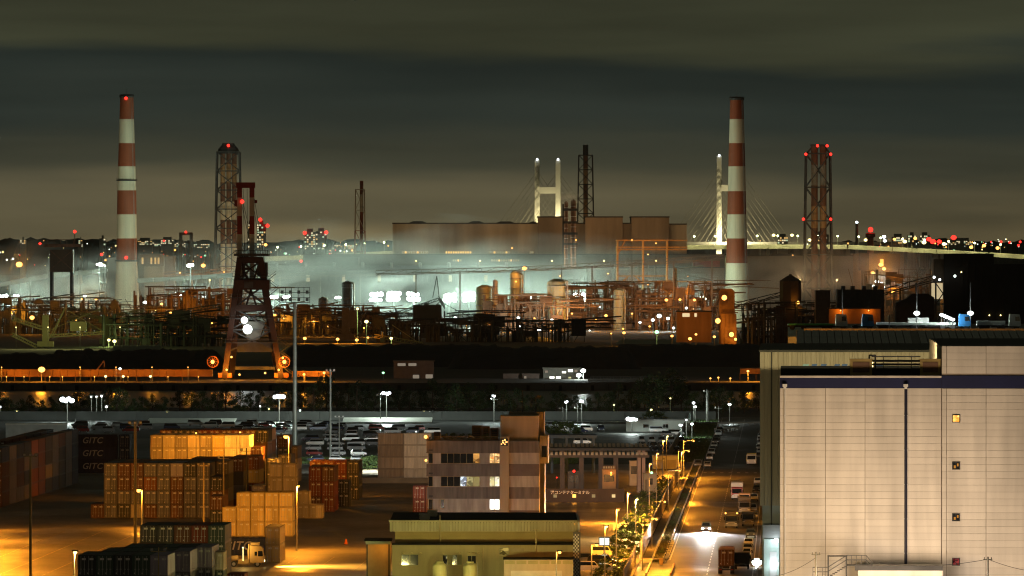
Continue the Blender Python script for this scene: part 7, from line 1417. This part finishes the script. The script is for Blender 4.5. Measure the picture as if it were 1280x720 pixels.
OL = [(655.5, 335.5, 4140, 1.3, 14000), (689, 411.5, 3700, .9, 5000), (779, 411, 3700, .5, 1500), (24, 330.5, 4300, 2.0, 16000), (254, 332, 4350, 1.4, 9000), (40, 397, 3950, 1.4, 9000), (202, 380, 4000, .8, 3500), (212, 399, 3900, 1.1, 6000), (213, 391, 3900, .8, 2500), (103, 373.5, 4100, .8, 1500), (120, 374, 4100, .7, 1500), (343.5, 394, 3900, .9, 3500), (381, 423, 3600, .9, 5000), (422, 424, 3600, .9, 9000), (446, 425, 3600, .9, 9000), (460, 422, 3600, .6, 4000), (833, 375, 4150, 1.0, 4000), (850, 374.5, 4150, .8, 2500), (868, 375, 4150, .9, 3500), (757.5, 394.5, 4000, .9, 3500), (840, 420, 3330, .7, 2200), (862.5, 423.5, 3330, .9, 2600), (870, 418, 3330, .6, 1200), (893, 421, 3330, .7, 1600), (764, 417, 3500, .4, 800), (780, 416, 3500, .8, 3500), (1091, 341, 4500, 1.2, 9000), (1101, 331, 4500, 1.4, 12000), (1105, 336, 4500, 1.2, 9000), (1162, 372, 3380, .8, 3000), (1010, 427, 3280, .5, 700), (1018, 427, 3280, .5, 700), (608, 405, 4130, .6, 9000), (640, 395, 4120, .5, 3500), (645, 352, 4120, .5, 2500), (1116, 365, 4400, 1., 7000), (230, 402, 4000, .6, 16000), (250, 402, 4000, .6, 16000), (185, 383, 4100, .5, 3500), (280, 340, 4380, .5, 5000), (225, 341, 4380, .5, 4000), (790, 300, 4230, .4, 4000), (820, 304, 4230, .4, 4000), (775, 356, 4230, .4, 4000), (810, 356, 4230, .4, 4000), (720, 300, 4640, .5, 6000), (810, 318, 4640, .5, 6000), (640, 310, 4640, .5, 3000), (15, 392, 4000, .5, 9000), (95, 400, 3950, .5, 7000), (160, 404, 3900, .5, 5000), (190, 405, 3850, .5, 9000), (265, 404, 3850, .5, 9000), (355, 398, 3900, .6, 12000), (392, 402, 3900, .6, 12000), (410, 408, 3850, .5, 9000), (455, 410, 3850, .5, 7000), (575, 398, 4000, .6, 14000), (583, 406, 3950, .5, 9000), (628, 404, 4050, .6, 12000), (668, 398, 4080, .6, 12000), (715, 392, 4100, .6, 14000), (745, 400, 4100, .6, 14000), (790, 392, 4120, .6, 16000), (812, 408, 4050, .6, 12000), (848, 362, 4180, .6, 12000), (885, 392, 4120, .6, 12000), (700, 345, 4440, .5, 9000), (760, 342, 4440, .5, 9000), (860, 345, 4440, .5, 9000), (950, 400, 3500, .5, 3000)]
for i, (px, py, d, s, pw) in enumerate(sorted(OL)): small_lamp(px, py, d, 'o', f'orange sodium light among the plant works, {ORD[i]} from the left', pw, s, 'orange plant lights', mast=darksteel)
WL = [(52, 389, 1.0), (70, 388, 1.0), (62, 392, .7), (106, 370, .8), (255, 371, .8), (280, 371, .5), (181, 378, 1.1), (178, 393, .9), (674, 413, 1.0), (690, 400, .8), (750, 384, .4), (737, 413, .4), (816, 400, 1.0), (824, 395, 1.4), (835, 398, 1.0), (842, 410, .8), (800, 403, .8), (858, 385, .8), (649, 409, 1.2), (648, 397, 1.0), (575, 403, .8), (569, 397, .8), (586, 411, .7), (1096, 352, 1.3), (1104, 359, 1.2), (1092, 358, .8), (330, 382, .5), (145, 398, .6), (848, 412, .8), (1102, 354, .8), (62, 388, .6), (90, 393, .6)]
for i, (px, py, s) in enumerate(sorted(WL)): small_lamp(px, py, 4090 if px < 1080 else 4450, 'w', f'small white work light among the plant works, {ORD[i]} from the left', 6000 * s, s, 'small white plant lights', mast=darksteel)
for i, (px, py, e, s) in enumerate(((143, 426.5, 'y', 1.0), (458, 402, 'y', 1.0), (489, 423, 'y', .8), (821, 415, 'g', 1.1), (136, 425, 'y', .8), (447, 386, 'y', .7))): small_lamp(px, py, 3480, e, ['yellowish lamp under the left reclaimer', 'greenish yellow lamp right of the rusty reclaimer', 'yellow lamp on the lying conveyor boom', 'green lamp left of the orange shed', 'second yellow lamp under the left reclaimer', 'yellow lamp on the rusty reclaimer'][i], 4000, s, 'yellow and green plant lamps', (.75, 1, .25))
for i, (px, pw) in enumerate(((20, 6000), (60, 7000), (100, 7000), (150, 5500))): small_lamp(px, 409, 3400, 'y', f'olive yard lamp among the left stackers, {ORD[i]} from left', pw, .3, 'yellow and green plant lamps', (.9, .85, .3), mast=darksteel)
# lamps added round the chimneys and flue towers to brighten their shafts
for i, (px, dd, pw) in enumerate(((120, 4250, 24000), (195, 4260, 20000), (262, 4440, 26000), (306, 4450, 20000), (446, 5150, 16000), (716, 4940, 30000), (880, 4200, 26000), (958, 4210, 22000), (1000, 4540, 26000), (1046, 4545, 22000))): small_lamp(px, 388 if dd < 4300 else 350, dd, 'y', f'added warm floodlight washing a chimney or flue tower, {ORD[i]} from left', pw, .6, 'added chimney floodlights', (1, .62, .27), mast=darksteel)
for i, (px, pw) in enumerate(((520, 22000), (600, 24000), (690, 28000), (755, 28000), (820, 28000))): small_lamp(px, 326, 4705, 'y', f'added warm floodlight on the mast before the mill, {ORD[i]} from left', pw, .6, 'added mill floodlights', (1, .66, .34), mast=darksteel)  # floodlights added to brighten the mill wall
# ---------------------------------------------------------------- far background: hills, city, viaduct, cable-stayed bridge
def ridge(name, d, pts, col, seed):
    rr = random.Random(seed); A = At(d); g = MB(); vs_ = []; X = []; n_ = 160
    for i in range(n_ + 1):
        px = -60 + 1400 * i / n_
        for (x0, y0), (x1, y1) in zip(pts, pts[1:]):
            if x0 <= px <= x1: py = y0 + (y1 - y0) * (px - x0) / (x1 - x0)
        X.append((A.x(px), A.z(py) + rr.uniform(-5, 5)))
    vs_ = [(x, d, 0) for x, z in X] + [(x, d + 250, z) for x, z in X] + [(x, d + 1500, 0) for x, z in X]; n1 = n_ + 1
    g.add(vs_, [(i, i + 1, i + 1 + n1, i + n1) for i in range(n_)] + [(i + n1, i + 1 + n1, i + 1 + 2 * n1, i + 2 * n1) for i in range(n_)])
    struct(name, g, M(name, col, .95, 0, .3, .004))
ridge('far_hills', 14500, [(-60, 298), (120, 300), (300, 303), (400, 301), (480, 302), (600, 304), (1000, 304), (1100, 302), (1180, 298), (1240, 302), (1340, 300)], (.03, .03, .025), 3)
ridge('near_hill', 11500, [(-60, 300), (60, 302), (150, 305), (330, 307), (450, 306), (560, 307), (1040, 307), (1120, 302), (1190, 301), (1260, 306), (1340, 305)], (.025, .028, .02), 4)
wallf = M('far_wall', (.36, .33, .27), .8, 0, .15, .02)
wy = E('far_window_cream', (1, .85, .5), .9); wo_ = E('far_window_amber', (1, .6, .2), .8); wg = E('far_window_green', (.75, .95, .6), .7)
def tower_block(label, x0, x1, yt, yb, d, nx, nz, seed, red=(), fill=.55):
    A = At(d, (x0 + x1) / 2); rt = T('apartment_block', label, 'apartment block', A.base, 0, 'far apartment blocks'); X, Z = A.x, A.z; rr = random.Random(seed)
    g = MB(); g.box(X(x0), X(x1), 0, 16, 0, Z(yt)); g.box(X(x0) + 3, X(x1) - 3, 3, 12, Z(yt), Z(yt) + 4); g.build('wall', wallf, rt); w = (X(x1) - X(x0)) / nx; h = (Z(yt) - Z(yb)) / nz
    mes = {}
    for i in range(nx):
        for j in range(nz):
            if rr.random() < fill:
                k = rr.choice((0, 0, 1, 2)); key = k
                if key not in mes: m_ = MB(); m_.box(w * .14, w * .86, -.4, 0, h * .2, h * .8); mes[key] = m_.mesh('window', (wy, wo_, wg)[k])
                link('window', mes[key], rt, (X(x0) + i * w, 0, Z(yb) + j * h))
    for px, py in red: g = MB(); g.ball((X(px), -2, Z(py)), 2.2 if d > 7000 else 1.5); g.build('warning_lamp', ER, rt)
    return rt
tower_block('twin-topped apartment block with two red lamps left of the mast', 380.5, 394, 290, 312, 8200, 5, 8, 1, ((381, 291),)); tower_block('pale apartment block joined to the right of the lit one', 394.5, 408, 289, 312, 8250, 5, 8, 2, ((408, 290.5),), .25)
tower_block('apartment tower with red lamps behind the unloader boom', 321, 332, 280, 310, 8100, 4, 10, 3, ((325.5, 274.5), (334.5, 282))); tower_block('thin lit apartment tower left behind the boom', 310, 314, 280, 310, 8150, 2, 10, 4, (), .4)
for i, (x0, x1, yt, s) in enumerate(sorted([(124, 132, 298, 5), (172, 190, 301, 6), (201, 217, 300, 7), (188, 200, 303, 8), (218, 232, 303.5, 9), (242, 262, 305, 10), (98, 103, 300, 11), (146, 151, 300, 12), (415, 428, 306, 13), (430, 445, 306, 14), (25, 32, 300, 15), (1135, 1145, 294, 16), (1020, 1036, 293, 17), (972, 985, 296, 18), (920, 934, 296, 19), (1115, 1130, 296, 20), (1150, 1162, 294, 21), (1186, 1214, 301, 22)])):
    tower_block(f'distant lit city building on the skyline, {ORD[i]} from the left', x0, x1, yt, yt + 9 if yt < 300 else yt + 5, 9000 + i * 13, max(2, int((x1 - x0) / 2.2)), 3, s, (), .5)
# scattered far city lights: nobody could count them
rr = random.Random(12); g = MB()
for _ in range(260):
    px = rr.choice((rr.uniform(-20, 300), rr.uniform(330, 490), rr.uniform(850, 1290), rr.uniform(1100, 1290))); py = rr.gauss(317, 7) if px < 600 else rr.gauss(307, 5)
    if px > 1000: py = rr.gauss(306, 4)
    py = max(299, min(333, py)); d = 7600 + rr.uniform(0, 400) if py > 312 else 9200 + rr.uniform(0, 600); A = At(d); k = rr.choices((0, 1, 2, 3, 4), (5, 6, 2, 2.2, 1.5))[0]
    z = max(2, A.z(py)); s = rr.choice((.35, .45, .6, .8, 1.2)) * (1.4 if k == 3 else 1); g.cyl((A.x(px), d + 1, 0), (A.x(px), d + 1, z), .2, n=4, m=5); g.ball((A.x(px), d, z), s, k, 6, 4)
o = g.build('city_lights', [E('city_white', (.9, 1, .85), 2.2), E('city_orange', (1, .45, .1), 2.2), E('city_yellow', (1, .8, .3), 1.8), ER, E('city_green', (.4, 1, .5), 1.2), darksteel]); tag(o, 'countless scattered lights of the far city along the horizon', 'city lights', kind='stuff')
# near landside trees of the far city
for i, (px, s) in enumerate(((345, 2.2), (356, 1.8), (366, 2.0), (376, 1.6), (410, 1.8), (420, 1.5), (1150, 2.6), (1166, 2.2), (1176, 3.0), (1190, 2.4), (1255, 2.2), (1268, 2.6))):
    d = 6900; tree(TREES[i % 6], (px - 640) * d / F, d, s, i, f'dark rounded tree on the far side of the harbour, {ORD[i]} from left', 'far harbour trees', 'distant_tree')

# motorway viaduct
def viaduct(label, pts, d, lampstep, n_l, pw):
    A = At(d, pts[0][0]); rt = T('viaduct', label, 'viaduct', A.base, 0, 'viaducts'); X, Z = A.x, A.z; vm = M('viaduct_concrete', (.42, .40, .33), .8)
    for (a, b_) in zip(pts, pts[1:]):
        n_ = max(1, int((X(b_[0]) - X(a[0])) / 40))
        for i in range(n_):
            t0, t1 = i / n_, (i + .985) / n_; p = (X(a[0] + (b_[0] - a[0]) * t0), Z(a[1] + (b_[1] - a[1]) * t0)); q = (X(a[0] + (b_[0] - a[0]) * t1), Z(a[1] + (b_[1] - a[1]) * t1)); g = MB(); g.bar((p[0], 0, p[1]), (q[0], 0, q[1]), 18, 3.0); g.bar((p[0], -9, p[1] + 2), (q[0], -9, q[1] + 2), .4, 1.4); g.build('span', vm, rt)
            g = MB(); g.bar((p[0], 0, 0), (p[0], 0, p[1]), 4); g.build('pier', vm, rt)
    k = 0
    for (a, b_) in zip(pts, pts[1:]):
        for i in range(n_l):
            t = (i + .5) / n_l; x, z = X(a[0] + (b_[0] - a[0]) * t), Z(a[1] + (b_[1] - a[1]) * t); g = MB(); g.cyl((x, 8, z), (x, 8, z + 11), .25, .18, 5); g.build('lamp_post', galv, rt); g = MB(); g.ball((x, 6.5, z + 11), .9, 0, 8, 5); g.build('lamp', E('viaduct_lamp', (.85, 1, .45), 12), rt); lightat(rt, (x, -18, z + 8), pw, (.95, .9, .38), .8)
viaduct('yellow-lit motorway viaduct behind the left plant', [(332, 324.5), (420, 321), (492, 317)], 6400, 1, 3, 5000)
viaduct('pale lit motorway viaduct sweeping behind the right chimney', [(855, 310), (960, 309), (1060, 309.5), (1170, 315), (1300, 323)], 6600, 1, 4, 7000)
gallery('toll_gantry', 'lit green-white gantry above the right viaduct', 1140, 1170, 6580, 48, 51, M('gantry_pale', (.5, .52, .4), .6), 4, 'gantry')
# cable-stayed bridge
d = 9800; A = At(d, 790); rt = T('cable_bridge', 'floodlit cable-stayed bridge with two H-shaped towers behind the mill', 'bridge', A.base); X, Z = A.x, A.z; pm_ = M('pylon_white', (.72, .70, .62), .6, 0, .06, .02)
cabm_ = M('cable_grey', (.16, .15, .12), .6)
pyl = [((671.5, 700), (697.5, -20)), ((899, 260), (925, -420))]
dz = 55.
for i, ((xa, ya), (xb, yb)) in enumerate(pyl):
    for px, yy in ((xa, ya * .02), (xb, yb * .02)):
        g = MB(); w0, w1 = 3.6 * A.k, 2.9 * A.k; z1 = Z(200 if i == 0 else 195); g.add([(X(px) - w0, yy - 5, 0), (X(px) + w0, yy - 5, 0), (X(px) + w0, yy + 5, 0), (X(px) - w0, yy + 5, 0), (X(px) - w1, yy - 4, z1), (X(px) + w1, yy - 4, z1), (X(px) + w1, yy + 4, z1), (X(px) - w1, yy + 4, z1)], [(0, 3, 2, 1), (4, 5, 6, 7), (0, 1, 5, 4), (1, 2, 6, 5), (2, 3, 7, 6), (3, 0, 4, 7)]); g.build('pylon_leg', pm_, rt)
        g = MB(); g.ball((X(px), yy - 5, z1 + 1), 1.5); g.build('top_lamp', EC, rt)
        lightat(rt, (X(px) + 10, yy - 34, 60), 190000, (1, .86, .46), 1.5)
    g = MB(); zz = Z(238 if i == 0 else 235); g.box(X(xa) + 3, X(xb) - 3, -3, 3, zz - 4.5, zz + 4.5); g.build('cross_beam', pm_, rt)
    for s in (-1, 1):
        for off in (xa, xb):
            for k in range(9):
                z = Z(214 + k * 8); reach = (104 - k * 11) ; g = MB(); g.bar((X(off), 0, z), (X(off + s * reach * .62), 0, dz), .55 if k < 6 else .45); g.build('stay_cable', cabm_, rt)
g = MB(); g.box(X(560), X(1100), -14, 14, dz - 4, dz); g.build('deck', M('bridge_deck', (.35, .34, .3), .7), rt)
# red and white harbour tower and control mast
A = At(7000, 1088); r = T('harbour_beacon', 'red-lamped beacon tower on the right skyline', 'beacon', A.base); g = MB(); g.lathe([(4, 0), (3.2, A.z(297)), (5, A.z(296)), (5, A.z(292)), (3, A.z(291))], 12); g.build('shaft', M('beacon_red', (.4, .1, .08), .6), r); g = MB(); g.ball((0, -3, A.z(287)), 2.6); g.build('lamp', ER, r)
A = At(7000, 1071); r = T('thin_mast', 'thin grey mast with white tip lamp on the right skyline', 'mast', A.base); g = MB(); g.cyl((0, 0, 0), (0, 0, A.z(279)), 2., 1.4, 8); g.build('shaft', M('mast_haze', (.3, .28, .24), .7), r); g = MB(); g.ball((0, 0, A.z(278)), 1.4); g.build('lamp', EC, r)
for i, (px, py, e, s) in enumerate(sorted([(1161, 299, 'r', 2.6), (1166, 302, 'r', 3.0), (1174, 302, 'r', 2.6), (1192, 297, 'r', 3.), (1088, 308, 'r', 2.), (1105, 296, 'c', 2.0), (1082, 300, 'y', 1.8), (1131, 302, 'y', 2.2), (1155, 303, 'y', 2.4), (1180, 305, 'y', 2.2), (1214, 309, 'o', 2.), (1230, 307, 'o', 2.), (1247, 310, 'o', 2.), (1262, 303, 'r', 1.4), (990, 294, 'y', 1.8), (1012, 300, 'y', 1.8), (967, 294, 'y', 1.8), (913, 297, 'y', 1.6), (1106, 301, 'w', 1.8), (1118, 299, 'o', 1.6), (1144, 298, 'o', 1.8), (163, 301, 'r', 1.), (205, 301, 'r', 1.2), (50, 304.5, 'r', 1.4), (332, 306, 'o', 1.8)])):
    small_lamp(px, py, 7100 + i * 7, e, f'{dict(r="red", c="bluish", y="yellow-green", o="orange", w="white")[e]} lamp on the far skyline, {ORD[i]} of these from the left', 0, s, 'skyline lamps', mast=darksteel)
# ---------------------------------------------------------------- steam and haze
def steam(label, px, py, d, rx, ry, rz, dens, col=(.9, .9, .88), seed=0, nscale=2.6, g_=.0, name='steam_cloud'):
    A = At(d, px); m = bpy.data.materials.new('steam_%d' % seed); m.use_nodes = True; nt = m.node_tree; nt.nodes.clear(); L = nt.links.new
    tc_ = nt.nodes.new('ShaderNodeTexCoord')
    ln = nt.nodes.new('ShaderNodeVectorMath'); ln.operation = 'LENGTH'
    n_ = nt.nodes.new('ShaderNodeTexNoise'); n_.noise_dimensions = '4D'; n_.inputs['W'].default_value = seed * 3.7; n_.inputs['Scale'].default_value = nscale; n_.inputs['Detail'].default_value = 1.5
    L(tc_.outputs['Object'], ln.inputs[0]); L(tc_.outputs['Object'], n_.inputs['Vector'])
    a = nt.nodes.new('ShaderNodeMath'); a.operation = 'MULTIPLY_ADD'; a.inputs[1].default_value = 1.9; L(n_.outputs[0], a.inputs[0])   # 1.5*noise - length
    s_ = nt.nodes.new('ShaderNodeMath'); s_.operation = 'MULTIPLY'; s_.inputs[1].default_value = -1.0; L(ln.outputs['Value'], s_.inputs[0]); L(s_.outputs[0], a.inputs[2])
    c = nt.nodes.new('ShaderNodeMapRange'); c.inputs[1].default_value = .12; c.inputs[2].default_value = .85; c.inputs[3].default_value = 0; c.inputs[4].default_value = dens; L(a.outputs[0], c.inputs[0])
    v = nt.nodes.new('ShaderNodeVolumePrincipled'); v.inputs['Color'].default_value = col + (1,); v.inputs['Anisotropy'].default_value = g_; L(c.outputs[0], v.inputs['Density'])
    o = nt.nodes.new('ShaderNodeOutputMaterial'); L(v.outputs[0], o.inputs['Volume'])
    mb = MB(); mb.ball((0, 0, 0), 1.0, 0, 16, 10); ob = mb.build(name, m, None, (A.X, d, A.z(py))); ob.scale = (rx, ry, rz); tag(ob, label, 'steam', kind='stuff'); return ob
steam('teal-lit mist hanging round the big floodlights left of centre', 492, 359, 4315, 155, 120, 48, .0048, seed=1)
steam('pale mist round the floodlights right of the unloader', 375, 361, 4318, 85, 110, 40, .0042, seed=2)
steam('thin mist round the floodlights among the silos', 670, 362, 4300, 120, 110, 38, .0032, seed=3)
steam('warm mist round the floodlights left of the right chimney', 810, 361, 4280, 140, 100, 40, .0034, seed=4)
steam('pale steam plume at the left of the left chimney', 68, 366, 4240, 40, 40, 24, .016, seed=5)
steam('grey smoke drifting right of the right chimney', 985, 345, 4500, 110, 70, 30, .0040, seed=6)
steam('thin mist round the lamps between left chimney and unloader', 210, 357, 4300, 120, 80, 36, .0030, seed=7)
steam('small pink steam puff above the vent stacks', 709, 248, 4700, 13, 12, 6, .03, seed=8)
steam('orange-lit smoke in front of the orange wing', 1120, 345, 4480, 55, 50, 30, .006, seed=9)
steam('mist at the far left edge of the plant', 0, 358, 4300, 80, 80, 38, .0034, seed=10)
hz = bpy.data.materials.new('haze_air'); hz.use_nodes = True; nt = hz.node_tree; nt.nodes.clear()
v = nt.nodes.new('ShaderNodeVolumePrincipled'); v.inputs['Color'].default_value = (.95, .93, .88, 1); v.inputs['Density'].default_value = HAZE_D = 5e-6; v.inputs['Anisotropy'].default_value = .55
o = nt.nodes.new('ShaderNodeOutputMaterial'); nt.links.new(v.outputs[0], o.inputs['Volume'])
g = MB(); g.box(-22100, 22100, -700, 60100, -6.5, 260); ho = g.build('haze', hz); tag(ho, 'thin night haze over the harbour and plant', 'haze', kind='stuff')
